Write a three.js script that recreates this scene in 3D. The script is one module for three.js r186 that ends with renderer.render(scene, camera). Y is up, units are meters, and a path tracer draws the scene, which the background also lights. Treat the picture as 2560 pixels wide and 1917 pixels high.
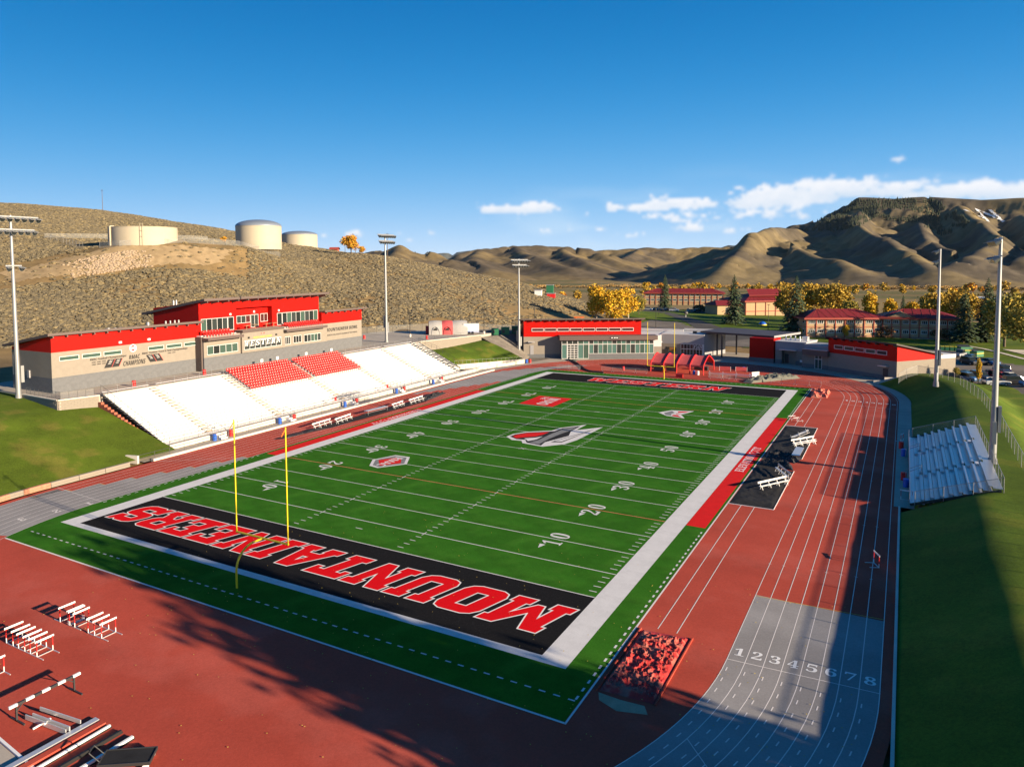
import * as THREE from 'three';
import { mergeGeometries, mergeVertices } from 'three/addons/utils/BufferGeometryUtils.js';
import { FontLoader } from 'three/addons/loaders/FontLoader.js';

// ---------------------------------------------------------------- camera
const scene = new THREE.Scene();
const PW = 2560, PH = 1917, FPX = 1844.8, PCX = 1198.1, PCY = 775.6;      // photo size, focal length and principal point in pixels
const camera = new THREE.PerspectiveCamera(2 * Math.atan(PH / 2 / FPX) * 180 / Math.PI, PW / PH, 0.5, 60000);
camera.position.set(43.5448, 24.5619, 95.5895);
camera.rotation.order = 'YXZ';
camera.rotation.set(-0.06323, 0.52441, -0.00659);
camera.setViewOffset(PW, PH, PW / 2 - PCX, PH / 2 - PCY, PW, PH);
camera.updateMatrixWorld(true); camera.updateProjectionMatrix();
const renderer = new THREE.WebGLRenderer({ antialias: true });
renderer.toneMapping = THREE.LinearToneMapping;
renderer.toneMappingExposure = 2.85;
renderer.shadowMap.enabled = true;
// ---------------------------------------------------------------- sun
const SUN = new THREE.Vector3(1, 0.268, 0.065).normalize();
const sun = new THREE.DirectionalLight(new THREE.Color(1, 0.80, 0.55), 4.2);
sun.position.copy(SUN).multiplyScalar(300); sun.target.position.set(0, 0, 0);
sun.castShadow = true; sun.shadow.mapSize.set(4096, 4096);
Object.assign(sun.shadow.camera, { left: -160, right: 160, top: 160, bottom: -160, near: 1, far: 900 });
scene.add(sun, sun.target);
// ---------------------------------------------------------------- random + noise
let _s = 12345;
const rnd = () => { _s |= 0; _s = _s + 0x6D2B79F5 | 0; let t = Math.imul(_s ^ _s >>> 15, 1 | _s); t = t + Math.imul(t ^ t >>> 7, 61 | t) ^ t; return ((t ^ t >>> 14) >>> 0) / 4294967296; };
const rr = (a, b) => a + (b - a) * rnd();
const seed = n => { _s = n; };
const clamp = (v, a = 0, b = 1) => v < a ? a : v > b ? b : v;
const lerp = (a, b, t) => a + (b - a) * t;
const sst = (a, b, v) => { const t = clamp((v - a) / (b - a)); return t * t * (3 - 2 * t); };
const h2 = (x, y) => { let h = Math.imul(x | 0, 374761393) + Math.imul(y | 0, 668265263) | 0; h = Math.imul(h ^ h >>> 13, 1274126177); return ((h ^ h >>> 16) >>> 0) / 4294967296; };
function vn(x, y, P) {                                                     // value noise, periodic in P cells when given
  const xi = Math.floor(x), yi = Math.floor(y), fx = x - xi, fy = y - yi;
  const w = P ? v => ((v % P) + P) % P : v => v;
  const sx = fx * fx * (3 - 2 * fx), sy = fy * fy * (3 - 2 * fy);
  return lerp(lerp(h2(w(xi), w(yi)), h2(w(xi + 1), w(yi)), sx), lerp(h2(w(xi), w(yi + 1)), h2(w(xi + 1), w(yi + 1)), sx), sy);
}
function fbm(x, y, o = 4, P) { let s = 0, a = .5, t = 0; for (let i = 0; i < o; i++) { s += a * vn(x + i * 17 * (P ? 0 : 1), y + i * 31 * (P ? 0 : 1), P); t += a; a *= .5; x *= 2; y *= 2; if (P) P *= 2; } return s / t; }
// ---------------------------------------------------------------- sky: air and clouds, computed per direction
{
  const TW = 2048, TH = 1024, d = new Float32Array(TW * TH * 4);
  const Rc = new THREE.Matrix4().copy(camera.matrixWorld).invert();
  // cloud banks seen near the horizon: [azimuth deg, elevation deg, half width deg, half height deg, density]
  const banks = [];
  const azel = (px, py) => { const v = new THREE.Vector3((px - PCX) / FPX, -(py - PCY) / FPX, -1).transformDirection(camera.matrixWorld); return [Math.atan2(v.x, -v.z) * 180 / Math.PI, Math.asin(v.y) * 180 / Math.PI]; };
  for (const [px, py, w, h, a] of [[1290, 526, 95, 14, 1.15], [1350, 520, 40, 12, 1], [1240, 527, 40, 8, .8], [1665, 510, 50, 17, 1.15], [1600, 524, 50, 12, 1], [1530, 520, 26, 8, .9], [1760, 513, 45, 14, 1], [1465, 537, 14, 5, .8], [1710, 572, 34, 10, 1.05], [1745, 574, 26, 8, .9],
    [1840, 577, 45, 6, .8], [1870, 505, 70, 20, .9], [1950, 492, 95, 34, 1], [2080, 480, 90, 28, 1.2], [2190, 476, 90, 22, 1.2], [2330, 482, 100, 26, 1.1], [2440, 484, 80, 20, 1], [2540, 482, 110, 24, 1.1], [2700, 486, 120, 26, 1], [2000, 535, 120, 26, .62], [1800, 545, 130, 22, .55], [1640, 548, 110, 16, .5], [2255, 396, 22, 11, .95], [2240, 402, 14, 6, .8], [2500, 443, 26, 4, .45], [2450, 441, 6, 4, .5],
    [1130, 585, 26, 7, .8], [1080, 582, 16, 6, .7], [985, 584, 40, 6, .6], [1040, 600, 60, 4, .4], [890, 585, 34, 9, .75], [1200, 548, 40, 4, .35], [1360, 580, 16, 8, .7], [1340, 552, 40, 5, .4], [1430, 570, 60, 12, .4], [1560, 590, 90, 10, .45], [1128, 618, 10, 6, .7], [1500, 575, 60, 8, .4], [830, 590, 60, 6, .4]]) {
    const [A, E] = azel(px, py), [A2] = azel(px + w, py), [, E2] = azel(px, py - h); banks.push([A, E, Math.abs(A2 - A), Math.abs(E2 - E), a]);
  }
  seed(77); for (let i = 0; i < 46; i++) { const A = rr(40, 300); banks.push([A > 180 ? A - 360 : A, rr(1.2, 7), rr(2, 7), rr(.3, .9), rr(.5, 1)]); }   // the band goes on round the horizon
  const wrap = a => ((a + 540) % 360) - 180;
  for (let j = 0; j < TH; j++) {
    const el = (j + .5) / TH * 180 - 90;
    for (let i = 0; i < TW; i++) {
      // equirect: u = atan2(z, x) / 2pi + .5
      const th = ((i + .5) / TW - .5) * 2 * Math.PI, x = Math.cos(th), z = Math.sin(th);
      const az = Math.atan2(x, -z) * 180 / Math.PI;
      const e = Math.max(0, el), t = clamp(e / 90);
      let r = .001 + .225 * Math.exp(-Math.pow(e / 5, 1.15)), g = .030 + .262 * Math.exp(-e / 10), b = .085 + .275 * Math.exp(-Math.pow(e / 20, 1.25));
      const ca = Math.max(0, x * SUN.x / .97 + z * .06) * Math.cos(e * Math.PI / 180);          // air is paler towards the sun
      const hz = Math.pow(ca, 5) * Math.exp(-e / 26); r += .22 * hz; g += .19 * hz; b += .13 * hz;
      if (el < 14 && el > -1) {
        let c = 0, top = 0;
        for (const [A, E, w, h, a] of banks) {
          const da = wrap(az - A) / w, de = (el - E) / h; if (da * da > 2.6 || de > 2.6 || de < -2) continue;
          const base = de < 0 ? de * 1.5 : de * .75; const q = da * da + base * base; if (q > 2.6) continue;
          const v = a * Math.exp(-q * .9); c += v; top += v * de;
        }
        const n = fbm(az * 1.3, el * 2.6, 4), n2 = fbm(az * 4.6 + 40, el * 8.2, 3);
        const haze = .55 * sst(.5, .82, fbm(az * .16 + 9, el * .75 + 3, 3)) * Math.exp(-Math.pow((el - 2.6) / 2.4, 2)) * sst(-42, -8, az);
        const cover = Math.min(c, 1.25), val = n * .66 + n2 * .34, thr = .80 - .50 * cover; let m = c > .04 ? sst(thr, thr + .15, val) : 0;
        const lit = clamp(.66 + .4 * (c > 0 ? top / c : 0) + .5 * (n - .5) + .22 * (n2 - .5));
        const cr = lerp(.17, .345, lit), cg = lerp(.235, .345, lit), cb = lerp(.31, .355, lit);
        m = clamp(m * .92); r = lerp(r, cr, m); g = lerp(g, cg, m); b = lerp(b, cb, m);
        const mh = haze * (1 - m); r = lerp(r, .25, mh); g = lerp(g, .305, mh); b = lerp(b, .352, mh);
      }
      if (el < 0) { const gk = sst(0, -4, el); r = lerp(r, .10, gk); g = lerp(g, .10, gk); b = lerp(b, .10, gk); }
      const o = (j * TW + i) * 4; d[o] = r; d[o + 1] = g; d[o + 2] = b; d[o + 3] = 1;
    }
  }
  const tx = new THREE.DataTexture(d, TW, TH, THREE.RGBAFormat, THREE.FloatType);
  tx.mapping = THREE.EquirectangularReflectionMapping; tx.magFilter = tx.minFilter = THREE.LinearFilter; tx.needsUpdate = true;
  scene.background = tx; scene.environment = tx;
}
// ---------------------------------------------------------------- names, things, parts
const used = {};
function numbered(n) { used[n] = (used[n] ?? -1) + 1; return used[n] ? n + '_' + String(used[n]).padStart(3, '0') : n; }
function tag(o, label, category, group) { o.userData.label = label; o.userData.category = category; if (group) o.userData.group = group; return o; }
function thing(name, label, category, [x, y, z] = [0, 0, 0], turn = 0, group) {
  const o = new THREE.Group(); o.name = numbered(name); o.position.set(x, y, z); o.rotation.y = turn; scene.add(o); o.updateMatrixWorld(true);
  return tag(o, label, category, group);
}
function meshOf(name, g, m, parent) {
  if (g instanceof MB) g = g.build();
  const o = new THREE.Mesh(g, m); o.name = name; o.castShadow = o.receiveShadow = true; parent.add(o); return o;
}
const part = (name, g, m, parent) => meshOf(name, g, m, parent);
function wpart(name, g, m, parent) {                                        // geometry given in world coordinates
  if (g instanceof MB) g = g.build();
  parent.updateWorldMatrix(true, false); g.applyMatrix4(parent.matrixWorld.clone().invert()); return meshOf(name, g, m, parent);
}
function struct(name, g, m) { const o = meshOf(numbered(name), g, m, scene); o.userData.kind = 'structure'; return o; }
function single(name, label, category, g, m, [x, y, z] = [0, 0, 0], turn = 0, group) { const o = meshOf(numbered(name), g, m, scene); o.position.set(x, y, z); o.rotation.y = turn; return tag(o, label, category, group); }
function dup(src, [x, y, z], turn, label, group) { const c = src.clone(); c.name = numbered(src.name.replace(/_\d\d\d$/, '')); c.userData = { ...src.userData }; c.position.set(x, y, z); c.rotation.y = turn; if (label) c.userData.label = label; if (group) c.userData.group = group; scene.add(c); return c; }
// ---------------------------------------------------------------- mesh builder; uv in metres
const V3 = (x, y, z) => new THREE.Vector3(x, y, z);
class MB {
  constructor() { this.p = []; this.n = []; this.c = null; }
  tri(a, b, c, na, nb, nc) {
    this.p.push(a[0], a[1], a[2], b[0], b[1], b[2], c[0], c[1], c[2]);
    if (!na) { const ux = b[0] - a[0], uy = b[1] - a[1], uz = b[2] - a[2], vx = c[0] - a[0], vy = c[1] - a[1], vz = c[2] - a[2]; let x = uy * vz - uz * vy, y = uz * vx - ux * vz, z = ux * vy - uy * vx; const l = Math.hypot(x, y, z) || 1; na = nb = nc = [x / l, y / l, z / l]; }
    this.n.push(...na, ...nb, ...nc); return this;
  }
  quad(a, b, c, d) { this.tri(a, b, c); return this.tri(a, c, d); }
  box(x0, x1, y0, y1, z0, z1, skip = '') {
    if (x0 > x1) [x0, x1] = [x1, x0]; if (y0 > y1) [y0, y1] = [y1, y0]; if (z0 > z1) [z0, z1] = [z1, z0];
    const A = [x0, y0, z0], B = [x1, y0, z0], C = [x1, y0, z1], D = [x0, y0, z1], E = [x0, y1, z0], F = [x1, y1, z0], G = [x1, y1, z1], H = [x0, y1, z1];
    this.quad(H, G, F, E).quad(D, H, E, A).quad(C, B, F, G).quad(D, C, G, H).quad(B, A, E, F); if (!skip.includes('b')) this.quad(A, B, C, D); return this;
  }
  bar(a, b, w, h = w) {                                                    // rectangular bar from a to b
    const A = V3(...a), B = V3(...b), d = B.clone().sub(A).normalize(); let s = Math.abs(d.y) > .98 ? V3(1, 0, 0) : V3(0, 1, 0).cross(d).normalize(); const u = d.clone().cross(s).normalize();
    const P = (o, i, j) => [o.x + s.x * i * w / 2 + u.x * j * h / 2, o.y + s.y * i * w / 2 + u.y * j * h / 2, o.z + s.z * i * w / 2 + u.z * j * h / 2];
    const q = [[-1, -1], [1, -1], [1, 1], [-1, 1]];
    for (let k = 0; k < 4; k++) { const [i, j] = q[k], [i2, j2] = q[(k + 1) % 4]; this.quad(P(A, i, j), P(A, i2, j2), P(B, i2, j2), P(B, i, j)); }
    this.quad(P(A, -1, 1), P(A, 1, 1), P(A, 1, -1), P(A, -1, -1)); return this.quad(P(B, -1, -1), P(B, 1, -1), P(B, 1, 1), P(B, -1, 1));
  }
  cyl(a, b, r0, r1 = r0, n = 8, caps = true) {
    const A = V3(...a), B = V3(...b), d = B.clone().sub(A).normalize(), s = (Math.abs(d.y) > .9 ? V3(1, 0, 0) : V3(0, 1, 0)).cross(d).normalize(), u = d.clone().cross(s);
    const N = k => { const t = k / n * Math.PI * 2, c = Math.cos(t), q = Math.sin(t); return [s.x * c + u.x * q, s.y * c + u.y * q, s.z * c + u.z * q]; };
    const P = (o, m, r) => [o.x + m[0] * r, o.y + m[1] * r, o.z + m[2] * r];
    for (let k = 0; k < n; k++) {
      const m = N(k), m2 = N(k + 1);
      this.tri(P(A, m, r0), P(A, m2, r0), P(B, m2, r1), m, m2, m2); if (r1 > 0) this.tri(P(A, m, r0), P(B, m2, r1), P(B, m, r1), m, m2, m);
      if (caps) { this.tri([A.x, A.y, A.z], P(A, m2, r0), P(A, m, r0)); if (r1 > 0) this.tri([B.x, B.y, B.z], P(B, m, r1), P(B, m2, r1)); }
    }
    return this;
  }
  path(pts, r, n = 6) { for (let i = 0; i + 1 < pts.length; i++) this.cyl(pts[i], pts[i + 1], r, r, n, true); return this; }
  poly(pts, y) {                                                           // flat sheet facing up, pts = [[x, z], ...]
    const c = pts.map(q => new THREE.Vector2(q[0], -q[1])), f = THREE.ShapeUtils.triangulateShape(c, []); const up = THREE.ShapeUtils.area(c) > 0;
    for (const [i, j, k] of f) { const A = [pts[i][0], y, pts[i][1]], B = [pts[j][0], y, pts[j][1]], C = [pts[k][0], y, pts[k][1]]; const ar = (B[2] - A[2]) * (C[0] - A[0]) - (B[0] - A[0]) * (C[2] - A[2]); ar > 0 ? this.tri(A, B, C) : this.tri(A, C, B); }
    return this;
  }
  prism(pts, y0, y1) {
    this.poly(pts, y1); let a = 0; for (let i = 0; i < pts.length; i++) { const p = pts[i], q = pts[(i + 1) % pts.length]; a += p[0] * q[1] - q[0] * p[1]; }
    for (let i = 0; i < pts.length; i++) { let p = pts[i], q = pts[(i + 1) % pts.length]; if (a > 0) [p, q] = [q, p]; this.quad([p[0], y0, p[1]], [q[0], y0, q[1]], [q[0], y1, q[1]], [p[0], y1, p[1]]); }
    return this;
  }
  rect(x0, x1, z0, z1, y) { return this.quad([x0, y, z1], [x1, y, z1], [x1, y, z0], [x0, y, z0]); }
  line(a, b, w, y) { const dx = b[0] - a[0], dz = b[1] - a[1], l = Math.hypot(dx, dz), nx = -dz / l * w / 2, nz = dx / l * w / 2; return this.poly([[a[0] + nx, a[1] + nz], [b[0] + nx, b[1] + nz], [b[0] - nx, b[1] - nz], [a[0] - nx, a[1] - nz]], y); }
  ring(cx, cz, r0, r1, a0, a1, y, n = 48) { for (let i = 0; i < n; i++) { const t = a0 + (a1 - a0) * i / n, u = a0 + (a1 - a0) * (i + 1) / n; const P = (r, q) => [cx + r * Math.cos(q), y, cz + r * Math.sin(q)]; this.quad(P(r0, t), P(r0, u), P(r1, u), P(r1, t)); } return this.flipUp(n * 6); }
  flipUp(nv) { for (let v = this.p.length / 3 - nv; v < this.p.length / 3; v += 3) if (this.n[v * 3 + 1] < 0) { for (let k = 0; k < 3; k++) { const i = (v + 1) * 3 + k, j = (v + 2) * 3 + k; [this.p[i], this.p[j]] = [this.p[j], this.p[i]]; } for (let k = 0; k < 9; k++) this.n[v * 3 + k] *= -1; } return this; }
  geo(g, m) { g = g.index ? g.toNonIndexed() : g.clone(); if (m) g.applyMatrix4(m); const P = g.attributes.position.array, N = g.attributes.normal.array; for (let i = 0; i < P.length; i++) { this.p.push(P[i]); this.n.push(N[i]); } return this; }
  grid(nx, nz, f) { const A = []; for (let j = 0; j <= nz; j++) for (let i = 0; i <= nx; i++) A.push(f(i / nx, j / nz)); const w = nx + 1; for (let j = 0; j < nz; j++) for (let i = 0; i < nx; i++) { const a = A[j * w + i], b = A[j * w + i + 1], c = A[(j + 1) * w + i + 1], d = A[(j + 1) * w + i]; this.tri(a, d, c).tri(a, c, b); } return this; }
  build(smooth) {
    const g = new THREE.BufferGeometry(), P = new Float32Array(this.p), N = new Float32Array(this.n), U = new Float32Array(P.length / 3 * 2);
    for (let v = 0; v < P.length / 3; v += 3) {
      let x = 0, y = 0, z = 0; for (let k = 0; k < 3; k++) { x += N[(v + k) * 3]; y += N[(v + k) * 3 + 1]; z += N[(v + k) * 3 + 2]; } x = Math.abs(x); y = Math.abs(y); z = Math.abs(z);
      for (let k = 0; k < 3; k++) { const o = (v + k) * 3, q = (v + k) * 2; if (y >= x && y >= z) { U[q] = P[o]; U[q + 1] = -P[o + 2]; } else if (x >= z) { U[q] = P[o + 2]; U[q + 1] = P[o + 1]; } else { U[q] = P[o]; U[q + 1] = P[o + 1]; } }
    }
    g.setAttribute('position', new THREE.BufferAttribute(P, 3)); g.setAttribute('normal', new THREE.BufferAttribute(N, 3)); g.setAttribute('uv', new THREE.BufferAttribute(U, 2));
    if (this.c) g.setAttribute('color', new THREE.BufferAttribute(new Float32Array(this.c), 3));
    if (smooth) { g.deleteAttribute('normal'); const m = mergeVertices(g, 1e-3); m.computeVertexNormals(); return m; }
    return g;
  }
}
// ---------------------------------------------------------------- materials
function noiseTex(size, metres, fn) {                                       // tileable colour texture, fn(u, v) -> [r, g, b] linear
  const d = new Uint8Array(size * size * 4), s = v => Math.round(255 * clamp(v <= .0031308 ? v * 12.92 : 1.055 * Math.pow(v, 1 / 2.4) - .055));
  for (let j = 0; j < size; j++) for (let i = 0; i < size; i++) { const c = fn(i / size, j / size), o = (j * size + i) * 4; d[o] = s(c[0]); d[o + 1] = s(c[1]); d[o + 2] = s(c[2]); d[o + 3] = 255; }
  const t = new THREE.DataTexture(d, size, size); t.wrapS = t.wrapT = THREE.RepeatWrapping; t.magFilter = THREE.LinearFilter; t.minFilter = THREE.LinearMipmapLinearFilter; t.generateMipmaps = true; t.colorSpace = THREE.SRGBColorSpace; t.repeat.set(1 / metres, 1 / metres); t.needsUpdate = true; return t;
}
const mat = (r, g, b, rough = .8, o = {}) => new THREE.MeshStandardMaterial({ color: new THREE.Color().setRGB(r, g, b), roughness: rough, ...o });
// speckled surface: base colour with fine grain and broad patches
function grainy([r, g, b], { rough = .9, fine = .25, broad = .2, metres = 12, size = 512, alt = null, altAmt = .5, cells = 10, spec = .25, o = {} } = {}) {
  const k = Math.floor(r * 977 + g * 571 + b * 313 + metres) % 97;
  return new THREE.MeshPhysicalMaterial({ roughness: rough, specularIntensity: spec, map: noiseTex(size, metres, (u, v) => {
    const f = h2(Math.floor(u * size) + k, Math.floor(v * size)) * .6 + .4 * vn(u * size / 3, v * size / 3, Math.floor(size / 3)), br = fbm(u * cells, v * cells, 4, cells);
    const m = 1 + fine * (f - .5) * 2 + broad * (br - .5) * 2; const a = alt ? altAmt * sst(.45, .72, fbm(u * cells + .37, v * cells + .71, 4, cells)) : 0;
    const c = alt ? [lerp(r, alt[0], a), lerp(g, alt[1], a), lerp(b, alt[2], a)] : [r, g, b]; return [c[0] * m, c[1] * m, c[2] * m];
  }), ...o });
}
const M = {
  turf: grainy([.034, .138, .013], { fine: .3, broad: .22, metres: 9, cells: 8, alt: [.048, .158, .017], spec: .03 }),
  turfPaint: grainy([.62, .62, .63], { fine: .16, broad: .08, metres: 5 }),
  turfRed: grainy([.62, .012, .012], { fine: .2, broad: .08, metres: 6 }),
  turfOrange: grainy([.7, .2, .13], { fine: .12, broad: .06, metres: 5 }),
  track: grainy([.42, .068, .044], { fine: .16, broad: .16, metres: 17, cells: 5, alt: [.47, .105, .078], altAmt: .5 }),
  trackGrey: grainy([.27, .26, .26], { fine: .14, broad: .14, metres: 15, cells: 5, alt: [.33, .32, .32] }),
  trackLine: mat(.7, .66, .64, .8), trackYellow: mat(.62, .4, .08),
  concrete: grainy([.40, .36, .31], { fine: .1, broad: .14, metres: 14, cells: 6, alt: [.32, .29, .25] }),
  concretePale: grainy([.62, .57, .5], { fine: .09, broad: .12, metres: 9, cells: 5 }),
  asphalt: grainy([.085, .08, .075], { fine: .22, broad: .2, metres: 24, cells: 6, alt: [.12, .112, .1] }),
  asphaltWorn: grainy([.17, .15, .13], { fine: .18, broad: .2, metres: 26, cells: 6, alt: [.23, .2, .17] }),
  grass: grainy([.07, .115, .012], { fine: .42, broad: .3, metres: 14, cells: 7, alt: [.15, .145, .025], altAmt: .6 }),
  grassDry: grainy([.078, .118, .010], { fine: .4, broad: .3, metres: 16, cells: 6, alt: [.17, .15, .03], altAmt: .6 }),
  lawn: grainy([.085, .135, .012], { fine: .35, broad: .25, metres: 22, cells: 7, alt: [.15, .17, .02], altAmt: .6 }),
  bleacher: mat(.74, .74, .75, .5), bleacherDim: mat(.74, .74, .75, .5), bleacherUnder: mat(.74, .74, .75, .5),
  seatRed: mat(.72, .008, .008, .42), redPanel: grainy([.42, .007, .004], { rough: .5, fine: .03, broad: .05, metres: 8 }), redPanel2: mat(.45, .008, .006, .5),
  beige: grainy([.25, .222, .188], { fine: .1, broad: .06, metres: 3.2, cells: 8 }), greyBlock: grainy([.135, .14, .15], { fine: .16, broad: .12, metres: 2.4, cells: 8 }), greyWall: mat(.27, .27, .29, .7), whiteWall: mat(.55, .55, .55, .75),
  roof: mat(.055, .042, .042, .6), roofBrown: mat(.11, .08, .072, .6), fascia: mat(.1, .074, .066, .6),
  frame: mat(.66, .66, .66, .4), glass: mat(.018, .024, .024, .06), glassTeal: mat(.075, .155, .14, .12), glassDark: mat(.035, .045, .045, .07), glassRed: mat(.07, .016, .016, .3), glassGreen: mat(.05, .09, .075, .07),
  steel: mat(.48, .49, .5, .38, { metalness: .75 }), steelDark: mat(.05, .052, .055, .5, { metalness: .4 }), rail: mat(.12, .125, .13, .5, { metalness: .5 }), galv: mat(.3, .31, .32, .5, { metalness: .5 }), pole: mat(.34, .355, .37, .45, { metalness: .5 }),
  black: mat(.012, .012, .013, .6), white: mat(.78, .78, .77, .5), yellow: mat(.72, .56, .02, .4), red: mat(.6, .015, .015, .5), blue: mat(.01, .1, .5, .45), green: mat(.02, .15, .07, .6), orange: mat(.6, .13, .02, .6),
  mesh: mat(.3, .31, .31, .6, { metalness: .3, transparent: true, opacity: .22, side: THREE.DoubleSide }),
  tentRed: grainy([.50, .09, .095], { rough: .75, fine: .05, broad: .14, metres: 3 }), tentGrey: grainy([.36, .35, .34], { rough: .75, fine: .05, broad: .1, metres: 3 }), tentDark: grainy([.40, .05, .052], { rough: .75, fine: .05, broad: .14, metres: 3.1 }),
  matBlack: grainy([.028, .028, .03], { fine: .3, broad: .3, metres: 6, cells: 6, rough: .85 }), tarpBlack: mat(.018, .018, .02, .6), tarpGrey: mat(.12, .125, .105, .85), sand: grainy([.4, .3, .2], { metres: 4 }),
  wood: mat(.3, .14, .05, .8), alu: mat(.62, .63, .64, .35, { metalness: .5 }), trailer: mat(.74, .73, .74, .5),
  tank: grainy([.44, .39, .30], { rough: .6, fine: .02, broad: .05, metres: 20 }), tankRoof: mat(.22, .26, .32, .45, { metalness: .3 }), gravel: grainy([.19, .17, .145], { fine: .5, broad: .3, metres: 8, cells: 10 }), rubble: mat(.34, .26, .18, .95),
  brick: mat(.34, .1, .06, .85), tan: grainy([.42, .30, .18], { fine: .05, broad: .06, metres: 6 }), trimRed: mat(.33, .055, .035, .7), roofRed: grainy([.2, .024, .024], { rough: .55, fine: .06, broad: .1, metres: 9 }), stone: grainy([.3, .24, .19], { fine: .3, broad: .3, metres: 4, cells: 12 }),
  bark: mat(.13, .095, .07, .95), barkPale: mat(.36, .31, .25, .9),
};
// ---------------------------------------------------------------- photo pixels to places
const rayOf = (px, py) => V3((px - PCX) / FPX, -(py - PCY) / FPX, -1).transformDirection(camera.matrixWorld);
function atDist(px, py, d) { const v = rayOf(px, py), t = d / Math.hypot(v.x, v.z); return [camera.position.x + v.x * t, camera.position.y + v.y * t, camera.position.z + v.z * t]; }
function onY(px, py, y = 0) { const v = rayOf(px, py), t = (y - camera.position.y) / v.y; return [camera.position.x + v.x * t, y, camera.position.z + v.z * t]; }
const pol = (px, d) => { const q = atDist(px, 660, d); return [q[0], q[2]]; };
// ---------------------------------------------------------------- terrain height: thin plate spline through surveyed points
const tpsPts = [];
for (const [px, l] of [[-400, [[215, 8], [280, 22], [360, 38], [470, 56], [600, 56]]], [0, [[205, 7], [240, 14.5], [270, 21.5], [300, 30], [360, 42], [460, 57.5], [600, 54]]],
  [300, [[192, 6.3], [222, 12], [246, 18], [262, 24.5], [276, 31.6], [300, 32.2], [340, 37], [400, 46], [470, 54.5], [600, 48]]],
  [600, [[196, 6.2], [224, 12], [250, 19], [268, 25], [282, 31.6], [306, 32], [400, 41], [480, 40], [620, 26]]],
  [790, [[204, 6.2], [244, 13], [290, 22], [340, 29], [395, 33.2], [450, 31], [580, 18]]],
  [930, [[204, 6], [250, 14], [300, 22], [345, 28.4], [385, 27], [480, 13], [620, -4]]],
  [1100, [[208, 5.4], [250, 11], [300, 18], [350, 22.6], [400, 19], [500, 3], [640, -8]]],
  [1220, [[220, 4.4], [260, 9.2], [310, 14.3], [360, 17.8], [420, 11], [520, -3]]],
  [1320, [[228, 2.6], [270, 7], [330, 13.2], [380, 12], [450, 4], [560, -7]]],
  [1420, [[238, 1.6], [290, 5], [350, 8.6], [420, 3], [520, -7]]],
  [1500, [[250, .6], [300, 1.6], [380, 1.5], [480, -5]]], [1700, [[240, .4], [300, .4], [380, 0], [500, -6], [640, -10]]], [2000, [[220, .4], [330, .2], [420, -3], [560, -9]]], [2350, [[200, .2], [300, 0], [420, -4], [560, -9]]], [2700, [[120, .2], [200, 0], [420, -4], [560, -9]]]])
  for (const [d, y] of l) tpsPts.push([...pol(px, d), y]);
tpsPts.push([-79, 36, 6.1], [-79, 0, 6.1], [-79, -35, 6.1], [-72, -70, 6.1], [-60, -95, 4.6], [-86, 60, 6.6], [-90, 90, 8], [60, 0, -.4], [60, 60, -.4], [20, 120, -.4], [-30, 110, -.3], [-60, 80, 3], [40, -130, .2], [0, -135, .2], [-30, -130, .6], [20, 0, -.5], [-20, 0, -.5], [0, 60, -.5], [0, -60, -.5], [0, -95, -.5]);
const tpsW = (() => {
  const n = tpsPts.length, N = n + 3, A = [], K = r2 => r2 > 0 ? r2 * Math.log(r2) * .5 : 0, S = 1 / 100;
  for (let i = 0; i < N; i++) A.push(new Float64Array(N + 1));
  for (let i = 0; i < n; i++) { const [x, z, y] = tpsPts[i]; for (let j = 0; j < n; j++) { const dx = (x - tpsPts[j][0]) * S, dz = (z - tpsPts[j][1]) * S; A[i][j] = K(dx * dx + dz * dz) + (i === j ? .004 : 0); } A[i][n] = A[n][i] = 1; A[i][n + 1] = A[n + 1][i] = x * S; A[i][n + 2] = A[n + 2][i] = z * S; A[i][N] = y; }
  for (let c = 0; c < N; c++) { let p = c; for (let r = c + 1; r < N; r++) if (Math.abs(A[r][c]) > Math.abs(A[p][c])) p = r; [A[c], A[p]] = [A[p], A[c]]; for (let r = 0; r < N; r++) if (r !== c) { const f = A[r][c] / A[c][c]; if (f) for (let k = c; k <= N; k++) A[r][k] -= f * A[c][k]; } }
  return A.map((r, i) => r[N] / r[i]);
})();
function tps(x, z) { const n = tpsPts.length, S = 1 / 100; let s = tpsW[n] + tpsW[n + 1] * x * S + tpsW[n + 2] * z * S; for (let j = 0; j < n; j++) { const dx = (x - tpsPts[j][0]) * S, dz = (z - tpsPts[j][1]) * S, r2 = dx * dx + dz * dz; if (r2 > 0) s += tpsW[j] * r2 * Math.log(r2) * .5; } return s; }
const inBowl = (x, z) => { const ax = Math.max(-57 - x, x - 53, 0), az = Math.max(-98 - z, z - 112, 0); return Math.hypot(ax, az); };
function H(x, z) {
  const d = Math.hypot(x - 43.5, z - 95.6), far = -10 - 18 * sst(600, 2000, d);
  let y = d > 900 ? far : lerp(tps(x, z), far, sst(470, 700, d));
  const west = sst(-40, -120, x) * sst(700, 300, d);
  y += west * ((fbm(x * .02, z * .02, 3) - .5) * 3 + (fbm(x * .09 + 5, z * .09, 2) - .5) * .8);
  const flat = sst(-62, -50, x) * sst(900, 500, d); y = lerp(y, Math.min(y, 1.2), 0 * flat);
  // levelled ground: the plaza behind the stand, the bowl
  const pl = Math.max(Math.max(-80 - x, x + 50, 0), Math.max(-82 - z, z - 40, 0)); y = lerp(y, Math.min(y, 6.0), sst(14, 0, pl));
  const b = inBowl(x, z); y = lerp(-.6, y, sst(0, 14, b));
  return y;
}
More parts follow.
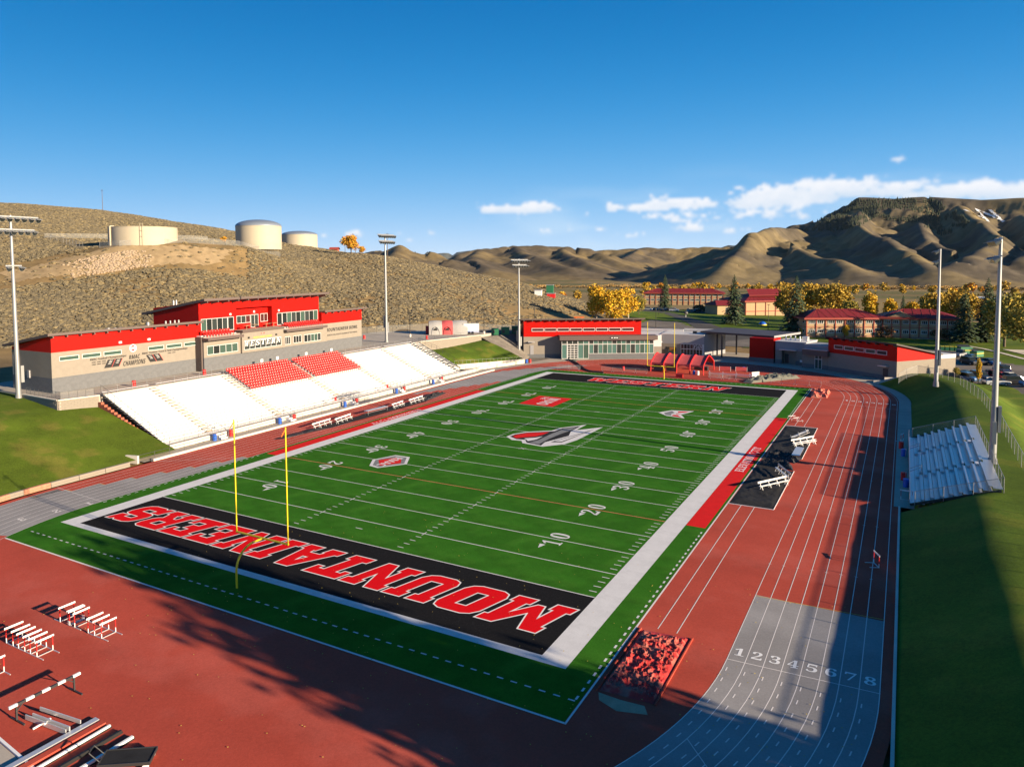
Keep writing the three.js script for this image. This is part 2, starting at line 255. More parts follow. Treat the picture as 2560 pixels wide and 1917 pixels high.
// ---------------------------------------------------------------- ground sheet
const terrCol = grainy([.62, .62, .62], { fine: .3, broad: .3, metres: 40, cells: 12, size: 512 }); terrCol.vertexColors = true;
const soilPatch = (x, z) => { const dx = x - 43.5, dz = z - 95.6, d = Math.hypot(dx, dz), a = (Math.atan2(dx, -dz) * 180 / Math.PI); return [a, d]; };
function groundColor(x, z, c) {
  const [a, d] = soilPatch(x, z); const n = fbm(x * .03, z * .03, 4), n2 = fbm(x * .15, z * .15, 3);
  let r = .40, g = .285, b = .145;                                            // dry grass over soil
  const k = .75 + .5 * n; r *= k; g *= k; b *= k;
  const west = sst(-45, -75, x) * sst(900, 500, d);
  if (west > 0) { const s = west * sst(.35, .7, n2) * .55; r = lerp(r, .22, s); g = lerp(g, .18, s); b = lerp(b, .10, s); const y2 = west * sst(.5, .75, fbm(x * .05 + 30, z * .05 + 8, 3)) * .5; r = lerp(r, .5, y2); g = lerp(g, .36, y2); b = lerp(b, .17, y2); }
  const vz = -z - .35 * x; if (vz > 330) { const f = fbm(x * .004 + 3, z * .009, 3), t = sst(330, 460, vz + 60 * (n - .5)); r = lerp(r, .30 + .22 * f, t); g = lerp(g, .23 + .15 * f, t); b = lerp(b, .115 + .05 * f, t); const gr = t * sst(.52, .6, fbm(x * .0035 + 40, z * .011 + 7, 2)) * .75; r = lerp(r, .19, gr); g = lerp(g, .2, gr); b = lerp(b, .07, gr); }
  // mowed ground around the campus
  c.push(r * 1.02, g * .98, b * .9);
}
{
  const NX = 300, NZ = 330, sx = t => -130 + 26 * Math.sinh((t - .42) * 2 * 5.1), sz = t => -150 + 24 * Math.sinh((t - .62) * 2 * 5.2);
  const P = new Float32Array((NX + 1) * (NZ + 1) * 3), U = new Float32Array((NX + 1) * (NZ + 1) * 2), C = [], I = [];
  for (let j = 0; j <= NZ; j++) for (let i = 0; i <= NX; i++) { const o = j * (NX + 1) + i, x = sx(i / NX), z = sz(j / NZ); P[o * 3] = x; P[o * 3 + 1] = H(x, z); P[o * 3 + 2] = z; U[o * 2] = x; U[o * 2 + 1] = -z; groundColor(x, z, C); }
  for (let j = 0; j < NZ; j++) for (let i = 0; i < NX; i++) { const a = j * (NX + 1) + i, b = a + 1, c = a + NX + 2, d = a + NX + 1; I.push(a, d, c, a, c, b); }
  const g = new THREE.BufferGeometry(); g.setAttribute('position', new THREE.BufferAttribute(P, 3)); g.setAttribute('uv', new THREE.BufferAttribute(U, 2)); g.setAttribute('color', new THREE.BufferAttribute(new Float32Array(C), 3)); g.setIndex(I); g.computeVertexNormals();
  const o = struct('ground', g, terrCol); o.userData.label = 'dry hillside and valley floor around the stadium'; o.userData.category = 'ground';
}
// sheet draped over the terrain; inside(x, z) decides, spacing in metres
function drape(x0, x1, z0, z1, step, inside, lift, edgeNoise = 0) {
  const mb = new MB(), nx = Math.ceil((x1 - x0) / step), nz = Math.ceil((z1 - z0) / step), Q = (i, j) => { const x = x0 + i * step, z = z0 + j * step; return [x, H(x, z) + lift, z]; };
  for (let j = 0; j < nz; j++) for (let i = 0; i < nx; i++) { const cx = x0 + (i + .5) * step, cz = z0 + (j + .5) * step; if (!inside(cx, cz)) continue; mb.quad(Q(i, j + 1), Q(i + 1, j + 1), Q(i + 1, j), Q(i, j)); }
  return mb.build(true);
}
const inPoly = (P, x, z) => { let c = false; for (let i = 0, j = P.length - 1; i < P.length; j = i++) if ((P[i][1] > z) !== (P[j][1] > z) && x < (P[j][0] - P[i][0]) * (z - P[i][1]) / (P[j][1] - P[i][1]) + P[i][0]) c = !c; return c; };
// polygon sheet draped: triangulated polygon cut into strips along its length
function ribbon(L, Rr, lift, n = 6) {                                        // between two polylines of equal length
  const mb = new MB(); for (let i = 0; i + 1 < L.length; i++) for (let k = 0; k < n; k++) for (let m = 0; m < 2; m++) {
    const f = (t, s) => { const lx = lerp(L[i][0], L[i + 1][0], t), lz = lerp(L[i][1], L[i + 1][1], t), rx = lerp(Rr[i][0], Rr[i + 1][0], t), rz = lerp(Rr[i][1], Rr[i + 1][1], t); const x = lerp(lx, rx, s), z = lerp(lz, rz, s); return [x, H(x, z) + lift, z]; };
    const t0 = k / n, t1 = (k + 1) / n, s0 = m / 2, s1 = (m + 1) / 2; mb.quad(f(t0, s0), f(t1, s0), f(t1, s1), f(t0, s1)).flipUp(6);
  }
  return mb.build();
}
// bare cut bank below the tanks
{
  const e = (a, d) => { const t = (a + 63.5) / 15.5; const lo = 263 - 5 * Math.sin(t * Math.PI) + 3 * fbm(a * .9, 3, 3), hi = 278 - 2.5 * fbm(a * .7, 9, 3); const te = sst(0, .1, t) * sst(1, .86, t); return a > -64 && a < -47.6 && d > lerp(hi, lo, te) && d > lerp(268, lo, sst(0, .12, t)) && d < hi; };
  const g = drape(-240, -130, -130, 10, 1.6, (x, z) => { const [a, d] = soilPatch(x, z); return e(a, d + 2.5 * (fbm(x * .25, z * .25, 3) - .5)); }, .12);
  struct('bare_soil_bank', g, grainy([.36, .265, .15], { fine: .2, broad: .28, metres: 18, cells: 9, alt: [.28, .2, .11] }));
}
// ---------------------------------------------------------------- far mountains: crest lines with spurs falling to the valley floor
function range(name, label, ridges, [pxa, pxb, da, db], [nx, nz], floor, slope, rough, colour, near = .35) {
  const R = ridges.map(r => r.map(([px, py, d]) => atDist(px, py, d)));
  const hgt = (x, z) => {
    let best = -1e9, sec = -1e9, near2 = 0;
    for (const r of R) for (let i = 0; i + 1 < r.length; i++) {
      const a = r[i], b = r[i + 1], dx = b[0] - a[0], dz = b[2] - a[2], t = clamp(((x - a[0]) * dx + (z - a[2]) * dz) / (dx * dx + dz * dz)), qx = a[0] + dx * t - x, qz = a[2] + dz * t - z, dist = Math.hypot(qx, qz), top = a[1] + (b[1] - a[1]) * t;
      const s = slope * (1 + near * (vn(x * .004, z * .004) - .5)), v = top - dist * s * (1 - Math.exp(-dist / 90)); if (v > best) { sec = best; best = v; near2 = dist; } else if (v > sec) sec = v;
    }
    const k = 26; let y = best + k * Math.log(1 + Math.exp((sec - best) / k)) * .6;
    const dep = clamp((y - floor) / 120) * sst(0, 60, near2); y -= rough * dep * Math.pow(1 - Math.abs(2 * fbm(x * .0052, z * .0052, 4) - 1), 2) + rough * .5 * dep * (1 - Math.abs(2 * fbm(x * .018 + 8, z * .018, 3) - 1)) + rough * .16 * dep * fbm(x * .06, z * .06, 2);
    return Math.max(y, floor - 4);
  };
  const P = [], C = [], I = [], U = [];
  for (let j = 0; j <= nz; j++) for (let i = 0; i <= nx; i++) {
    const q = atDist(lerp(pxa, pxb, i / nx), 660, da * Math.pow(db / da, j / nz)), x = q[0], z = q[2], y = hgt(x, z); P.push(x, y, z); U.push(x, -z);
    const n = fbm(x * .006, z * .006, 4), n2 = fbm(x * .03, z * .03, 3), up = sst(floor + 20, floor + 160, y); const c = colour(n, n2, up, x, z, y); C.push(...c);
  }
  for (let j = 0; j < nz; j++) for (let i = 0; i < nx; i++) { const a = j * (nx + 1) + i, b = a + 1, c = a + nx + 2, d = a + nx + 1; I.push(a, b, c, a, c, d); }
  const g = new THREE.BufferGeometry(); g.setAttribute('position', new THREE.Float32BufferAttribute(P, 3)); g.setAttribute('uv', new THREE.Float32BufferAttribute(U, 2)); g.setAttribute('color', new THREE.Float32BufferAttribute(C, 3)); g.setIndex(I); g.computeVertexNormals();
  const o = struct(name, g, rangeMat); o.userData.label = label; return hgt;
}
const rangeMat = grainy([.64, .64, .64], { fine: .25, broad: .25, metres: 160, cells: 12 }); rangeMat.vertexColors = true;
const dryHill = (n, n2, up) => { const t = sst(.44, .6, n), k = .62 + .8 * n2; return [lerp(.15, .255, t) * k, lerp(.125, .2, t) * k, lerp(.09, .108, t) * k]; };
const letterHill = range('mountain', 'dry mountain with a white letter near its top', [
  [[1960, 574, 3000], [2060, 535, 3050], [2150, 500, 3100], [2310, 499, 3100], [2560, 502, 3100], [2900, 500, 3100]],
  [[1990, 573, 2700], [1926, 577, 2500], [1877, 591, 2300], [1860, 627, 2050], [1833, 652, 1900], [1795, 692, 1720]],
  [[1930, 578, 2550], [1988, 630, 2150], [2095, 660, 1850], [2130, 678, 1720]],
  [[2150, 535, 2900], [2141, 568, 2600], [2215, 605, 2200], [2270, 640, 1950], [2335, 690, 1700]],
  [[2400, 520, 2950], [2450, 560, 2600], [2500, 600, 2250], [2420, 655, 1850], [2350, 690, 1700]],
  [[2560, 540, 2800], [2620, 600, 2300], [2560, 660, 1900]], [[2300, 560, 2650], [2320, 610, 2250], [2390, 640, 2050]]],
  [1330, 2800, 1500, 3700], [380, 190], -28, .36, 30, dryHill);
range('hills', 'bare rolling hills across the valley', [
  [[1150, 640, 2900], [1200, 628, 3100], [1282, 620, 3200], [1342, 619, 3250], [1420, 622, 3300], [1472, 627, 3300], [1558, 662, 3000]], [[1290, 622, 3150], [1330, 645, 2750], [1420, 672, 2450]], [[1200, 630, 3050], [1180, 655, 2600], [1230, 680, 2250]], [[1400, 624, 3250], [1440, 650, 2850], [1500, 672, 2550]],
  [[900, 640, 2700], [950, 632, 2600], [999, 620, 2550], [1077, 637, 2500], [1120, 655, 2400]], [[999, 621, 2550], [980, 650, 2200]], [[1480, 626, 4300], [1620, 623, 4400], [1760, 621, 4500], [1900, 620, 4500]], [[1600, 625, 4300], [1560, 645, 3700]]],
  [560, 2000, 1900, 5200], [300, 120], -28, .3, 18, (n, n2, up) => dryHill(n, n2, up).map((v, i) => v * [1.06, 1.02, .95][i]));
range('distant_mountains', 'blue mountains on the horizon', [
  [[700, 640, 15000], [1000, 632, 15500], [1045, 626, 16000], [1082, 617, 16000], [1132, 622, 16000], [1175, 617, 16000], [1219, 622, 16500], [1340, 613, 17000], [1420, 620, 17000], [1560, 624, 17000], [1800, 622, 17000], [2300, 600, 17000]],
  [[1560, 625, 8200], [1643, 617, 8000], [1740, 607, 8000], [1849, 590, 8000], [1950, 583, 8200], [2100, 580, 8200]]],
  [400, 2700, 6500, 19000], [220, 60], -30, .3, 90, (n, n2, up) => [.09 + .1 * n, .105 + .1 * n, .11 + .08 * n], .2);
// the white letter on the mountain side, laid stones in strokes on the slope
{
  const w = thing('hillside_letter', 'giant white letter W laid out on the mountain side', 'letter', [...atDist(2455, 545, 2750)]);
  const hit = (px, py) => { let lo = 1600, p = null; for (let d = 1900; d < 3200; d += 6) { const q = atDist(px, py, d); if (q[1] <= letterHill(q[0], q[2])) { p = q; break; } } return p || atDist(px, py, 2900); };
  for (const [a, b] of [[[2412, 525], [2470, 552]], [[2441, 524], [2473, 556]], [[2441, 524], [2508, 554]], [[2476, 526], [2511, 557]]]) {
    const mb = new MB(), n = 14; const E = []; for (let i = 0; i <= n; i++) { const q = hit(lerp(a[0], b[0], i / n), lerp(a[1], b[1], i / n)); E.push(q); }
    for (let i = 0; i < n; i++) { const p = E[i], q = E[i + 1]; const f = ([x, y, z], s) => [x + s * 4, Math.max(y, letterHill(x + s * 4, z)) + 1.5, z]; mb.quad(f(p, -1), f(p, 1), f(q, 1), f(q, -1)); }
    wpart('stroke', mb, M.white, w);
  }
}
// ---------------------------------------------------------------- lettering
const fl = new FontLoader();
const serif = await fl.loadAsync('fonts/droid/droid_serif_bold.typeface.json'), sans = await fl.loadAsync('fonts/droid/droid_sans_bold.typeface.json');
function textGeo(str, font, w, h, skew = 0) {                               // flat letters in the xy plane, centred, stretched to w x h
  const g = new THREE.ShapeGeometry(font.generateShapes(str, 1), 3); g.computeBoundingBox(); const b = g.boundingBox, P = g.attributes.position;
  const kx = w / (b.max.x - b.min.x), ky = h / (b.max.y - b.min.y);
  for (let i = 0; i < P.count; i++) { const y = (P.getY(i) - (b.min.y + b.max.y) / 2) * ky; P.setXYZ(i, (P.getX(i) - (b.min.x + b.max.x) / 2) * kx + skew * y, y, 0); }
  return g;
}
const basis = (pos, right, up) => { const R = V3(...right).normalize(), U = V3(...up).normalize(), N = R.clone().cross(U); return new THREE.Matrix4().makeBasis(R, U, N).setPosition(...pos); };
const flatText = (str, font, w, h, x, y, z, right, up, skew) => textGeo(str, font, w, h, skew).applyMatrix4(basis([x, y, z], [right[0], 0, right[1]], [up[0], 0, up[1]]));
// slab letters of the end zones, on a 10 high cell: [width, outline, hole]
const GL = {
  T: [8, [0, 10, 8, 10, 8, 6.8, 6.7, 6.8, 6.7, 7.8, 5.4, 7.8, 5.4, 2, 6.4, 2, 6.4, 0, 1.6, 0, 1.6, 2, 2.6, 2, 2.6, 7.8, 1.3, 7.8, 1.3, 6.8, 0, 6.8]],
  I: [4.4, [0, 0, 4.4, 0, 4.4, 2, 3.6, 2, 3.6, 8, 4.4, 8, 4.4, 10, 0, 10, 0, 8, .8, 8, .8, 2, 0, 2]],
  E: [7.6, [0, 0, 7.6, 0, 7.6, 3.4, 6.2, 3.4, 6.2, 2.2, 3.7, 2.2, 3.7, 4, 5.4, 4, 5.4, 6, 3.7, 6, 3.7, 7.8, 6.2, 7.8, 6.2, 6.6, 7.6, 6.6, 7.6, 10, 0, 10, 0, 8, .9, 8, .9, 2, 0, 2]],
  N: [9, [0, 0, 3.7, 0, 3.7, 2, 3, 2, 3, 5.8, 6, 0, 8.2, 0, 8.2, 8, 9, 8, 9, 10, 5.3, 10, 5.3, 8, 6, 8, 6, 4.4, 3.1, 10, 0, 10, 0, 8, .8, 8, .8, 2, 0, 2]],
  M: [11, [0, 0, 3.6, 0, 3.6, 2, 2.9, 2, 2.9, 6.2, 4.9, 1.6, 6.1, 1.6, 8.1, 6.2, 8.1, 2, 7.4, 2, 7.4, 0, 11, 0, 11, 2, 10.3, 2, 10.3, 8, 11, 8, 11, 10, 8, 10, 5.5, 4.7, 3, 10, 0, 10, 0, 8, .7, 8, .7, 2, 0, 2]],
  W: [11.6, [0, 10, 3.9, 10, 3.9, 8, 3.2, 8, 4, 4, 4.9, 8.2, 6.7, 8.2, 7.6, 4, 8.4, 8, 7.7, 8, 7.7, 10, 11.6, 10, 11.6, 8, 10.9, 8, 9, 0, 6.9, 0, 5.8, 4.6, 4.7, 0, 2.6, 0, .7, 8, 0, 8]],
  A: [9.4, [0, 0, 3.6, 0, 3.6, 2, 3.1, 2, 3.4, 3.1, 6, 3.1, 6.3, 2, 5.8, 2, 5.8, 0, 9.4, 0, 9.4, 2, 8.7, 2, 6.3, 10, 3.1, 10, .7, 2, 0, 2], [4, 5, 5.4, 5, 4.7, 7.4]],
  O: [8.4, [2, 0, 6.4, 0, 7.7, .6, 8.4, 2, 8.4, 8, 7.7, 9.4, 6.4, 10, 2, 10, .7, 9.4, 0, 8, 0, 2, .7, .6], [3, 2.4, 3, 7.6, 5.4, 7.6, 5.4, 2.4]],
  U: [9, [0, 8, 0, 10, 3.8, 10, 3.8, 8, 3.1, 8, 3.1, 2.4, 5.9, 2.4, 5.9, 8, 5.2, 8, 5.2, 10, 9, 10, 9, 8, 8.3, 8, 8.3, 2, 7.6, .6, 6.3, 0, 2.7, 0, 1.4, .6, .7, 2, .7, 8]],
  R: [8.8, [0, 0, 3.8, 0, 3.8, 2, 3.2, 2, 3.2, 3.8, 4.2, 3.8, 5.5, 2, 5, 2, 5, 0, 8.8, 0, 8.8, 2, 8.1, 2, 6.9, 4.2, 7.8, 4.8, 8.2, 5.8, 8.2, 8, 7.6, 9.4, 6.4, 10, 0, 10, 0, 8, .8, 8, .8, 2, 0, 2], [3.2, 5.8, 5.5, 5.8, 5.5, 7.9, 3.2, 7.9]],
  S: [8.2, [0, 3.6, 0, 0, 1.4, 0, 1.9, .7, 2.8, 0, 6.4, 0, 7.6, .6, 8.2, 1.9, 8.2, 4.4, 7.6, 5.6, 6.4, 6.1, 2.6, 6.3, 2.6, 7.8, 5.2, 7.8, 5.2, 6.6, 7.8, 6.6, 7.8, 10, 6.4, 10, 5.9, 9.3, 5, 10, 1.9, 10, .6, 9.4, 0, 8.2, 0, 5.7, .6, 4.5, 1.8, 4, 5.5, 3.8, 5.5, 2.2, 2.7, 2.2, 2.7, 3.6]],
};
function endZone(word, halfText, up) {                                       // painted turf of an end zone, one canvas print
  const cw = 2048, ch = 384, cv = document.createElement('canvas'); cv.width = cw; cv.height = ch; const c = cv.getContext('2d'), px = cw / 48.768;
  c.fillStyle = '#1d1d1f'; c.fillRect(0, 0, cw, ch); seed(up > 0 ? 5 : 6);
  for (let i = 0; i < 26000; i++) { const v = Math.floor(rr(17, 44)); c.fillStyle = `rgb(${v},${v},${v + 2})`; c.fillRect(rr(0, cw), rr(0, ch), 2, 2); }
  let tot = 0; for (const k of word) tot += GL[k][0] + 1; tot -= 1; const hpx = 4.42 * px / 10, sx = halfText * 2 * px / tot, y0 = ch / 2 + 2.21 * px - .05 * px; let x = cw / 2 - halfText * px;
  const trace = (a, ox) => { for (let i = 0; i < a.length; i += 2) { const X = ox + a[i] * sx + (a[i + 1] - 5) * hpx * .28, Y = y0 - a[i + 1] * hpx; i ? c.lineTo(X, Y) : c.moveTo(X, Y); } c.closePath(); };
  for (const pass of [0, 1]) { let X = x; for (const k of word) { c.beginPath(); trace(GL[k][1], X); if (GL[k][2]) trace(GL[k][2], X); if (!pass) { c.strokeStyle = '#e4e2e0'; c.lineWidth = 10; c.lineJoin = 'miter'; c.stroke(); } else { c.fillStyle = '#d8101a'; c.fill('evenodd'); } X += (GL[k][0] + 1) * sx; } }
  for (let i = 0; i < 9000; i++) { c.fillStyle = rnd() < .5 ? 'rgba(0,0,0,.10)' : 'rgba(255,255,255,.05)'; c.fillRect(rr(0, cw), rr(0, ch), 2, 3); }
  const t = new THREE.CanvasTexture(cv); t.colorSpace = THREE.SRGBColorSpace; t.anisotropy = 8; return new THREE.MeshPhysicalMaterial({ map: t, roughness: .95, specularIntensity: .1 });
}
const flatPlane = (w, h, x, y, z, right, up) => new THREE.PlaneGeometry(w, h).applyMatrix4(basis([x, y, z], [right[0], 0, right[1]], [up[0], 0, up[1]]));
// ---------------------------------------------------------------- running track (one red surface with the D areas)
const TX = 2.93, TZ = 49.7, R1 = 31.63, LW = 1.04;
const arcPts = (r, zc, a0, a1, n = 40) => Array.from({ length: n + 1 }, (_, i) => { const t = (a0 + (a1 - a0) * i / n) * Math.PI / 180; return [TX + r * Math.cos(t), zc + r * Math.sin(t)]; });
{
  const outer = [...arcPts(40.75, TZ, 0, 180), ...arcPts(40.75, -TZ, 180, 360)];
  const track = struct('running_track', new MB().poly(outer, 0), M.track); track.userData.label = 'red running track with white lane lines';
  // grey exchange zones, lane by lane
  const gz = new MB();
  for (let k = 0; k < 8; k++) {
    const r0 = R1 + k * LW, r1 = r0 + LW, x0 = TX - r0, x1 = TX - r1, y = .004;
    gz.rect(x1, x0, 30 + 3.22 * k, TZ, y).ring(TX, TZ, r0, r1, Math.PI, Math.PI - (10.6 + 4 * k) / r0, y, 12);
    gz.rect(x1, x0, -TZ, -38.5 + 2.9 * k, y); const e = 21 - 3 * k; if (e > 0) gz.ring(TX, -TZ, r0, r1, Math.PI, Math.PI + e / r0, y, 10);
    gz.rect(TX + r0, TX + r1, 39.45, TZ, y).ring(TX, TZ, r0, r1, 0, 62 * Math.PI / 180, y, 24);
  }
  part('exchange_zones', gz, M.trackGrey, track);
  for (let k = 0; k <= 8; k++) {
    const r = R1 + k * LW, w = .05, mb = new MB();
    mb.rect(TX + r - w / 2, TX + r + w / 2, -TZ, TZ, .008).rect(TX - r - w / 2, TX - r + w / 2, -TZ, TZ, .008).ring(TX, TZ, r - w / 2, r + w / 2, 0, Math.PI, .008, 80).ring(TX, -TZ, r - w / 2, r + w / 2, Math.PI, 2 * Math.PI, .008, 80);
    part('lane_line', mb, M.trackLine, track);
  }
  const mk = new MB(), ym = new MB();
  mk.line([34.56, 49.62], [42.92, 49.2], .06, .011).line([34.5, -44.6], [43, -43.4], .06, .011).line([-28.7, 49.9], [-37.6, 49.35], .05, .011).line([-28.7, 29.9], [-37.4, 36.8], .05, .011).line([34.4, 58.6], [38.2, 63.2], .05, .011);
  ym.line([34.6, 39.62], [42.9, 39.2], .06, .012);
  for (let k = 0; k < 8; k++) {
    ym.line([TX - R1 - k * LW, 30 + 3.22 * k], [TX - R1 - (k + 1) * LW, 30 + 3.22 * k], .06, .012);
    for (const [zc, s] of [[20, 1], [4, 1], [-18, 1], [33, 1]]) mk.rect(TX + R1 + k * LW - .12, TX + R1 + k * LW + .12, zc - k * .1, zc + .05 - k * .1, .012);
    // break line dashes through the first curve
    for (let i = 0; i < 15; i++) { const a = (1.6 + i * 2.3) * Math.PI / 180, r = R1 + k * LW + .22 + i * .06; const P = q => [TX + r * Math.cos(q), TZ + r * Math.sin(q)]; if (r < R1 + (k + 1) * LW - .05) mk.line(P(a), P(a + .45 / r), .07, .011); }
  }
  part('track_marks', mk, M.trackLine, track); part('zone_marks', ym, M.trackYellow, track);
  for (let k = 0; k < 8; k++) {
    part('lane_number', flatText(String(k + 1), serif, .62, .95, 35.08 + k * 1.04, .013, 48.42 - k * .055, [1, -.04], [0, -1]), M.white, track);
    part('lane_number', flatText(String(k + 1), serif, .62, .95, 35.08 + k * 1.04, .013, -48.6 + k * .1, [1, 0], [0, -1]), M.white, track);
  }
  for (let k = 0; k < 4; k++) part('lane_number', flatText(String(k + 1), serif, .6, .9, -29.2 - k * .62, .013, 50.9 + k * 3.05, [-.12, 1], [1, .1]), M.trackLine, track);
  // long jump runway lines, run-up
  const lj = new MB(); for (const x of [29.73, 31.0]) lj.rect(x - .03, x + .03, 19, 48, .008).rect(x - .03, x + .03, -48, -22.3, .008); part('runway_line', lj, M.trackLine, track);
  // white edge of the D by the turf, pale curb outside lane eight
  const ed = new MB().rect(-26.6, 28.42, 60.42, 60.58, .012).rect(28.34, 28.46, -59.6, 60.58, .012); part('edge_line', ed, M.trackLine, track);
}
// ---------------------------------------------------------------- turf
const turfPoly = [[28.3, 60.4], ...arcPts(R1 - .06, TZ, 160, 180, 8).filter(q => q[1] < 60.4), ...arcPts(R1 - .06, -TZ, 180, 197.5, 8), [28.3, -59.6]];
turfPoly.splice(1, 0, [-26.8, 60.4]);
const turf = struct('turf_field', new MB().poly(turfPoly, .016), M.turf); turf.userData.label = 'green artificial turf football field';
{
  const y1 = .020, y2 = .024, FX = 24.384, EZ = 54.864, GZ = 45.72, yd = .9144;
  part('border', new MB().rect(-26.3, -FX, -55.62, 55.62, y1).rect(FX, 26.3, -55.62, 55.62, y1).rect(-FX, FX, EZ, 55.62, y1).rect(-FX, FX, -55.62, -EZ, y1), M.turfPaint, turf);
  for (const s of [-1, 1]) part('side_strip', new MB().rect(s * 26.32, s * 28.1, -27.43, 27.43, y1), M.turfRed, turf);
  part('end_zone', flatPlane(48.768, 9.144, 0, y1, (GZ + EZ) / 2, [-1, 0], [0, 1]), endZone('MOUNTAINEERS', 23.4, 1), turf);
  part('end_zone', flatPlane(48.768, 9.144, 0, y1, -(GZ + EZ) / 2, [1, 0], [0, -1]), endZone('WESTERN', 14.0, -1), turf);
  for (let k = 0; k <= 20; k++) { const z = GZ - k * 5 * yd, org = k === 4 || k === 16; part('yard_line', new MB().rect(-FX + .05, FX - .05, z - .055, z + .055, y2), org ? M.turfOrange : M.turfPaint, turf); }
  for (const x of [-23.85, -6.1, 6.1, 23.85]) { const mb = new MB(); for (let i = 1; i < 100; i++) { const z = GZ - i * yd; if (i % 5) mb.rect(x - .305, x + .305, z - .05, z + .05, y2); else if (Math.abs(x) < 10) mb.rect(x - .05, x + .05, z - .4, z + .4, y2 + .003); } part('hash_marks', mb, M.turfPaint, turf); }
  part('try_mark', new MB().rect(-.4, .4, GZ - 3 * yd - .05, GZ - 3 * yd + .05, y2).rect(-.4, .4, -GZ + 3 * yd - .05, -GZ + 3 * yd + .05, y2).line([-.4, 9.1 + .4], [.4, 9.1 - .4], .08, y2 + .003).line([-.4, 9.1 - .4], [.4, 9.1 + .4], .08, y2 + .006).line([-.4, -18.6], [.4, -18], .08, y2 + .003).line([-.4, -18], [.4, -18.6], .08, y2 + .006), M.turfPaint, turf);
  for (let k = 1; k <= 9; k++) {
    const n = k < 6 ? k * 10 : 100 - k * 10, z = GZ - k * 10 * yd, t = String(n);
    for (const s of [-1, 1]) {
      const right = [0, -s], up = [-s, 0];
      for (const i of [0, 1]) part('field_number', flatText(t[i], serif, t[i] === '1' ? .8 : 1.12, 1.83, s * 17.15, y2 + .004, z + (i ? 1 : -1) * .92 * right[1], right, up), M.turfPaint, turf);
      if (n < 50) { const dz = k < 5 ? 1 : -1, tz = z + dz * 2.05, x = s * 16.6; part('arrow_mark', new MB().poly([[x, tz + dz * .5], [x - .28, tz - dz * .45], [x + .28, tz - dz * .45]], y2 + .004), M.turfPaint, turf); }
    }
  }
  const ds = new MB(); for (let x = -26.3; x < 27.9; x += .9144) ds.rect(x, x + .42, 58.32, 58.44, y2).rect(x + 1.2, x + 1.6, -58.44, -58.32, y2);
  for (let z = -58.3; z < 58; z += .9144) { if (Math.abs(z) > 28) ds.rect(27.98, 28.12, z, z + .4, y2); if (Math.abs(z) > 28 && Math.abs(z) < 50) ds.rect(-28.3, -28.18, z, z + .4, y2); }
  part('coaching_box_dashes', ds, M.turfPaint, turf);
  // sideline lettering: altitude
  part('side_lettering', flatText("ELEVATION 7,771'", serif, 13, 1.2, 27.25, y2, .1, [0, -1], [-1, 0]), M.white, turf);
  part('side_lettering', flatText("ELEVATION 7,771'", serif, 13, 1.2, -27.1, y2, .4, [0, 1], [1, 0]), M.white, turf);
  // painted emblems, in layers
  const emb = (name, layers) => { let y = y2 + .008; const root = part(name, new MB().poly(layers[0][0], y), layers[0][1], turf); for (const [P, m] of layers.slice(1)) { y += .003; part('emblem_patch', new MB().poly(P, y), m, root); } return y; };
  const gryP = grainy([.2, .21, .22], { metres: 4 }), blkP = grainy([.022, .022, .024], { metres: 4 });
  emb('emblem', [[[[-5, 4.2], [-4.9, 2.2], [-3.9, .2], [-.9, -2.3], [-.5, -4.6], [2.1, -8.5], [2.1, -4.2], [4.9, -8], [4.6, 1.4], [4, 4.4], [1.9, 7], [-1.3, 6.5], [-2, 5.4], [-3.4, 5.6]], M.turfPaint],
    [[[-4.6, 3.9], [-4.5, 2.3], [-3.6, .6], [-.4, -2.1], [-.1, -4.5], [1.7, -7.1], [1.75, -3.2], [2.6, -.4], [1.2, 4.6], [1.5, 6.5], [-.9, 6], [-1.8, 4.6], [-3, 4.9]], blkP],
    [[[-4.3, 3.6], [-4.2, 2.5], [-3.4, .9], [-.8, -1.2], [-.9, .5], [-1.4, 2.2], [-2.6, 3.4], [-3.3, 4.4]], M.turfRed],
    [[[-2.3, 4], [-1.1, 2.8], [-.5, 1.6], [-.5, 3.8], [-1.1, 5.2], [-1.7, 4.5]], M.turfPaint],
    [[[.1, -2.2], [.2, -4.3], [1.5, -6.2], [1.5, -3], [1.1, -.6], [.9, 2.8], [1, 6.1], [-.6, 5.8], [-.1, 3.9], [-.1, 0]], gryP],
    [[[1.9, 4.2], [4.3, -6], [3.3, 3.6]], blkP], [[[2.2, 3.6], [4.1, -4.4], [3.1, 3.2]], M.turfPaint]]);
  emb('sponsor_panel', [[[[-14.7, -27.4], [-8.2, -27.4], [-8.2, -18.75], [-14.7, -18.75]], M.turfRed]]);
  part('panel_lettering', flatText('MURO', sans, 6.4, 2.2, -10.9, y2 + .012, -22.9, [0, 1], [1, 0]), M.turfPaint, turf);
  part('panel_lettering', flatText('THE', sans, 2.2, 1, -12.9, y2 + .012, -25.6, [0, 1], [1, 0]), M.turfPaint, turf);
  const yr = emb('emblem', [[[[-11.1, 25.9], [-12.6, 25.6], [-14, 23.2], [-12.8, 20], [-10.6, 19.9], [-9, 22.8]], M.turfPaint], [[[-11.2, 25.5], [-12.4, 25.2], [-13.6, 23.1], [-12.6, 20.4], [-10.8, 20.3], [-9.4, 22.8]], gryP], [[[-11.5, 25], [-13.2, 23], [-11.9, 20.9], [-11.2, 20.9], [-9.9, 22.8]], M.turfRed]]);
  part('panel_lettering', flatText('RMAC', sans, 4.2, 1.25, -11.5, yr + .004, 22.9, [0, 1], [1, 0]), M.turfPaint, turf);
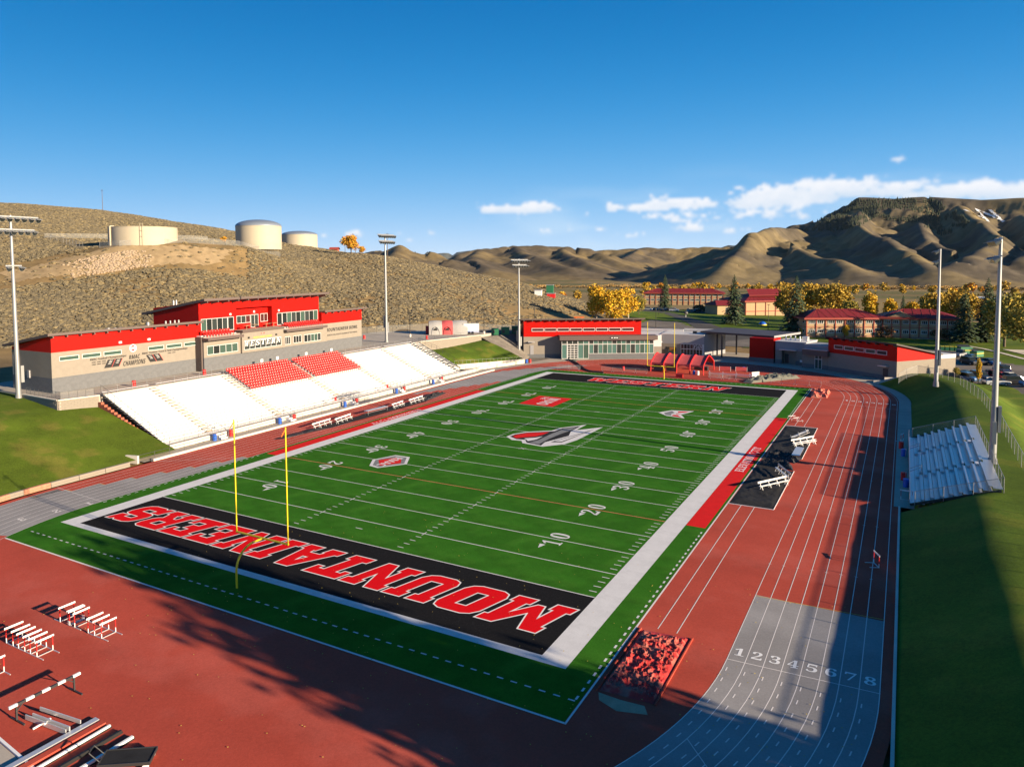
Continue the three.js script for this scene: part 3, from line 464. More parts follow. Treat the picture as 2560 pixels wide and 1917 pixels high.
  emb('emblem', [[[[9, -22.6], [10.4, -25.4], [13.9, -26.3], [13.3, -24.2], [12.7, -22.6], [14, -19.9], [10.9, -20.6]], M.turfPaint], [[[9.9, -22.6], [10.6, -24.9], [11.4, -23.6], [11.2, -22.4], [11.5, -21], [10.6, -21.2]], gryP], [[[11.6, -24.9], [13.3, -25.6], [12.9, -24.5], [11.9, -23.8]], M.turfRed], [[[11.8, -23.1], [12.9, -22.9], [11.9, -22.5]], M.turfRed], [[[11.7, -21.9], [12.4, -21.8], [13.3, -20.4], [11.6, -20.9]], M.turfRed]]);
}
// ---------------------------------------------------------------- concrete: apron at the far end, walks, front terrace
struct('apron', new MB().poly([[-42, -50], [-52, -50], [-52, -66], [-44, -78], [-36, -92], [-14, -112], [10, -128], [34, -112], [47, -82], [46, -60], [30, -50], [-20, -50]], -.02), M.concrete);
struct('walkway', new MB().rect(43.1, 44.9, -TZ, 12.1, .03).ring(TX, -TZ, 40.2, 42.0, -Math.PI * .5, 0, .03, 40).ring(TX, -TZ, 41.9, 46.4, -Math.PI * .5, -.62, .026, 30), M.concrete);
struct('track_curb', new MB().box(43.5, 43.68, -.1, .12, 12.1, 60).box(-38.35, -37.85, -.1, .28, -52, 37), M.concretePale);
struct('front_terrace', new MB().rect(-42.2, -38.3, -52.5, 38, .06), M.concrete);
// ---------------------------------------------------------------- grass banks
function bank(name, edge, prof, n = 24) {                                    // edge: [[x, z, nx, nz, scale]...]; prof: [[offset, y]...]
  const mb = new MB(); for (let i = 0; i + 1 < edge.length; i++) for (let j = 0; j + 1 < prof.length; j++) { const Q = (e, p) => [e[0] + e[2] * p[0], p[1] * (e[4] ?? 1) + .12 * (fbm(e[0] * .3 + p[0] * .4, e[1] * .3, 2) - .5), e[1] + e[3] * p[0]]; const a = Q(edge[i], prof[j]), b = Q(edge[i + 1], prof[j]), c = Q(edge[i + 1], prof[j + 1]), d = Q(edge[i], prof[j + 1]); mb.tri(a, b, c).tri(a, c, d); }
  return mb.build(true);
}
{
  const prof = []; for (let s = 0; s <= 24; s += .75) { const y = s < 5.4 ? lerp(.02, 2.4, s / 5.4) : s < 7 ? 2.4 + .3 * Math.sin((s - 5.4) / 1.6 * Math.PI / 2) : s < 10.6 ? 2.7 - .12 * (s - 7) / 3.6 : s < 15.8 ? lerp(2.58, .25, sst(10.6, 15.8, s)) : .25 - .03 * (s - 15.8); prof.push([s, y]); }
  const e = []; for (let z = 118; z > 12; z -= 2) e.push([43.7, z, 1, 0]); for (let z = 12; z > -TZ; z -= 2) e.push([44.9, z, 1, 0]); for (let a = 0; a <= 30; a += 1.5) { const t = -a * Math.PI / 180; e.push([TX + 42.1 * Math.cos(t), -TZ + 42.1 * Math.sin(t), Math.cos(t), Math.sin(t), a > 20 ? lerp(1, .8, (a - 20) / 10) : 1]); }
  struct('grass_bank', bank('b', e, prof), M.lawn);
  const pl = []; for (let s = 0; s <= 52; s += 1) pl.push([s, s < 17.5 ? lerp(.5, 4.9, s / 17.5) : s < 28 ? lerp(4.9, 5.9, (s - 17.5) / 10.5) : lerp(5.9, 6.6, (s - 28) / 24)]);
  const el = []; for (let z = 33; z < TZ; z += 1.5) el.push([TX - 41.6, z, -1, 0]); for (let a = 0; a <= 70; a += 2) { const t = Math.PI - a * Math.PI / 180; el.push([TX + 41.6 * Math.cos(t), TZ + 41.6 * Math.sin(t), Math.cos(t), Math.sin(t)]); }
  struct('grass_bank', bank('b', el, pl), M.grassDry);
  // grass slope between the stand stairs and the far club house
  const w0 = [-55.3, -47.6], w1 = [-50.6, -67.6], b0 = [-46.6, -49.5], b1 = [-37.2, -66.2];
  const gr = new MB().grid(24, 24, (i, j) => { const u = i, v = j, x = lerp(lerp(b0[0], b1[0], v), lerp(w0[0] + .2, w1[0] + .2, v), u), z = lerp(lerp(b0[1], b1[1], v), lerp(w0[1], w1[1], v), u); return [x, lerp(.9, 3.9, u) + .7 * Math.sin(u * Math.PI) + 1.0 * v * v * sst(.3, 1, u) + .15 * fbm(x, z, 2), z]; });
  const bk = gr.build(true); struct('grass_bank', bk, M.grass);
}
// ---------------------------------------------------------------- concourse and plaza behind the stand
struct('concourse', new MB().prism([[-55.4, 33.2], [-56.4, 37.8], [-66, 37.4], [-80, 37.2], [-82, -20], [-80, -62], [-66, -78], [-50.4, -73], [-50.6, -67.6], [-55.3, -47.6], [-55.4, -43]], -.5, 6.3), M.concrete);
const wallX = (str, font, w, h, x, y, z, skew = 0) => textGeo(str, font, w, h, skew).applyMatrix4(basis([x, y, z], [0, 0, -1], [0, 1, 0]));
// window on a wall that faces +x: frame, mullions and one pane per light
function winX(root, x, za, zb, y0, y1, n = 1, gm = M.glass, tr = 0) {
  const z1 = Math.max(za, zb), z0 = Math.min(za, zb), f = .07, fr = new MB().box(x, x + .08, y0, y0 + f, z0, z1).box(x, x + .08, y1 - f, y1, z0, z1).box(x, x + .08, y0 + f, y1 - f, z0, z0 + f).box(x, x + .08, y0 + f, y1 - f, z1 - f, z1);
  for (let i = 1; i < n; i++) { const z = lerp(z0, z1, i / n); fr.box(x, x + .075, y0 + f, y1 - f, z - .035, z + .035); }
  if (tr) fr.box(x, x + .07, tr - .03, tr + .03, z0 + f, z1 - f);
  const w = wpart('window', fr, M.frame, root);
  for (let i = 0; i < n; i++) wpart('pane', new MB().box(x + .005, x + .03, y0 + f, y1 - f, lerp(z0, z1, i / n) + (i ? .036 : f), lerp(z0, z1, (i + 1) / n) - (i === n - 1 ? f : .036)), Array.isArray(gm) ? gm[i % gm.length] : gm, w);
  return w;
}
function slopeRoof(root, xf, yf, xb, yb, z0, z1, th, m, bx, n, name = 'bracket') {  // mono pitch slab, front edge xf, brackets under the front overhang
  const t = (yb - yf) / (xb - xf), mb = new MB(), Q = (x, z, d) => [x, yf + (x - xf) * t + d, z];
  mb.quad(Q(xf, z0, 0), Q(xf, z1, 0), Q(xb, z1, 0), Q(xb, z0, 0)).quad(Q(xf, z1, -th), Q(xf, z0, -th), Q(xb, z0, -th), Q(xb, z1, -th));
  mb.quad(Q(xf, z0, -th), Q(xf, z1, -th), Q(xf, z1, 0), Q(xf, z0, 0)).quad(Q(xb, z1, -th), Q(xb, z0, -th), Q(xb, z0, 0), Q(xb, z1, 0)).quad(Q(xf, z1, -th), Q(xb, z1, -th), Q(xb, z1, 0), Q(xf, z1, 0)).quad(Q(xb, z0, -th), Q(xf, z0, -th), Q(xf, z0, 0), Q(xb, z0, 0));
  const r = wpart('roof', mb, m, root);
  for (let i = 0; i < n; i++) { const z = lerp(z0 + .9, z1 - .9, i / (n - 1)); wpart(name, new MB().bar([xf + (xb > xf ? .25 : -.25), yf - th - .17, z], [bx, yf + (bx - xf) * t - th - .2, z], .16, .34), M.roofBrown, r); }
  return r;
}
const wedge = (x0, x1, yb, yf0, yf1, z0, z1) => { const mb = new MB(), A = [x0, yb], B = [x1, yb], C = [x1, yf1], D = [x0, yf0]; for (const z of [z0, z1]) mb.quad([A[0], A[1], z], [B[0], B[1], z], [C[0], C[1], z], [D[0], D[1], z]); mb.quad([x1, yb, z0], [x1, yb, z1], [x1, yf1, z1], [x1, yf1, z0]).quad([x0, yb, z1], [x0, yb, z0], [x0, yf0, z0], [x0, yf0, z1]).quad([x0, yf0, z0], [x1, yf1, z0], [x1, yf1, z1], [x0, yf0, z1]); return mb; };
const chairG = new MB().box(-.2, .2, .40, .46, -.22, .22).box(.15, .22, .46, .86, -.22, .22).box(-.03, .03, 0, .4, -.03, .03).build();   // seat looks towards -x of its own frame
const chairBack = new MB().box(.145, .149, .6, .74, -.05, .05).build();
// ---------------------------------------------------------------- press box and club building
{
  const B = thing('press_box', 'long red and tan press box with sloped roofs above the home stand', 'building', [-66, 6.3, 0]);
  const yb = 6.2;
  // south wing
  wpart('wall', new MB().box(-72.7, -62.4, yb, 8.48, 9.5, 35.3), M.greyBlock, B); wpart('wall', new MB().box(-72.68, -62.42, 8.48, 12.17, 9.5, 35.28), M.beige, B);
  wpart('wall', wedge(-72.66, -62.38, 12.17, 12.6, 14.6, 9.5, 35.26), M.redPanel, B);
  slopeRoof(B, -61.5, 15.03, -73.6, 12.98, 9.3, 36.15, .36, M.roofBrown, -62.4, 13);
  for (const [a, b] of [[34.18, 31.2], [30.75, 27.77], [27.32, 24.34], [19.65, 16.73], [16.24, 13.26], [12.78, 9.81]]) winX(B, -62.415, a, b, 10.84, 11.48, 1, M.glassGreen);
  for (const [z, y] of [[24.57, 12.68], [19.53, 12.69]]) wpart('wall_light', new MB().box(-62.4, -62.2, y - .16, y + .16, z - .24, z + .24), M.white, B);
  const L = (s, f, w, h, y, z, sk = .2) => wpart('wall_lettering', wallX(s, f, w, h, -62.39 + .012, y, z, sk), M.black, B);
  L('RMAC Football Championships:', sans, 6, .42, 10.46, 26.5); L('RMAC', sans, 1.85, .66, 10.16, 22.1); L('CHAMPIONS', sans, 3.85, .76, 9.26, 22.15); L('RMAC Outdoor Track & Field Championships:', sans, 8.7, .42, 10.46, 16.4);
  ['1936', '1946', '1950', '1963', '1964', '1965'].forEach((t, i) => L(t, serif, .66, .2, i < 3 ? 10.06 : 9.72, 28.95 - (i % 3) * .82)); L('1966', serif, .66, .18, 10.06, 15.7); L('1997', serif, .66, .18, 10.06, 14.8);
  const par = (za, zb, lean) => wpart('champion_panel', new MB().quad([-62.39, 8.96, za], [-62.39, 8.96, zb], [-62.39, 10.18, zb - lean], [-62.39, 10.18, za - lean]), M.black, B);
  for (const [za, zb, ln] of [[27.3, 26.1, .65], [26.0, 24.85, .65], [19.35, 18.2, -.72], [18.1, 16.9, -.72]]) { const p = par(za, zb, ln); for (let i = 0; i < 3; i++) wpart('panel_lettering', wallX(['1974', '1978', '1992'][i], sans, .5, .1, -62.376, 10.0 - i * .22, (za + zb) / 2 - ln * (.86 - i * .21)), M.white, p); wpart('panel_stripe', new MB().quad([-62.378, 8.96, zb], [-62.378, 8.96, zb - .05], [-62.378, 10.18, zb - .05 - ln], [-62.378, 10.18, zb - ln]), M.red, p); }
  wpart('emblem_board', new THREE.CircleGeometry(.62, 24).applyMatrix4(basis([-62.38, 11.55, 22.33], [0, 0, -1], [0, 1, 0])), M.white, B);
  for (const s of [1, -1]) wpart('emblem_patch', new MB().tri([-62.372, 11.55 + s * .5, 22.33], [-62.372, 11.55 + s * .16, 22.8], [-62.372, 11.55 + s * .16, 21.86]), M.red, B);
  wpart('meter_cabinet', new MB().box(-71.4, -70.7, 7.4, 11.2, 35.3, 35.6), M.greyWall, B); wpart('wall_box', new MB().box(-68.5, -67.9, 8.2, 9.3, 35.3, 35.5), M.greyWall, B);
  // middle block
  wpart('wall', new MB().box(-74, -60.6, yb, 8.65, -21.1, 10.2), M.greyBlock, B); wpart('wall', new MB().box(-74, -60.62, 8.65, 12.3, -21.08, 10.18), M.beige, B);
  wpart('bay', new MB().box(-60.62, -60.2, 8.65, 12.3, -8.4, 2.1), M.beige, B); wpart('downspout', new MB().box(-62.4, -60.9, yb, 12.2, 10.2, 10.5), M.fascia, B);
  winX(B, -60.61, 9.56, 2.77, 9.1, 10.62, 5, [M.glassGreen, M.glassGreen, M.glassGreen, M.glass, M.glassGreen]); winX(B, -60.19, 1.68, -7.5, 9.18, 10.83, 7, M.glassDark);
  [...'WESTERN'].forEach((ch, i) => wpart('window_lettering', wallX(ch, serif, .95, .98, -60.19 + .05, 10.28, 1.02 - i * 1.311, .18), M.white, B));
  winX(B, -60.61, -8.9, -10.35, 9.08, 10.6, 3, M.glass); winX(B, -60.61, -11.18, -13.4, 9.16, 10.6, 3, M.glass); winX(B, -60.61, -14.15, -19.07, 9.05, 10.57, 5, [M.glassDark, M.glassGreen, M.glassGreen, M.glassDark, M.glass]);
  wpart('wall_lettering', wallX('WESTERN COLORADO UNIVERSITY', serif, 4.7, .3, -60.185, 11.25, -2.9), M.yellow, B); for (const z of [.6, -6.2]) wpart('wall_light', new MB().cyl([-60.2, 11.35, z], [-59.95, 11.35, z], .16, .16, 10), M.black, B);
  for (const s of [-.35, .35]) wpart('emblem_patch', new MB().tri([-60.185, 11.75, -2.9 + s], [-60.185, 11.95, -2.7 + s], [-60.185, 11.95, -3.1 + s]), M.red, B);
  wpart('wall_lettering', wallX('MOUNTAINEER BOWL', sans, 10.5, .72, -61.685, 10.8, -27, .15), M.black, B); wpart('wall_lettering', wallX('HIGHEST COLLEGIATE STADIUM IN THE WORLD', serif, 10.1, .3, -61.685, 9.68, -27, .15), M.steelDark, B);
  // north wing
  wpart('wall', new MB().box(-72, -61.7, yb, 8.58, -33.72, -21.1), M.greyBlock, B); wpart('wall', new MB().box(-72, -61.72, 8.58, 12.2, -33.7, -21.1), M.beige, B); wpart('wall', wedge(-71.98, -61.68, 12.2, 12.6, 14.65, -33.68, -20.7), M.redPanel, B); slopeRoof(B, -60.8, 15.03, -73, 12.98, -34.6, -20.8, .36, M.roofBrown, -61.7, 7);
  // balconies and centre deck
  const balc = (z0, z1, xf) => { const b = wpart('balcony', new MB().box(-62.4, xf, 11.66, 12.08, z0, z1).box(xf - .08, xf + .02, 12.08, 12.16, z0, z1), M.fascia, B); wpart('balcony_deck', new MB().box(-62.3, xf - .1, 12.085, 12.11, z0 + .05, z1 - .05).box(-62.35, -61.2, 12.11, 12.42, z0 + .1, z1 - .1), M.bleacherDim, b); return b; };
  const b1 = balc(2.4, 10.3, -59.3), b2 = balc(-19.8, -8.2, -59.3);
  const dk = wpart('deck', new MB().box(-63.6, -60.05, 12.3, 12.74, -8.4, 2.0), M.fascia, B); wpart('deck_floor', new MB().box(-63.5, -60.15, 12.745, 12.76, -8.3, 1.9), M.concrete, dk);
  const seatRow = (par, x, y, z0, z1, n) => { for (let i = 0; i < n; i++) { const o = part('stadium_seat', chairG, M.redPanel2, par); o.position.set(x + 66, y - 6.3, lerp(z0, z1, i / (n - 1))); o.rotation.y = Math.PI; } };
  seatRow(b1, -60.3, 12.1, 3.9, 9.6, 10); seatRow(b1, -61.4, 12.42, 3.9, 9.6, 10); seatRow(b2, -60.3, 12.1, -19.3, -10, 16); seatRow(b2, -61.4, 12.42, -19.3, -10, 16);
  wpart('glass_guard', new MB().box(-60.12, -60.09, 12.76, 13.7, -8.3, 1.9), new THREE.MeshPhysicalMaterial({ color: 0xffffff, roughness: .05, transmission: 1, thickness: 0, ior: 1.4 }), dk);
  for (const [x, z] of [[-61, .2], [-61.2, -2], [-61, -4.6], [-61.1, -6.6]]) wpart('patio_table', new MB().cyl([x, 12.76, z], [x, 13.5, z], .05, .05, 6).box(x - .5, x + .5, 13.5, 13.55, z - .6, z + .6), M.tan, dk);
  // upper storey
  wpart('wall', new MB().box(-74.6, -62.4, 12.3, 12.8, -20.64, 9.58), M.redPanel, B);
  wpart('wall', new MB().box(-74.6, -62.4, 12.8, 16.7, 1.3, 9.58).box(-74.6, -62.4, 12.8, 16.7, -20.64, -7.5).box(-74.6, -63.6, 12.8, 16.7, -7.5, 1.3), M.redPanel, B);
  wpart('wall', wedge(-74.58, -62.39, 16.7, 16.9, 18.3, -20.62, 9.56), M.redPanel, B);
  slopeRoof(B, -60.35, 18.86, -77.4, 16.0, -21.7, 10.0, .42, M.roofBrown, -62.45, 14);
  wpart('roof_joint', new MB().box(-60.6, -60.3, 18.42, 18.95, 1.9, 2.15), M.black, B);
  winX(B, -62.39, 9.2, 3.4, 12.95, 15.22, 5, [M.glassDark, M.glass, M.glassDark, M.glass, M.glassGreen]); winX(B, -62.39, 3.35, 2.0, 12.85, 15.22, 1, M.glass);
  winX(B, -62.39, -10.1, -20.2, 12.95, 15.2, 8, [M.glassGreen, M.glass, M.glassDark]); winX(B, -62.39, -8.75, -10.05, 12.85, 15.2, 1, M.glass);
  winX(B, -63.59, .25, -3.05, 13.76, 15.18, 3, [M.glassRed, M.glassDark, M.glassDark]); winX(B, -63.59, -3.15, -5.05, 12.8, 15.22, 2, M.glassDark); winX(B, -63.59, -5.58, -7.4, 13.7, 15.26, 2, M.glassRed);
  for (const [x, y, z] of [[-62.4, 15.7, 2.75], [-63.6, 15.75, -4], [-62.4, 15.7, -9.2]]) wpart('wall_light', new MB().box(x, x + .14, y - .18, y + .18, z - .18, z + .18), M.white, B);
  // roof vents
  for (const [x, y, z, r, h] of [[-66, 13.9, 13.5, .16, 1.1], [-66, 13.9, 12.6, .16, 1.1], [-66, 13.9, 11.7, .16, 1.1], [-66, 13.9, 10.9, .16, 1.1], [-65.2, 14.2, 17.5, .3, .9], [-66, 14, 24, .45, .6], [-66.5, 14, 22.5, .4, .5], [-66.2, 14, 21.8, .4, .5], [-71, 16.9, 8, .18, 1.3], [-71, 16.9, 7.4, .18, 1.3]]) wpart('roof_vent', new MB().cyl([x, y, z], [x, y + h, z], r, r, 10).cyl([x, y + h, z], [x, y + h + .12, z], r * 1.25, r * .6, 10), M.steel, B);
  wpart('brace', new MB().bar([-74.6, 14.6, 9.7], [-76.8, 16, 9.7], .12), M.roof, B);
}
// ---------------------------------------------------------------- home grandstand
const ROWS = 19, RX = r => -41.6 - r * .71, RY = r => .78 + r * .305, AIS = [24.6, 11.0, -4.4, -18.4, -32.2], SZ0 = -43.2, SZ1 = 32.6;
{
  const S = thing('home_bleachers', 'wide white aluminium bleachers in front of the press box', 'bleachers', [-48, 0, -5]);
  const secs = []; let z = SZ1; for (const a of AIS) { secs.push([z, a + .62]); z = a - .62; } secs.push([z, SZ0]);
  for (let r = 0; r < ROWS; r++) {
    const x = RX(r), y = RY(r);
    wpart('foot_plank', new MB().box(x - .36, x - .02, y - .05, y, SZ0, SZ1).box(x - .7, x - .375, y - .05, y - .003, SZ0, SZ1), M.bleacherDim, S);
    for (const [a, b] of secs) wpart('bench_plank', new MB().box(x - .69, x - .43, y + .38, y + .42, b, a), M.bleacher, S);
    for (const a of AIS) wpart('aisle_step', new MB().box(x - .36, x + .02, y - .2, y - .14, a - .55, a + .55), r % 2 ? M.tan : M.concrete, S);
  }
  wpart('deck_skirt', new MB().box(-41.62, -41.58, .1, .76, SZ0, SZ1), M.bleacherDim, S);
  wpart('front_deck', new MB().box(-41.58, -40.5, .68, .76, SZ0 - 5, SZ1), M.concretePale, S); wpart('front_skirt', new MB().box(-40.54, -40.46, .06, .68, SZ0 - 5, SZ1), M.concretePale, S);
  for (const zz of [SZ0 + .1, SZ1 - .1]) { wpart('stringer', new MB().bar([-41.4, .45, zz], [-55.2, 6.35, zz], .1, .32), M.steelDark, S); for (let r = 2; r < 18; r += 3) wpart('support_post', new MB().cyl([RX(r), -.3, zz], [RX(r), RY(r) - .2, zz], .05, .05, 6), M.steelDark, S); }
  wpart('underside', new MB().quad([-41.6, .3, SZ0 + .3], [-41.6, .3, SZ1 - .3], [-55.1, 6.1, SZ1 - .3], [-55.1, 6.1, SZ0 + .3]), M.bleacherUnder, S);
  for (let i = 0; i < 17; i++) wpart('footing_block', new MB().box(-42.6 - i * .74, -43.3 - i * .74, -.4, .75 + i * .285, SZ1 + .02, SZ1 + .5), M.brick, S);
  // little entry stairs at the foot of each aisle
  for (const a of AIS) { const e = wpart('entry_stair', new MB().box(-40.45, -39.7, .06, .54, a - .6, a + .6).box(-39.7, -39.3, .06, .3, a - .6, a + .6), M.bleacherUnder, S); for (const s of [-.62, .62]) wpart('handrail', new MB().path([[-39.2, .06, a + s], [-39.2, 1.05, a + s], [-40.5, 1.75, a + s], [-42, 2.1, a + s], [-42, 1, a + s]], .028, 6).path([[-40.5, .7, a + s], [-40.5, 1.75, a + s]], .028, 6), M.galv, e); }
}
function railing(label, pts, h, step, group, m = M.rail, mid = [.55, .12], meshy = 0, r = .026) {
  const o = thing('railing', label, 'railing', pts[0], 0, group); const inv = q => [q[0] - pts[0][0], q[1] - pts[0][1], q[2] - pts[0][2]];
  for (let i = 0; i + 1 < pts.length; i++) {
    const a = inv(pts[i]), b = inv(pts[i + 1]), L = Math.hypot(b[0] - a[0], b[2] - a[2]), n = Math.max(1, Math.round(L / step));
    for (let k = i ? 1 : 0; k <= n; k++) { const q = a.map((v, c) => lerp(v, b[c], k / n)); part('post', new MB().cyl(q, [q[0], q[1] + h, q[2]], r, r, 5, false), m, o); }
    for (const t of [h, ...mid]) part('rail', new MB().cyl([a[0], a[1] + t, a[2]], [b[0], b[1] + t, b[2]], r * .85, r * .85, 5, false), m, o);
    if (meshy) part('mesh_panel', new MB().quad([a[0], a[1] + .06, a[2]], [b[0], b[1] + .06, b[2]], [b[0], b[1] + h, b[2]], [a[0], a[1] + h, a[2]]), M.mesh, o);
  }
  return o;
}
railing('dark pipe railing along the front deck of the home bleachers', [[-40.55, .76, SZ1], [-40.55, .76, SZ0 - 5]], 1.1, 2.3);
railing('low pipe railing on the pale curb beside the running track', [[-38.6, .06, 38.5], [-38.6, .06, -50]], .95, 2.2);
railing('railing between the top bleacher row and the press box concourse', [[-55.2, 6.3, 32.4], [-55.2, 6.3, -42]], 1.05, 2.4, undefined, M.galv, [.55, .15]);
railing('sloping railing down the end of the home bleachers by the dry lawn', [[-55, 6.5, SZ1 + .1], [-41.5, .9, SZ1 + .1]], 1.25, 1.45, undefined, M.rail, []);
railing('picket railing on the concrete wall at the corner of the press box', [[-55.5, 6.3, 33.4], [-56.4, 6.3, 37.7], [-65.5, 6.3, 37.3]], 1.05, 1.2, undefined, M.rail, [.1], 1);
railing('sloping black handrail of the stair beside the green grass slope', [[-55.4, 6.3, -46.9], [-51.8, 4.9, -46.9], [-50.4, 4.6, -46.9], [-44, 1.2, -46.9]], 1.0, 1.8, undefined, M.steelDark, [.5]);
railing('sloping black handrail between the stair and the home bleachers', [[-55.4, 6.3, -44.2], [-44, 1.2, -44.2]], 1.0, 1.5, undefined, M.steelDark, [.5]);
railing('railing on the retaining wall below the plaza tent', [[-55.2, 6.3, -47.4], [-50.7, 6.3, -67.4]], 1.05, 2.4, undefined, M.rail, [.5]);
railing('green pipe railing along the foot of the grass slope', [[-46.8, 1.1, -49], [-37.5, .6, -66.2]], .95, 1.1, undefined, M.galv, [.12]);
// stair at the north end of the stand
{
  const o = thing('stairway', 'steel stairway beside the home bleachers and the grass slope', 'stairs', [-49.7, 0, -45.6]);
  for (let i = 0; i < 26; i++) wpart('step', new MB().box(-44.1 - i * .43, -44.55 - i * .43, 1.0 + i * .203, 1.06 + i * .203, -46.7, -44.4), i % 3 ? M.alu : M.bleacherDim, o);
  for (const z of [-46.8, -44.3]) wpart('stringer', new MB().bar([-43.9, .85, z], [-55.4, 6.1, z], .08, .3), M.steelDark, o);
}
// retaining walls, built of courses of blocks
function blockWall(label, a, b, y0a, y0b, y1, m = M.beige, cap = M.concretePale, th = .4, bl = 1.2, bh = .4) {
  const o = thing('retaining_wall', label, 'wall', [a[0], y0a, a[1]], Math.atan2(-(b[1] - a[1]), b[0] - a[0])); const L = Math.hypot(b[0] - a[0], b[1] - a[1]), top = y1 - y0a - .12;
  part('core', new MB().box(0, L, -.6, top - .01, -th / 2 + .03, th / 2 - .03), m, o);
  const n = Math.ceil(L / bl), rows = Math.min(14, Math.floor(top / bh)), G2 = new MB().box(.006, bl - .006, .006, bh - .006, -th / 2, th / 2).build();
  let c = 0; for (let r = 0; r < rows; r++) for (let i = 0; i < n && c < 290; i++) { const off = (r % 2) * bl / 2; if (i * bl + off + bl > L) continue; const y = top - (r + 1) * bh, fl = (y0b - y0a) * (i / n); if (y < fl - bh) continue; const q = part('block', G2, m, o); q.position.set(i * bl + off, y, 0); c++; }
  part('coping', new MB().box(-.08, L + .08, top, top + .12, -th / 2 - .07, th / 2 + .07), cap, o); return o;
}
blockWall('tan block retaining wall below the concourse corner at the lawn', [-56.6, 37.95], [-55.3, 32.9], 5.0, 4.6, 6.34, M.beige, M.concretePale, .36, .8, .24);
blockWall('tan block wall stepping along the lawn beside the press box', [-66, 37.55], [-56.6, 37.95], 5.4, 5.0, 6.34, M.beige, M.concretePale, .3, .9, .24);
blockWall('tan retaining wall between plaza and grass slope', [-55.4, -47.4], [-50.5, -67.8], 4.2, 4.2, 6.36, M.beige, M.concretePale, .4, 1.0, .3);
{ // low curved wall along the outer edge of the track at the lawn
  const e = arcPts(41.35, TZ, 180, 118, 30); e.unshift([TX - 41.35, 40]); 
  const o = thing('retaining_wall', 'low reddish block wall curving between track and dry lawn', 'wall', [e[0][0], 0, e[0][1]]);
  for (let i = 0; i + 1 < e.length; i++) for (const h of [0, .28]) { const a = e[i], b = e[i + 1]; for (let k = 0; k < 3; k++) { const A = [lerp(a[0], b[0], k / 3), lerp(a[1], b[1], k / 3)], Bq = [lerp(a[0], b[0], (k + 1) / 3 - .006), lerp(a[1], b[1], (k + 1) / 3 - .006)]; wpart('block', new MB().bar([A[0], h + .14, A[1]], [Bq[0], h + .14, Bq[1]], .42 - h * .2, .27), i % 3 ? M.rubblePink ??= grainy([.42, .2, .13], { metres: 3 }) : M.beige, o); } }
}
single('wall_block', 'white concrete wall end beside the bleacher ramp', 'wall', new MB().box(-.9, .9, -.3, .7, -.15, .15).build(), M.concretePale, [-39.4, .3, 38.9], .25);
// red seat blocks on the upper rows
for (const [za, zb, lb] of [[10.1, -3.6, 'block of red stadium seats in front of the WESTERN window'], [-5.2, -17.6, 'block of red stadium seats nearer the stair and plaza']]) {
  const o = thing('seat_block', lb, 'seats', [-52, 4, (za + zb) / 2], 0, 'red seat blocks on the home bleachers'), n = Math.round((za - zb) / .58);
  for (let r = 10; r < 19; r++) for (let i = 0; i <= n; i++) { const s = part('stadium_seat', chairG, M.seatRed, o); s.position.set(RX(r) - .42 + 52, RY(r) + .1 - 4, lerp(za, zb, i / n) - (za + zb) / 2); s.rotation.y = Math.PI; const t = part('number_plate', chairBack, M.white, s); }
}
// barrels
function barrel(px, py, y, m, label, group) { const q = onY(px, py, y); const o = thing('barrel', label, 'barrel', [q[0], y, q[2]], 0, group); part('body', new MB().cyl([0, 0, 0], [0, .88, 0], .29, .29, 14).cyl([0, .88, 0], [0, .9, 0], .3, .3, 14), m, o); for (const h of [.28, .6]) part('hoop', new MB().cyl([0, h, 0], [0, h + .04, 0], .31, .31, 14), m, o); }
for (const [px, py] of [[536, 1101], [699, 1059], [862, 1017], [991, 983], [1083, 960]]) barrel(px, py, .06, M.blue, 'blue barrel beside an entry stair of the home bleachers', 'blue barrels below the home bleachers');
for (const [px, py] of [[577, 1090], [735, 1050], [891, 1009], [1010, 978], [1105, 953]]) barrel(px, py, .06, M.red, 'red barrel beside an entry stair of the home bleachers', 'red barrels below the home bleachers');
barrel(334, 966, 6.3, M.red, 'red barrel under the RMAC CHAMPIONS lettering'); barrel(510, 937, 6.3, M.red, 'red barrel by the dark downspout of the press box'); barrel(910, 847, 6.3, M.red, 'red barrel at the north end of the press box'); barrel(1067, 848, 6.3, M.red, 'red barrel at the stairhead near the plaza tent');
barrel(2254, 1121, .03, M.red, 'red barrel before the small bleachers, nearer the hurdle'); barrel(2260, 1140, .03, M.blue, 'blue barrel before the small bleachers, nearer the hurdle'); barrel(2260, 1200, .03, M.red, 'red barrel before the small bleachers, by the near gate'); barrel(2266, 1217, .03, M.blue, 'blue barrel before the small bleachers, by the near gate');
// small white number boards at the top row
for (const [px, py, lb] of [[654, 908, 'plain white board above the red seats below the WESTERN window'], [693, 901, 'white board with a red edge above the red seats'], [765, 890, 'white board above the red seats nearer the stair, by the aisle'], [828, 880, 'white board above the red seats at the far top corner']]) { const q = onY(px, py, 6.6); single('number_board', lb, 'board', new MB().box(-.03, .03, 0, .55, -.3, .3).box(-.02, .02, -.5, 0, -.03, .03).build(), M.white, [q[0], 6.8, q[2]]); }
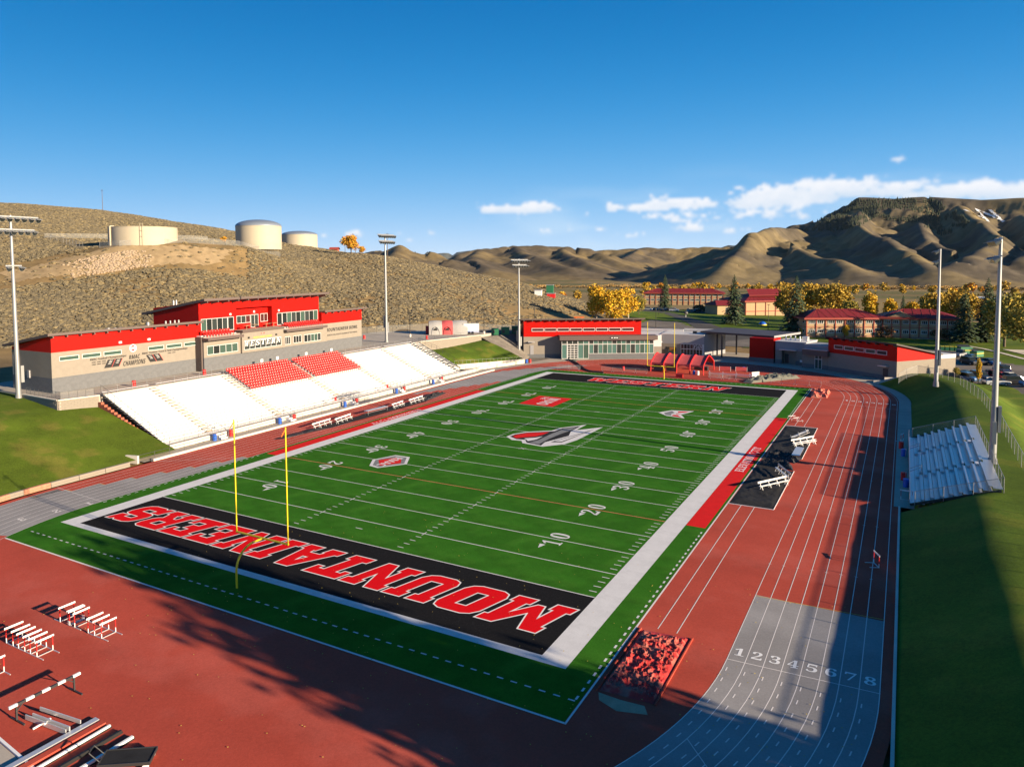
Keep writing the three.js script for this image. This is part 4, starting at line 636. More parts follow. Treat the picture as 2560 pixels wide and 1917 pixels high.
// red T flags on the front railing
for (const z of [-.2, -14.8]) single('rail_sign', 'small red sign with a white letter T on the front railing', 'sign', new MB().box(-.02, .02, 0, .55, -.26, .26).build(), M.red, [-40.4, 1.35, z], 0, 'red signs on the front railing');
{ // low wall under the grass slope and along the ramp
  const o = thing('low_wall', 'pale low concrete wall along the foot of the grass slope', 'wall', [-42, 0, -57]); const P = [[-40.5, -48.2], [-41.6, -51.5], [-40.4, -57], [-37.4, -66.3]], Q = [[-46.9, -48.9], [-42.2, -57.5], [-37.3, -66.1]];
  for (let i = 0; i < 3; i++) wpart('wall_panel', new MB().bar([P[i][0], .3, P[i][1]], [P[i + 1][0], .3, P[i + 1][1]], .3, .75), M.concretePale, o);
  for (let i = 0; i < 2; i++) wpart('wall_panel', new MB().bar([Q[i][0], .45, Q[i][1]], [Q[i + 1][0], .45, Q[i + 1][1]], .34, 1.25), M.concretePale, o);
}
// ---------------------------------------------------------------- far end club buildings (local frame: x along the front, z outwards)
function winZ(root, z, u0, u1, y0, y1, n = 1, gm = M.glass, tr = 0, f = .08) {
  const fr = new MB().box(u0, u1, y0, y0 + f, z, z + .09).box(u0, u1, y1 - f, y1, z, z + .09).box(u0, u0 + f, y0 + f, y1 - f, z, z + .09).box(u1 - f, u1, y0 + f, y1 - f, z, z + .09);
  for (let i = 1; i < n; i++) { const u = lerp(u0, u1, i / n); fr.box(u - .04, u + .04, y0 + f, y1 - f, z, z + .085); }
  if (tr) fr.box(u0 + f, u1 - f, tr - .07, tr + .07, z, z + .08);
  const w = part('window', fr, M.frame, root);
  for (let i = 0; i < n; i++) for (const [a, b] of tr ? [[y0 + f, tr - .07], [tr + .07, y1 - f]] : [[y0 + f, y1 - f]]) part('pane', new MB().box(lerp(u0, u1, i / n) + (i ? .041 : f), lerp(u0, u1, (i + 1) / n) - (i === n - 1 ? f : .041), a, b, z + .005, z + .03), Array.isArray(gm) ? gm[(i + (tr && a > tr ? 1 : 0)) % gm.length] : gm, w);
  return w;
}
function roofZ(root, zf, yf, zb, yb, u0, u1, th, m, bz, n, bm = M.roofBrown) {
  const t = (yb - yf) / (zb - zf), mb = new MB(), Q = (u, z, d) => [u, yf + (z - zf) * t + d, z];
  mb.quad(Q(u0, zf, 0), Q(u1, zf, 0), Q(u1, zb, 0), Q(u0, zb, 0)).quad(Q(u1, zf, -th), Q(u0, zf, -th), Q(u0, zb, -th), Q(u1, zb, -th)).quad(Q(u0, zf, -th), Q(u1, zf, -th), Q(u1, zf, 0), Q(u0, zf, 0)).quad(Q(u0, zb, -th), Q(u0, zf, -th), Q(u0, zf, 0), Q(u0, zb, 0)).quad(Q(u1, zf, -th), Q(u1, zb, -th), Q(u1, zb, 0), Q(u1, zf, 0)).quad(Q(u1, zb, -th), Q(u0, zb, -th), Q(u0, zb, 0), Q(u1, zb, 0));
  const r = part('roof', mb, m, root); for (let i = 0; i < n; i++) { const u = lerp(u0 + .8, u1 - .8, i / (n - 1)); part('bracket', new MB().bar([u, yf - th - .17, zf - .15], [u, yf + (bz - zf) * t - th - .17, bz], .18, .34), bm, r); } return r;
}
const wedgeZ = (u0, u1, zb, zf, y0, yb, yf) => { const mb = new MB(); for (const u of [u0, u1]) mb.quad([u, y0, zb], [u, y0, zf], [u, yf, zf], [u, yb, zb]); return mb.quad([u0, y0, zf], [u1, y0, zf], [u1, yf, zf], [u0, yf, zf]).quad([u1, y0, zb], [u0, y0, zb], [u0, yb, zb], [u1, yb, zb]).quad([u0, yf, zf], [u1, yf, zf], [u1, yb, zb], [u0, yb, zb]); };
const teal = [M.glassTeal, M.glassDark, M.glassTeal, M.glassGreen, M.glassTeal, M.glassTeal, M.glassDark, M.glassGreen];
{ // training hall
  const B = thing('training_hall', 'red topped training hall with a long teal glass front by the far curve', 'building', [-32.25, 0, -77.5], 30 * Math.PI / 180);
  part('wall', new MB().box(-9.6, 20.9, -.4, 1, -15, -2.68), M.greyBlock, B); part('wall', new MB().box(-9.58, 20.88, 1, 5.55, -14.98, -2.7), M.beige, B); part('wall', wedgeZ(-9.56, 20.9, -14.96, -2.66, 5.55, 8.2, 9.75), M.redPanel, B);
  roofZ(B, -1.6, 10.3, -16, 8.2, -10.3, 21.7, .34, M.roofBrown, -2.7, 15);
  for (let i = 0; i < 8; i++) winZ(B, -2.65, -7.5 + i * 3.33, -4.4 + i * 3.33, 6.9, 7.76, 1, M.glassRed, 0, .1);
  part('bay', new MB().box(0, 23.5, 4.7, 5.4, -2.7, -.05).box(6.95, 23.5, -.1, 1.34, -2.7, .02), M.greyBlock, B); part('bay_floor', new MB().box(0, 23.5, -.1, .1, -2.7, -.05), M.concrete, B);
  winZ(B, -.03, 6.95, 23.55, 1.36, 4.85, 14, teal, 3.8); winZ(B, -.03, 0, 1.38, .1, 4.85, 1, [M.glassTeal, M.glassDark], 3.8); winZ(B, -.03, 4.15, 6.93, .1, 4.85, 2, [M.glassTeal, M.glassGreen], 3.8); winZ(B, -.03, 1.4, 4.13, 3.8, 4.85, 2, M.glassDark);
  const od = part('overhead_door', new MB().box(1.4, 4.13, .1, 3.7, -.08, -.05), M.glassDark, B); for (let i = 0; i <= 6; i++) part('door_bar', new MB().box(1.4, 4.13, .1 + i * .58, .2 + i * .58, -.04, .02), M.white, od); for (let i = 0; i <= 3; i++) part('door_bar', new MB().box(1.4 + i * .88, 1.49 + i * .88, .1, 3.7, -.045, .012), M.white, od);
  part('side_glass', new MB().box(-.03, 0, .1, 4.7, -2.66, -.05), M.glassGreen, B);
  part('canopy', new MB().box(-.6, 24.4, 4.9, 5.98, -2.7, .85), M.roofBrown, B); part('canopy_sign', new MB().box(12.2, 14.4, 5.2, 5.75, .855, .9), M.steelDark, B); for (const u of [12.5, 13.2, 13.8]) part('sign_mark', new MB().box(u, u + .42, 5.4, 5.6, .905, .915), M.white, B);
  part('side_door', new MB().box(-7.9, -7, .9, 3.3, -2.66, -2.6), M.greyWall, B); part('door_canopy', new MB().box(-8.5, -6.75, 4.15, 4.3, -2.68, -1.7), M.alu, B);
  part('end_wall', new MB().box(23.6, 25.6, -.1, 3.1, -3.5, -.1), M.beige, B); part('end_wall', new MB().box(23.6, 25.58, 3.1, 5.9, -3.5, -.12), M.whiteWall, B);
  for (const [u, c] of [[1.6, M.orange], [17.4, M.orange], [10, M.steelDark], [14, M.steelDark]]) part('exercise_machine', new MB().bar([u, .1, -1.2], [u + .5, 2, -1.2], .12).bar([u + .9, .1, -1.2], [u + .5, 2, -1.2], .12), c, B);
}
{ // fan shop building
  const B = thing('fan_shop', 'low grey and tan building with FAN lettering in its shaded window', 'building', [-7.5, 0, -99.6], 5 * Math.PI / 180);
  part('wall', new MB().box(-5.3, 5.8, -.2, 2.97, -9, 0), M.beige, B); part('wall', new MB().box(-5.3, 5.82, 2.97, 5.4, -9.02, .02), M.greyWall, B);
  part('side_wall', new MB().prism([[5.8, .03], [10.2, -8.3], [5.8, -9]], -.2, 5.6), M.greyWall, B);
  part('parapet', new MB().box(-13, -.9, 5.4, 6.1, -9, -8.6).box(-5.3, 5.8, 5.4, 5.55, -8.6, .04).box(-.9, 7.5, 5.55, 6.3, -10, -9.6), M.whiteWall, B); part('roof_deck', new MB().box(-14, -5.3, 4.9, 5.3, -12, 3), M.whiteWall, B); part('roof_unit', new MB().box(2.4, 3.4, 5.55, 6.2, -4, -3.2), M.steelDark, B);
  winZ(B, .03, -.13, 5.45, .1, 3.0, 7, [M.glassDark, M.glassRed, M.glass], 1.7); [...'FAN'].forEach((c, i) => part('window_lettering', textGeo(c, serif, .52, .75, .15).translate(3.5 + i * .78, 2.35, .13), M.white, B));
  part('ticket_opening', new MB().box(-4, -1.4, .9, 2.1, 0, .05), M.glass, B); part('counter', new MB().box(-4.4, -3.2, .1, 1.5, .06, .6), M.steelDark, B); part('notice_board', new MB().box(-3.1, -1.6, .9, 2, .06, .12), M.wood, B); part('corner_post', new MB().box(5.5, 5.84, -.1, 3, .03, .2), M.whiteWall, B);
  part('security_camera', new MB().box(-5.6, -5.1, 3.2, 3.5, .02, .5), M.white, B);
}
{ // entrance pavilion
  const B = thing('entrance_pavilion', 'dark flat roofed entrance pavilion on posts with a red panel wall', 'pavilion', [8, 0, -104]);
  const q = [[-3, -101.5], [16, -96], [20.5, -108.5], [.5, -116]]; wpart('roof', new MB().prism(q, 5.95, 6.4), M.roof, B); wpart('fascia_edge', new MB().bar([16.05, 6.2, -95.9], [20.6, 6.3, -108.4], .1, .5), M.greyWall, B);
  for (const [x, z] of [[3.07, -98.9], [5.1, -107.2], [.9, -103.6]]) wpart('post', new MB().box(x - .18, x + .18, 0, 5.95, z - .18, z + .18), M.steelDark, B);
  const a = -12 * Math.PI / 180, c = Math.cos(a), s = -Math.sin(a), T = (u, n) => [10.47 + u * c + n * Math.sin(a), -95.2 + u * s + n * c];
  const slab = (u0, u1, n0, n1, y0, y1) => new MB().prism([T(u0, n0), T(u1, n0), T(u1, n1), T(u0, n1)], y0, y1);
  wpart('panel_wall', slab(0, 5.95, -4.5, 0, 1.05, 5.9), M.redPanel, B); wpart('wall_base', slab(-.1, 6, -4.6, .05, -.1, 1.05), M.greyBlock, B);
}
{ // service block with the recessed doors
  const B = thing('service_block', 'low grey block with a recessed door in the shade beside the red panel', 'building', [16.7, 0, -93.9], -12 * Math.PI / 180);
  part('wall', new MB().box(0, 1.5, -.1, 3.3, -8, 0).box(4.8, 7.1, -.1, 3.3, -8, 0).box(1.5, 4.8, -.1, 3.3, -8, -1.6), M.beige, B); part('base', new MB().box(-.01, 1.5, -.1, 1, -7.9, .03).box(4.8, 7.12, -.1, 1, -7.9, .03), M.greyBlock, B); part('wall', new MB().box(0, 7.1, 3.3, 5.35, -8, .01), M.greyWall, B);
  part('door', new MB().box(1.7, 2.6, .05, 2.3, -1.6, -1.5), M.steelDark, B); part('door_canopy', new MB().box(1.2, 5.1, 3.45, 3.62, 0, 1.1), M.alu, B); part('parapet', new MB().box(-.1, 7.2, 5.35, 5.5, -8.1, .1), M.whiteWall, B);
  for (let i = 0; i < 4; i++) part('roof_vent', new MB().cyl([1.4 + i * 1.1, 5.5, -3], [1.4 + i * 1.1, 6.6, -3], .16, .16, 8), M.white, B); part('roof_unit', new MB().box(5, 6.2, 5.5, 6.5, -5, -3.6), M.alu, B); part('drinking_fountain', new MB().box(5.9, 6.6, .8, 1.3, .03, .4), M.white, B);
}
{
  const B = thing('entry_hall', 'entry hall with white framed double door under a brown canopy', 'building', [25.2, 0, -88.6], -24 * Math.PI / 180);
  part('wall', new MB().box(-2.2, 5.4, -.1, 4.6, -7, 0), M.beige, B); part('base', new MB().box(-2.22, 5.42, -.1, 1, -6.9, .03), M.greyBlock, B); part('canopy', new MB().box(-1.4, 4.6, 3.2, 4.5, .02, 1.5), M.roofBrown, B); part('canopy_top', new MB().box(-1.45, 4.65, 4.505, 4.56, 0, 1.55), M.alu, B); winZ(B, .035, .9, 2.6, .06, 3.1, 2, M.glassGreen, 2.3);
  part('upper_wall', new MB().box(-2.2, 5.4, 4.6, 5.4, -7, -.4), M.greyWall, B);
}
{ // locker building at the right of the far end
  const B = thing('locker_building', 'red and tan locker building with a sloped roof behind the grass bank', 'building', [29.57, 0, -85.9], -39 * Math.PI / 180), L = 16.6;
  part('wall', new MB().box(-.9, L, -.3, 1, -13, 0), M.greyBlock, B); part('wall', new MB().box(-.88, L - .02, 1, 4.15, -12.98, -.02), M.beige, B); part('wall', wedgeZ(-.9, L, -11.5, 0, 4.15, 5.0, 7.5), M.redPanel, B);
  roofZ(B, 1.1, 7.95, -12.2, 5.25, -1.6, L + .7, .3, M.roof, 0, 9, M.roof);
  for (let i = 0; i < 5; i++) winZ(B, .005, .8 + i * 2.75, 3.25 + i * 2.75, 5.15, 6.05, 1, [M.glassDark, M.glassGreen][i % 2], 0, .1);
  part('side_block', new MB().box(L - 9, L - .05, -.3, 4.1, -17, -13), M.beige, B); part('side_parapet', new MB().box(L - 9, L - .02, 4.1, 4.9, -17.02, -12.6), M.whiteWall, B); part('door', new MB().box(L - 3.2, L - 2, .1, 2.4, 0, .05), M.steelDark, B); part('door_canopy', new MB().box(L - 3.6, L - 1.7, 2.9, 3.05, 0, 1.2), M.alu, B);
}
// concrete steps at the corner of the bank
single('step_wall', 'stepped concrete wall between walkway and grass bank', 'wall', new MB().box(-3, 0, 0, .6, -.2, .2).box(-1, 2.4, .6, 1.25, -.2, .2).build(), M.concretePale, [41.3, 0, -72.6], .3);
// ---------------------------------------------------------------- goal posts
function goal(z, s, label) {
  const o = thing('goal_post', label, 'goal post', [0, 0, z]); const mb = new MB(), n = 12, pts = [[0, 0, 0], [0, 1.3, 0]]; for (let i = 1; i <= n; i++) { const t = i / n * Math.PI / 2; pts.push([0, 1.3 + 1.7 * Math.sin(t), s * 1.7 * (1 - Math.cos(t))]); } pts.push([0, 3.0, s * 2.62]);
  part('gooseneck', mb.path(pts, .085, 10), M.yellow, o); part('crossbar', new MB().cyl([-2.86, 3.05, s * 2.62], [2.86, 3.05, s * 2.62], .08, .08, 10), M.yellow, o); for (const x of [-2.82, 2.82]) { part('upright', new MB().cyl([x, 3.05, s * 2.62], [x, 12.2, s * 2.62], .055, .055, 10), M.yellow, o); part('wind_ribbon', new MB().quad([x, 12.1, s * 2.62], [x + .1, 11.7, s * 2.62 + .5], [x + .1, 11.5, s * 2.62 + .55], [x, 11.95, s * 2.62]), M.orange, o); }
}
goal(57.5, -1, 'yellow goal post behind the MOUNTAINEERS end zone'); goal(-57.3, 1, 'yellow goal post behind the WESTERN end zone');
// ---------------------------------------------------------------- light poles
function lightPole([x, y, z], h, aim, label, arms) {
  const o = thing('light_pole', label, 'light pole', [x, y, z], aim, 'stadium light poles'); part('pole', new MB().cyl([0, -.4, 0], [0, h, 0], .36, .16, 12), M.pole, o); part('pole_base', new MB().cyl([0, -.4, 0], [0, .5, 0], .5, .42, 12), M.galv, o);
  for (const [dy, half, n] of arms) {
    part('crossarm', new MB().box(-half, half, h - dy - .08, h - dy + .08, .12, .28), M.pole, o);
    for (let i = 0; i < n; i++) { const u = lerp(-half + .25, half - .25, n > 1 ? i / (n - 1) : .5); const l = part('lamp', new MB().cyl([u, h - dy - .22, .3], [u, h - dy - .48, .82], .2, .38, 10), M.galv, o); part('lens', new MB().cyl([u, h - dy - .485, .83], [u, h - dy - .49, .84], .34, .34, 10), M.glass, l); part('visor', new MB().bar([u, h - dy - .2, .45], [u, h - dy - .36, 1.25], .74, .04), M.pole, l); }
  }
  part('ballast_box', new MB().box(-.3, .3, 3.4, 6.2, -.62, -.32), M.galv, o); part('ballast_box', new MB().box(.36, .8, 2.2, 4.6, -.2, .2), M.galv, o); return o;
}
const AR = [[.2, 3.7, 8], [2.0, 3.1, 7]];
lightPole([52.2, 2.7, -.2], 24.3, -Math.PI / 2, 'tall steel light pole behind the small bleachers', AR);
lightPole([48.7, 2.6, -57.8], 24, -Math.PI / 2, 'tall light pole on the grass bank by the locker building', AR);
lightPole([-66, 5.8, 38.1], 26, Math.PI / 2, 'tall light pole on the dry lawn beside the press box', [...AR, [7.1, 1.1, 2]]);
lightPole([-61.6, 6.3, -42.6], 25.3, Math.PI / 2, 'tall light pole on the concourse between press box and plaza tent', [[.2, 3.1, 8], [1.6, 2.7, 7]]);
lightPole([-42.7, 1, -74], 24.7, Math.PI / 2 - .3, 'tall light pole beside the grass slope and training hall', [[.2, 3.1, 7], [1.5, 2.6, 6]]);
// ---------------------------------------------------------------- small visitor bleachers on the bank
{
  const S = thing('visitor_bleachers', 'small shaded aluminium bleachers on the grass bank', 'bleachers', [47.5, 0, -4]); const z0 = -19.6, z1 = 12, ais = [-9.6, 1.6];
  for (let r = 0; r < 8; r++) {
    const x = 45 + r * .78, y = .62 + r * .31; for (let k = 0; k < 3; k++) wpart('foot_plank', new MB().box(x + k * .255, x + .245 + k * .255, y - .05, y - k * .002, z0, z1), M.alu, S);
    let a = z0; for (const g of [...ais, null]) { const b = g == null ? z1 : g - .6; wpart('bench_plank', new MB().box(x + .46, x + .72, y + .4, y + .45, a, b).box(x + .44, x + .459, y + .33, y + .45, a, b), M.alu, S); for (let q = a + .8; q < b; q += 2.4) wpart('bracket', new MB().bar([x + .6, y, q], [x + .6, y + .4, q], .05), M.galv, S); if (g != null) { wpart('aisle_step', new MB().box(x + .05, x + .4, y + .13, y + .18, g - .5, g + .5), M.bleacherDim, S); a = g + .6; } }
  }
  wpart('top_deck', new MB().box(51.24, 52, 3.02, 3.08, z0, z1), M.alu, S); wpart('front_deck', new MB().box(44.45, 44.98, .54, .6, z0, z1), M.alu, S); for (const z of [z0, z1]) { wpart('stringer', new MB().bar([44.5, .4, z], [51.9, 2.9, z], .08, .26), M.steelDark, S); for (let i = 0; i < 7; i++) wpart('footing_block', new MB().box(45.2 + i * .95, 45.75 + i * .95, -.4, .3 + i * .36, z - .3, z + .3), M.brick, S); }
  for (const z of ais) wpart('entry_rail', new MB().path([[44.1, .1, z - .6], [44.1, 1.1, z - .6], [45.6, 1.9, z - .6], [45.6, .7, z - .6]], .03).path([[44.1, .1, z + .6], [44.1, 1.1, z + .6], [45.6, 1.9, z + .6], [45.6, .7, z + .6]], .03), M.galv, S);
  wpart('front_rail', new MB().path([[44.45, .6, z0], [44.45, 1.6, z0], [44.45, 1.6, z1], [44.45, .6, z1]], .03).path([[44.45, 1.1, z0], [44.45, 1.1, z1]], .02), M.galv, S);
}
function chain(label, pts, h, step, m = M.galv) {
  const o = thing('chain_link_fence', label, 'fence', pts[0]); const inv = q => q.map((v, i) => v - pts[0][i]);
  for (let i = 0; i + 1 < pts.length; i++) { const a = inv(pts[i]), b = inv(pts[i + 1]), L = Math.hypot(b[0] - a[0], b[2] - a[2]), n = Math.max(1, Math.round(L / step)); for (let k = i ? 1 : 0; k <= n; k++) { const q = a.map((v, c) => lerp(v, b[c], k / n)); part('post', new MB().cyl([q[0], q[1] - .3, q[2]], [q[0], q[1] + h, q[2]], .035, .035, 6, false), m, o); } part('rail', new MB().cyl([a[0], a[1] + h, a[2]], [b[0], b[1] + h, b[2]], .028, .028, 5, false), m, o); part('mesh_panel', new MB().quad([a[0], a[1], a[2]], [b[0], b[1], b[2]], [b[0], b[1] + h, b[2]], [a[0], a[1] + h, a[2]]), M.mesh, o); }
}
const by = (z) => 2.95;
chain('long chain link fence along the crest of the grass bank', [[54.4, 2.6, 64], [54.6, 2.6, 30], [54.7, 2.6, 0], [54.9, 2.6, -25], [54.3, 2.6, -42], [52.4, 2.5, -58.5], [50, 2.45, -66.5], [46.1, 2.3, -71.5], [44.2, 1.9, -69], [42.9, 1.2, -66]], 1.75, 3);
chain('chain link guard round the top and far end of the small bleachers', [[44.9, .7, -19.75], [51.95, 3.05, -19.75], [52.05, 3.05, 12.1], [44.9, .7, 12.15]], 1.15, 2.4);
chain('dark fence along the back of the plaza and tent', [[-80, 6.3, -40], [-78, 6.3, -60], [-66, 6.3, -78], [-52, 5, -92]], 1.9, 4, M.steelDark);
// ---------------------------------------------------------------- red awning tent by the far end zone
{
  const o = thing('awning_tent', 'long pinkish red awning tent of four arched bays behind the far goal post', 'tent', [.1, 0, -71.6], -.03), n = 4, w = 2.95, D = 4.4;
  for (let k = 0; k < n; k++) {
    const u0 = -5.9 + k * w, mb = new MB().grid(6, 14, (i, j) => { const s = j, z = lerp(D, -D, s), u = u0 + i * w, sag = Math.sin(i * Math.PI) * .12; const c = Math.abs(s - .5) * 2; return [u, 3.75 - 1.75 * Math.pow(c, 1.35) - sag * (1 - .5 * c), z]; }); part('canopy', mb.build(true), M.tentRed, o);
    for (const s of [1, -1]) { const sh = new THREE.Shape(); sh.moveTo(0, .9); sh.lineTo(0, 2.05); sh.lineTo(w, 2.05); sh.lineTo(w, .9); sh.absellipse(w / 2, .9, w / 2 - .12, .85, 0, Math.PI, false); part('valance', new THREE.ShapeGeometry(sh, 8).translate(u0, 0, s * (D + .01)), M.tentRed, o); }
  }
  for (let k = 0; k <= n; k++) { const u = -5.9 + k * w, P = []; for (let j = 0; j <= 14; j++) { const s = j / 14, c = Math.abs(s - .5) * 2; P.push([u, 3.78 - 1.75 * Math.pow(c, 1.35), lerp(D, -D, s)]); } part('arch_tube', new MB().path([[u, 0, D + .1], ...P, [u, 0, -D - .1]], .13, 8), M.red, o); }
  part('inside_load', new MB().box(2, 5, 0, .8, -3.6, -2.4).box(-5, -2, 0, .7, -3.4, -2.6), M.steelDark, o); part('clear_side', new MB().quad([-5.6, .1, 3.2], [-3.2, .1, 3.2], [-3.2, 1.6, 3.6], [-5.6, 1.6, 3.6]).quad([-2.7, .1, 3.2], [-.2, .1, 3.2], [-.2, 1.5, 3.6], [-2.7, 1.5, 3.6]), M.tarpGrey, o);
}
// plaza tent with grey and red sections
{
  const o = thing('dome_tent', 'inflatable barrel tent with grey and red sections on the plaza', 'tent', [-64.2, 6.3, -64.2], .62), R = 3.0, secs = [[M.tentDark, -.05, .05], [M.tentGrey, 0, 3.4], [M.tentRed, 3.4, 6.2], [M.tentGrey, 6.2, 10]];
  for (const [m, a, b] of secs.slice(1)) part('section', new MB().grid(5, 18, (i, j) => { const t = j * Math.PI, bul = 1 + .05 * Math.sin(i * Math.PI); return [lerp(a, b, i), 3.35 * Math.pow(Math.sin(t), .75) * bul, R * Math.cos(t) * bul]; }).build(true), m, o);
  const sh = new THREE.Shape(); for (let j = 0; j <= 20; j++) { const t = j / 20 * Math.PI; j ? sh.lineTo(R * Math.cos(t), 3.35 * Math.pow(Math.sin(t), .75)) : sh.moveTo(R, 0); } part('end_wall', new THREE.ShapeGeometry(sh).rotateY(Math.PI / 2).translate(-.02, 0, 0), M.tentDark, o);
  for (const [u, m] of [[1.7, M.tentGrey], [4.8, M.tentRed]]) { part('door_arch', new MB().grid(6, 10, (i, j) => { const t = j * Math.PI, r = 1.05; return [u + r * Math.cos(t), 2.05 * Math.sin(t), lerp(2.2, 3.15, i)]; }).build(true), m, o); const s2 = new THREE.Shape(); s2.absellipse(0, 1.15, .48, .55, 0, Math.PI); part('door_window', new THREE.ShapeGeometry(s2, 10).translate(u, 0, 3.16), M.black, o); }
  part('door_arch', new MB().grid(6, 10, (i, j) => { const t = j * Math.PI, r = 1.0; return [lerp(-.8, .2, i), 2.1 * Math.sin(t), r * Math.cos(t) + .1]; }).build(true), M.tentDark, o); const s3 = new THREE.Shape(); s3.absellipse(0, 1.2, .4, .5, 0, Math.PI); part('door_window', new THREE.ShapeGeometry(s3, 10).rotateY(-Math.PI / 2).translate(-.81, 0, .1), M.black, o);
}
{ const o = thing('cargo_trailer', 'white enclosed trailer beside the plaza tent', 'trailer', [-54.2, 6.3, -69.2], .5); part('body', new MB().box(-2, 2, .45, 2.7, -1.05, 1.05), M.trailer, o); for (const x of [-.5, .4]) part('wheel', new MB().cyl([x, .34, 1.0], [x, .34, 1.2], .34, .34, 12), M.black, o); part('hitch', new MB().bar([-2, .5, 0], [-3.2, .45, 0], .1), M.steelDark, o); part('lower_stripe', new MB().box(-2.01, 2.01, .6, .75, -1.06, 1.06), M.blue, o); }
for (const [x, z, s, lb] of [[-50.6, -75.5, 1, 'green utility cabinet with vents near the trailer'], [-48.6, -77.5, 1.15, 'green transformer cabinet beside the shaded slope'], [-47.2, -81, 1.2, 'green utility cabinet farthest from the trailer']]) { const o = thing('utility_cabinet', lb, 'cabinet', [x, 5.6, z], .5); part('body', new MB().box(-.95 * s, .95 * s, 0, 1.7 * s, -.6, .6), M.green, o); part('vent', new MB().box(-.7 * s, -.1 * s, .5, 1.4, .6, .63), M.steelDark, o); part('lid', new MB().box(-1 * s, 1 * s, 1.7 * s, 1.78 * s, -.66, .66), M.green, o); }
struct('gravel_bank', new MB().poly([[-51, -67.4], [-38, -66.4], [-35, -76], [-44, -84], [-52, -88], [-56, -80]], 0).build(), M.gravel).visible = true;
struct('rock_slope', new MB().grid(16, 10, (i, j) => { const a = [-50.6, -67.9], b = [-46, -86], c = [-37.4, -66.4], d = [-41.5, -78.5]; const x = lerp(lerp(a[0], b[0], i), lerp(c[0], d[0], i), j), z = lerp(lerp(a[1], b[1], i), lerp(c[1], d[1], i), j); return [x, lerp(5.7, .2, j) + .25 * fbm(x * 1.4, z * 1.4, 3) * Math.sin(j * 3.1), z]; }).build(true), M.gravel);
struct('service_yard', new MB().poly([[-50.5, -67.5], [-45.8, -86], [-56, -96], [-68, -80], [-66, -74]], 5.66), M.asphalt);
// black slope drain along the grass
single('drain_hose', 'black hose running down the grass slope to the light pole', 'hose', new MB().path([[-50.3, 4.2, -68], [-47.8, 4.4, -69.2], [-45.2, 2.7, -71.2], [-43.4, 1.2, -73]], .12, 6).build(), M.black);
// lamp posts on the plaza and by the road
for (const [x, y, z, h, lb] of [[-64, 6.3, -55.5, 6, 'black lamp post between pole and plaza tent'], [-51.2, 6.3, -70.6, 6.2, 'black lamp post behind the white trailer'], [-47, 5.6, -92, 7.5, 'black lamp post by the yard behind the training hall']]) { const o = thing('lamp_post', lb, 'lamp post', [x, y, z]); part('post', new MB().cyl([0, 0, 0], [0, h, 0], .09, .07, 8), M.black, o); part('lamp_head', new MB().box(-.7, .7, h, h + .14, -.18, .18), M.black, o); part('footing', new MB().cyl([0, 0, 0], [0, .7, 0], .3, .3, 10), M.concretePale, o); }
for (const [px, py, y, h, lb] of [[1640, 820, .6, 7.5, 'black street lamp in front of the road fork'], [1647, 790, .8, 8, 'black street lamp beside the road and parked cars'], [1921, 826, .5, 9, 'slim black lamp post on the lawn before the red roofed hall'], [2062, 836, .8, 7, 'slim lamp post before the long red roofed dormitory']]) { const q = onY(px, py, y), o = thing('lamp_post', lb, 'lamp post', [q[0], y, q[2]]); part('post', new MB().cyl([0, -.4, 0], [0, h, 0], .1, .07, 8), M.black, o); part('lamp_head', new MB().box(-.5, .5, h, h + .16, -.16, .16), M.black, o); }
// ---------------------------------------------------------------- hurdles
function hurdle(m2 = M.red) {                                               // bar along z, feet along +x
  const g = new THREE.Group(); const P = (n, mb, m) => part(n, mb, m, g);
  for (const s of [-.5, .5]) { P('foot', new MB().bar([0, .03, s], [.7, .03, s], .05), M.alu); P('upright', new MB().bar([0, 0, s], [0, .35, s], .045), M.white); P('upright', new MB().bar([0, .35, s], [0, .98, s], .05), m2); }
  P('base_bar', new MB().bar([0, .03, -.5], [0, .03, .5], .05), M.alu); P('top_board', new MB().box(-.02, .02, .93, 1.05, -.6, .6), M.white); return g;
}
let hproto = null;
function putHurdle(x, z, turn, label, group) { if (!hproto) { hproto = hurdle(); hproto.name = numbered('hurdle'); scene.add(hproto); tag(hproto, label, 'hurdle', group); hproto.position.set(x, 0, z); hproto.rotation.y = turn; return hproto; } const c = dup(hproto, [x, 0, z], turn, label); if (group) c.userData.group = group; else delete c.userData.group; return c; }
const HG = 'red and white hurdle in the row beside the tree shadow', HB = 'red and white hurdle in the row nearer the striped barrier';
for (const x of [-6.54, -5.57, -5.4, -4.84, -3.31, -2.61, -1.84]) putHurdle(x, 66.75, Math.PI, HG, 'hurdles in the row by the tree shadow');
for (const x of [-6.76, -5.96, -5.33, -4.6, -3.96, -3.23]) putHurdle(x, 70.17, Math.PI, HB, 'hurdles in the row by the barrier');
putHurdle(-3.3, 73.1, Math.PI, 'lone red and white hurdle behind the striped barrier');
{ const a = putHurdle(29.3, -26.2, 2.2, 'white hurdle tipped over on the runway, by the turf edge'); a.rotation.set(0, 2.2, -1.2); a.position.y = .25; const b = putHurdle(30.2, -25.2, 2.4, 'white hurdle tipped over on the runway, by the black mat'); b.rotation.set(0, 2.4, -1.2); b.position.y = .25; }
putHurdle(43.7, -19.2, .3, 'single hurdle on the walkway near the small bleachers'); putHurdle(42.1, 29.2, -.4, 'single hurdle in the shade of lane eight'); putHurdle(44.2, 9.2, 1.57, 'hurdle standing at the near corner of the small bleachers');
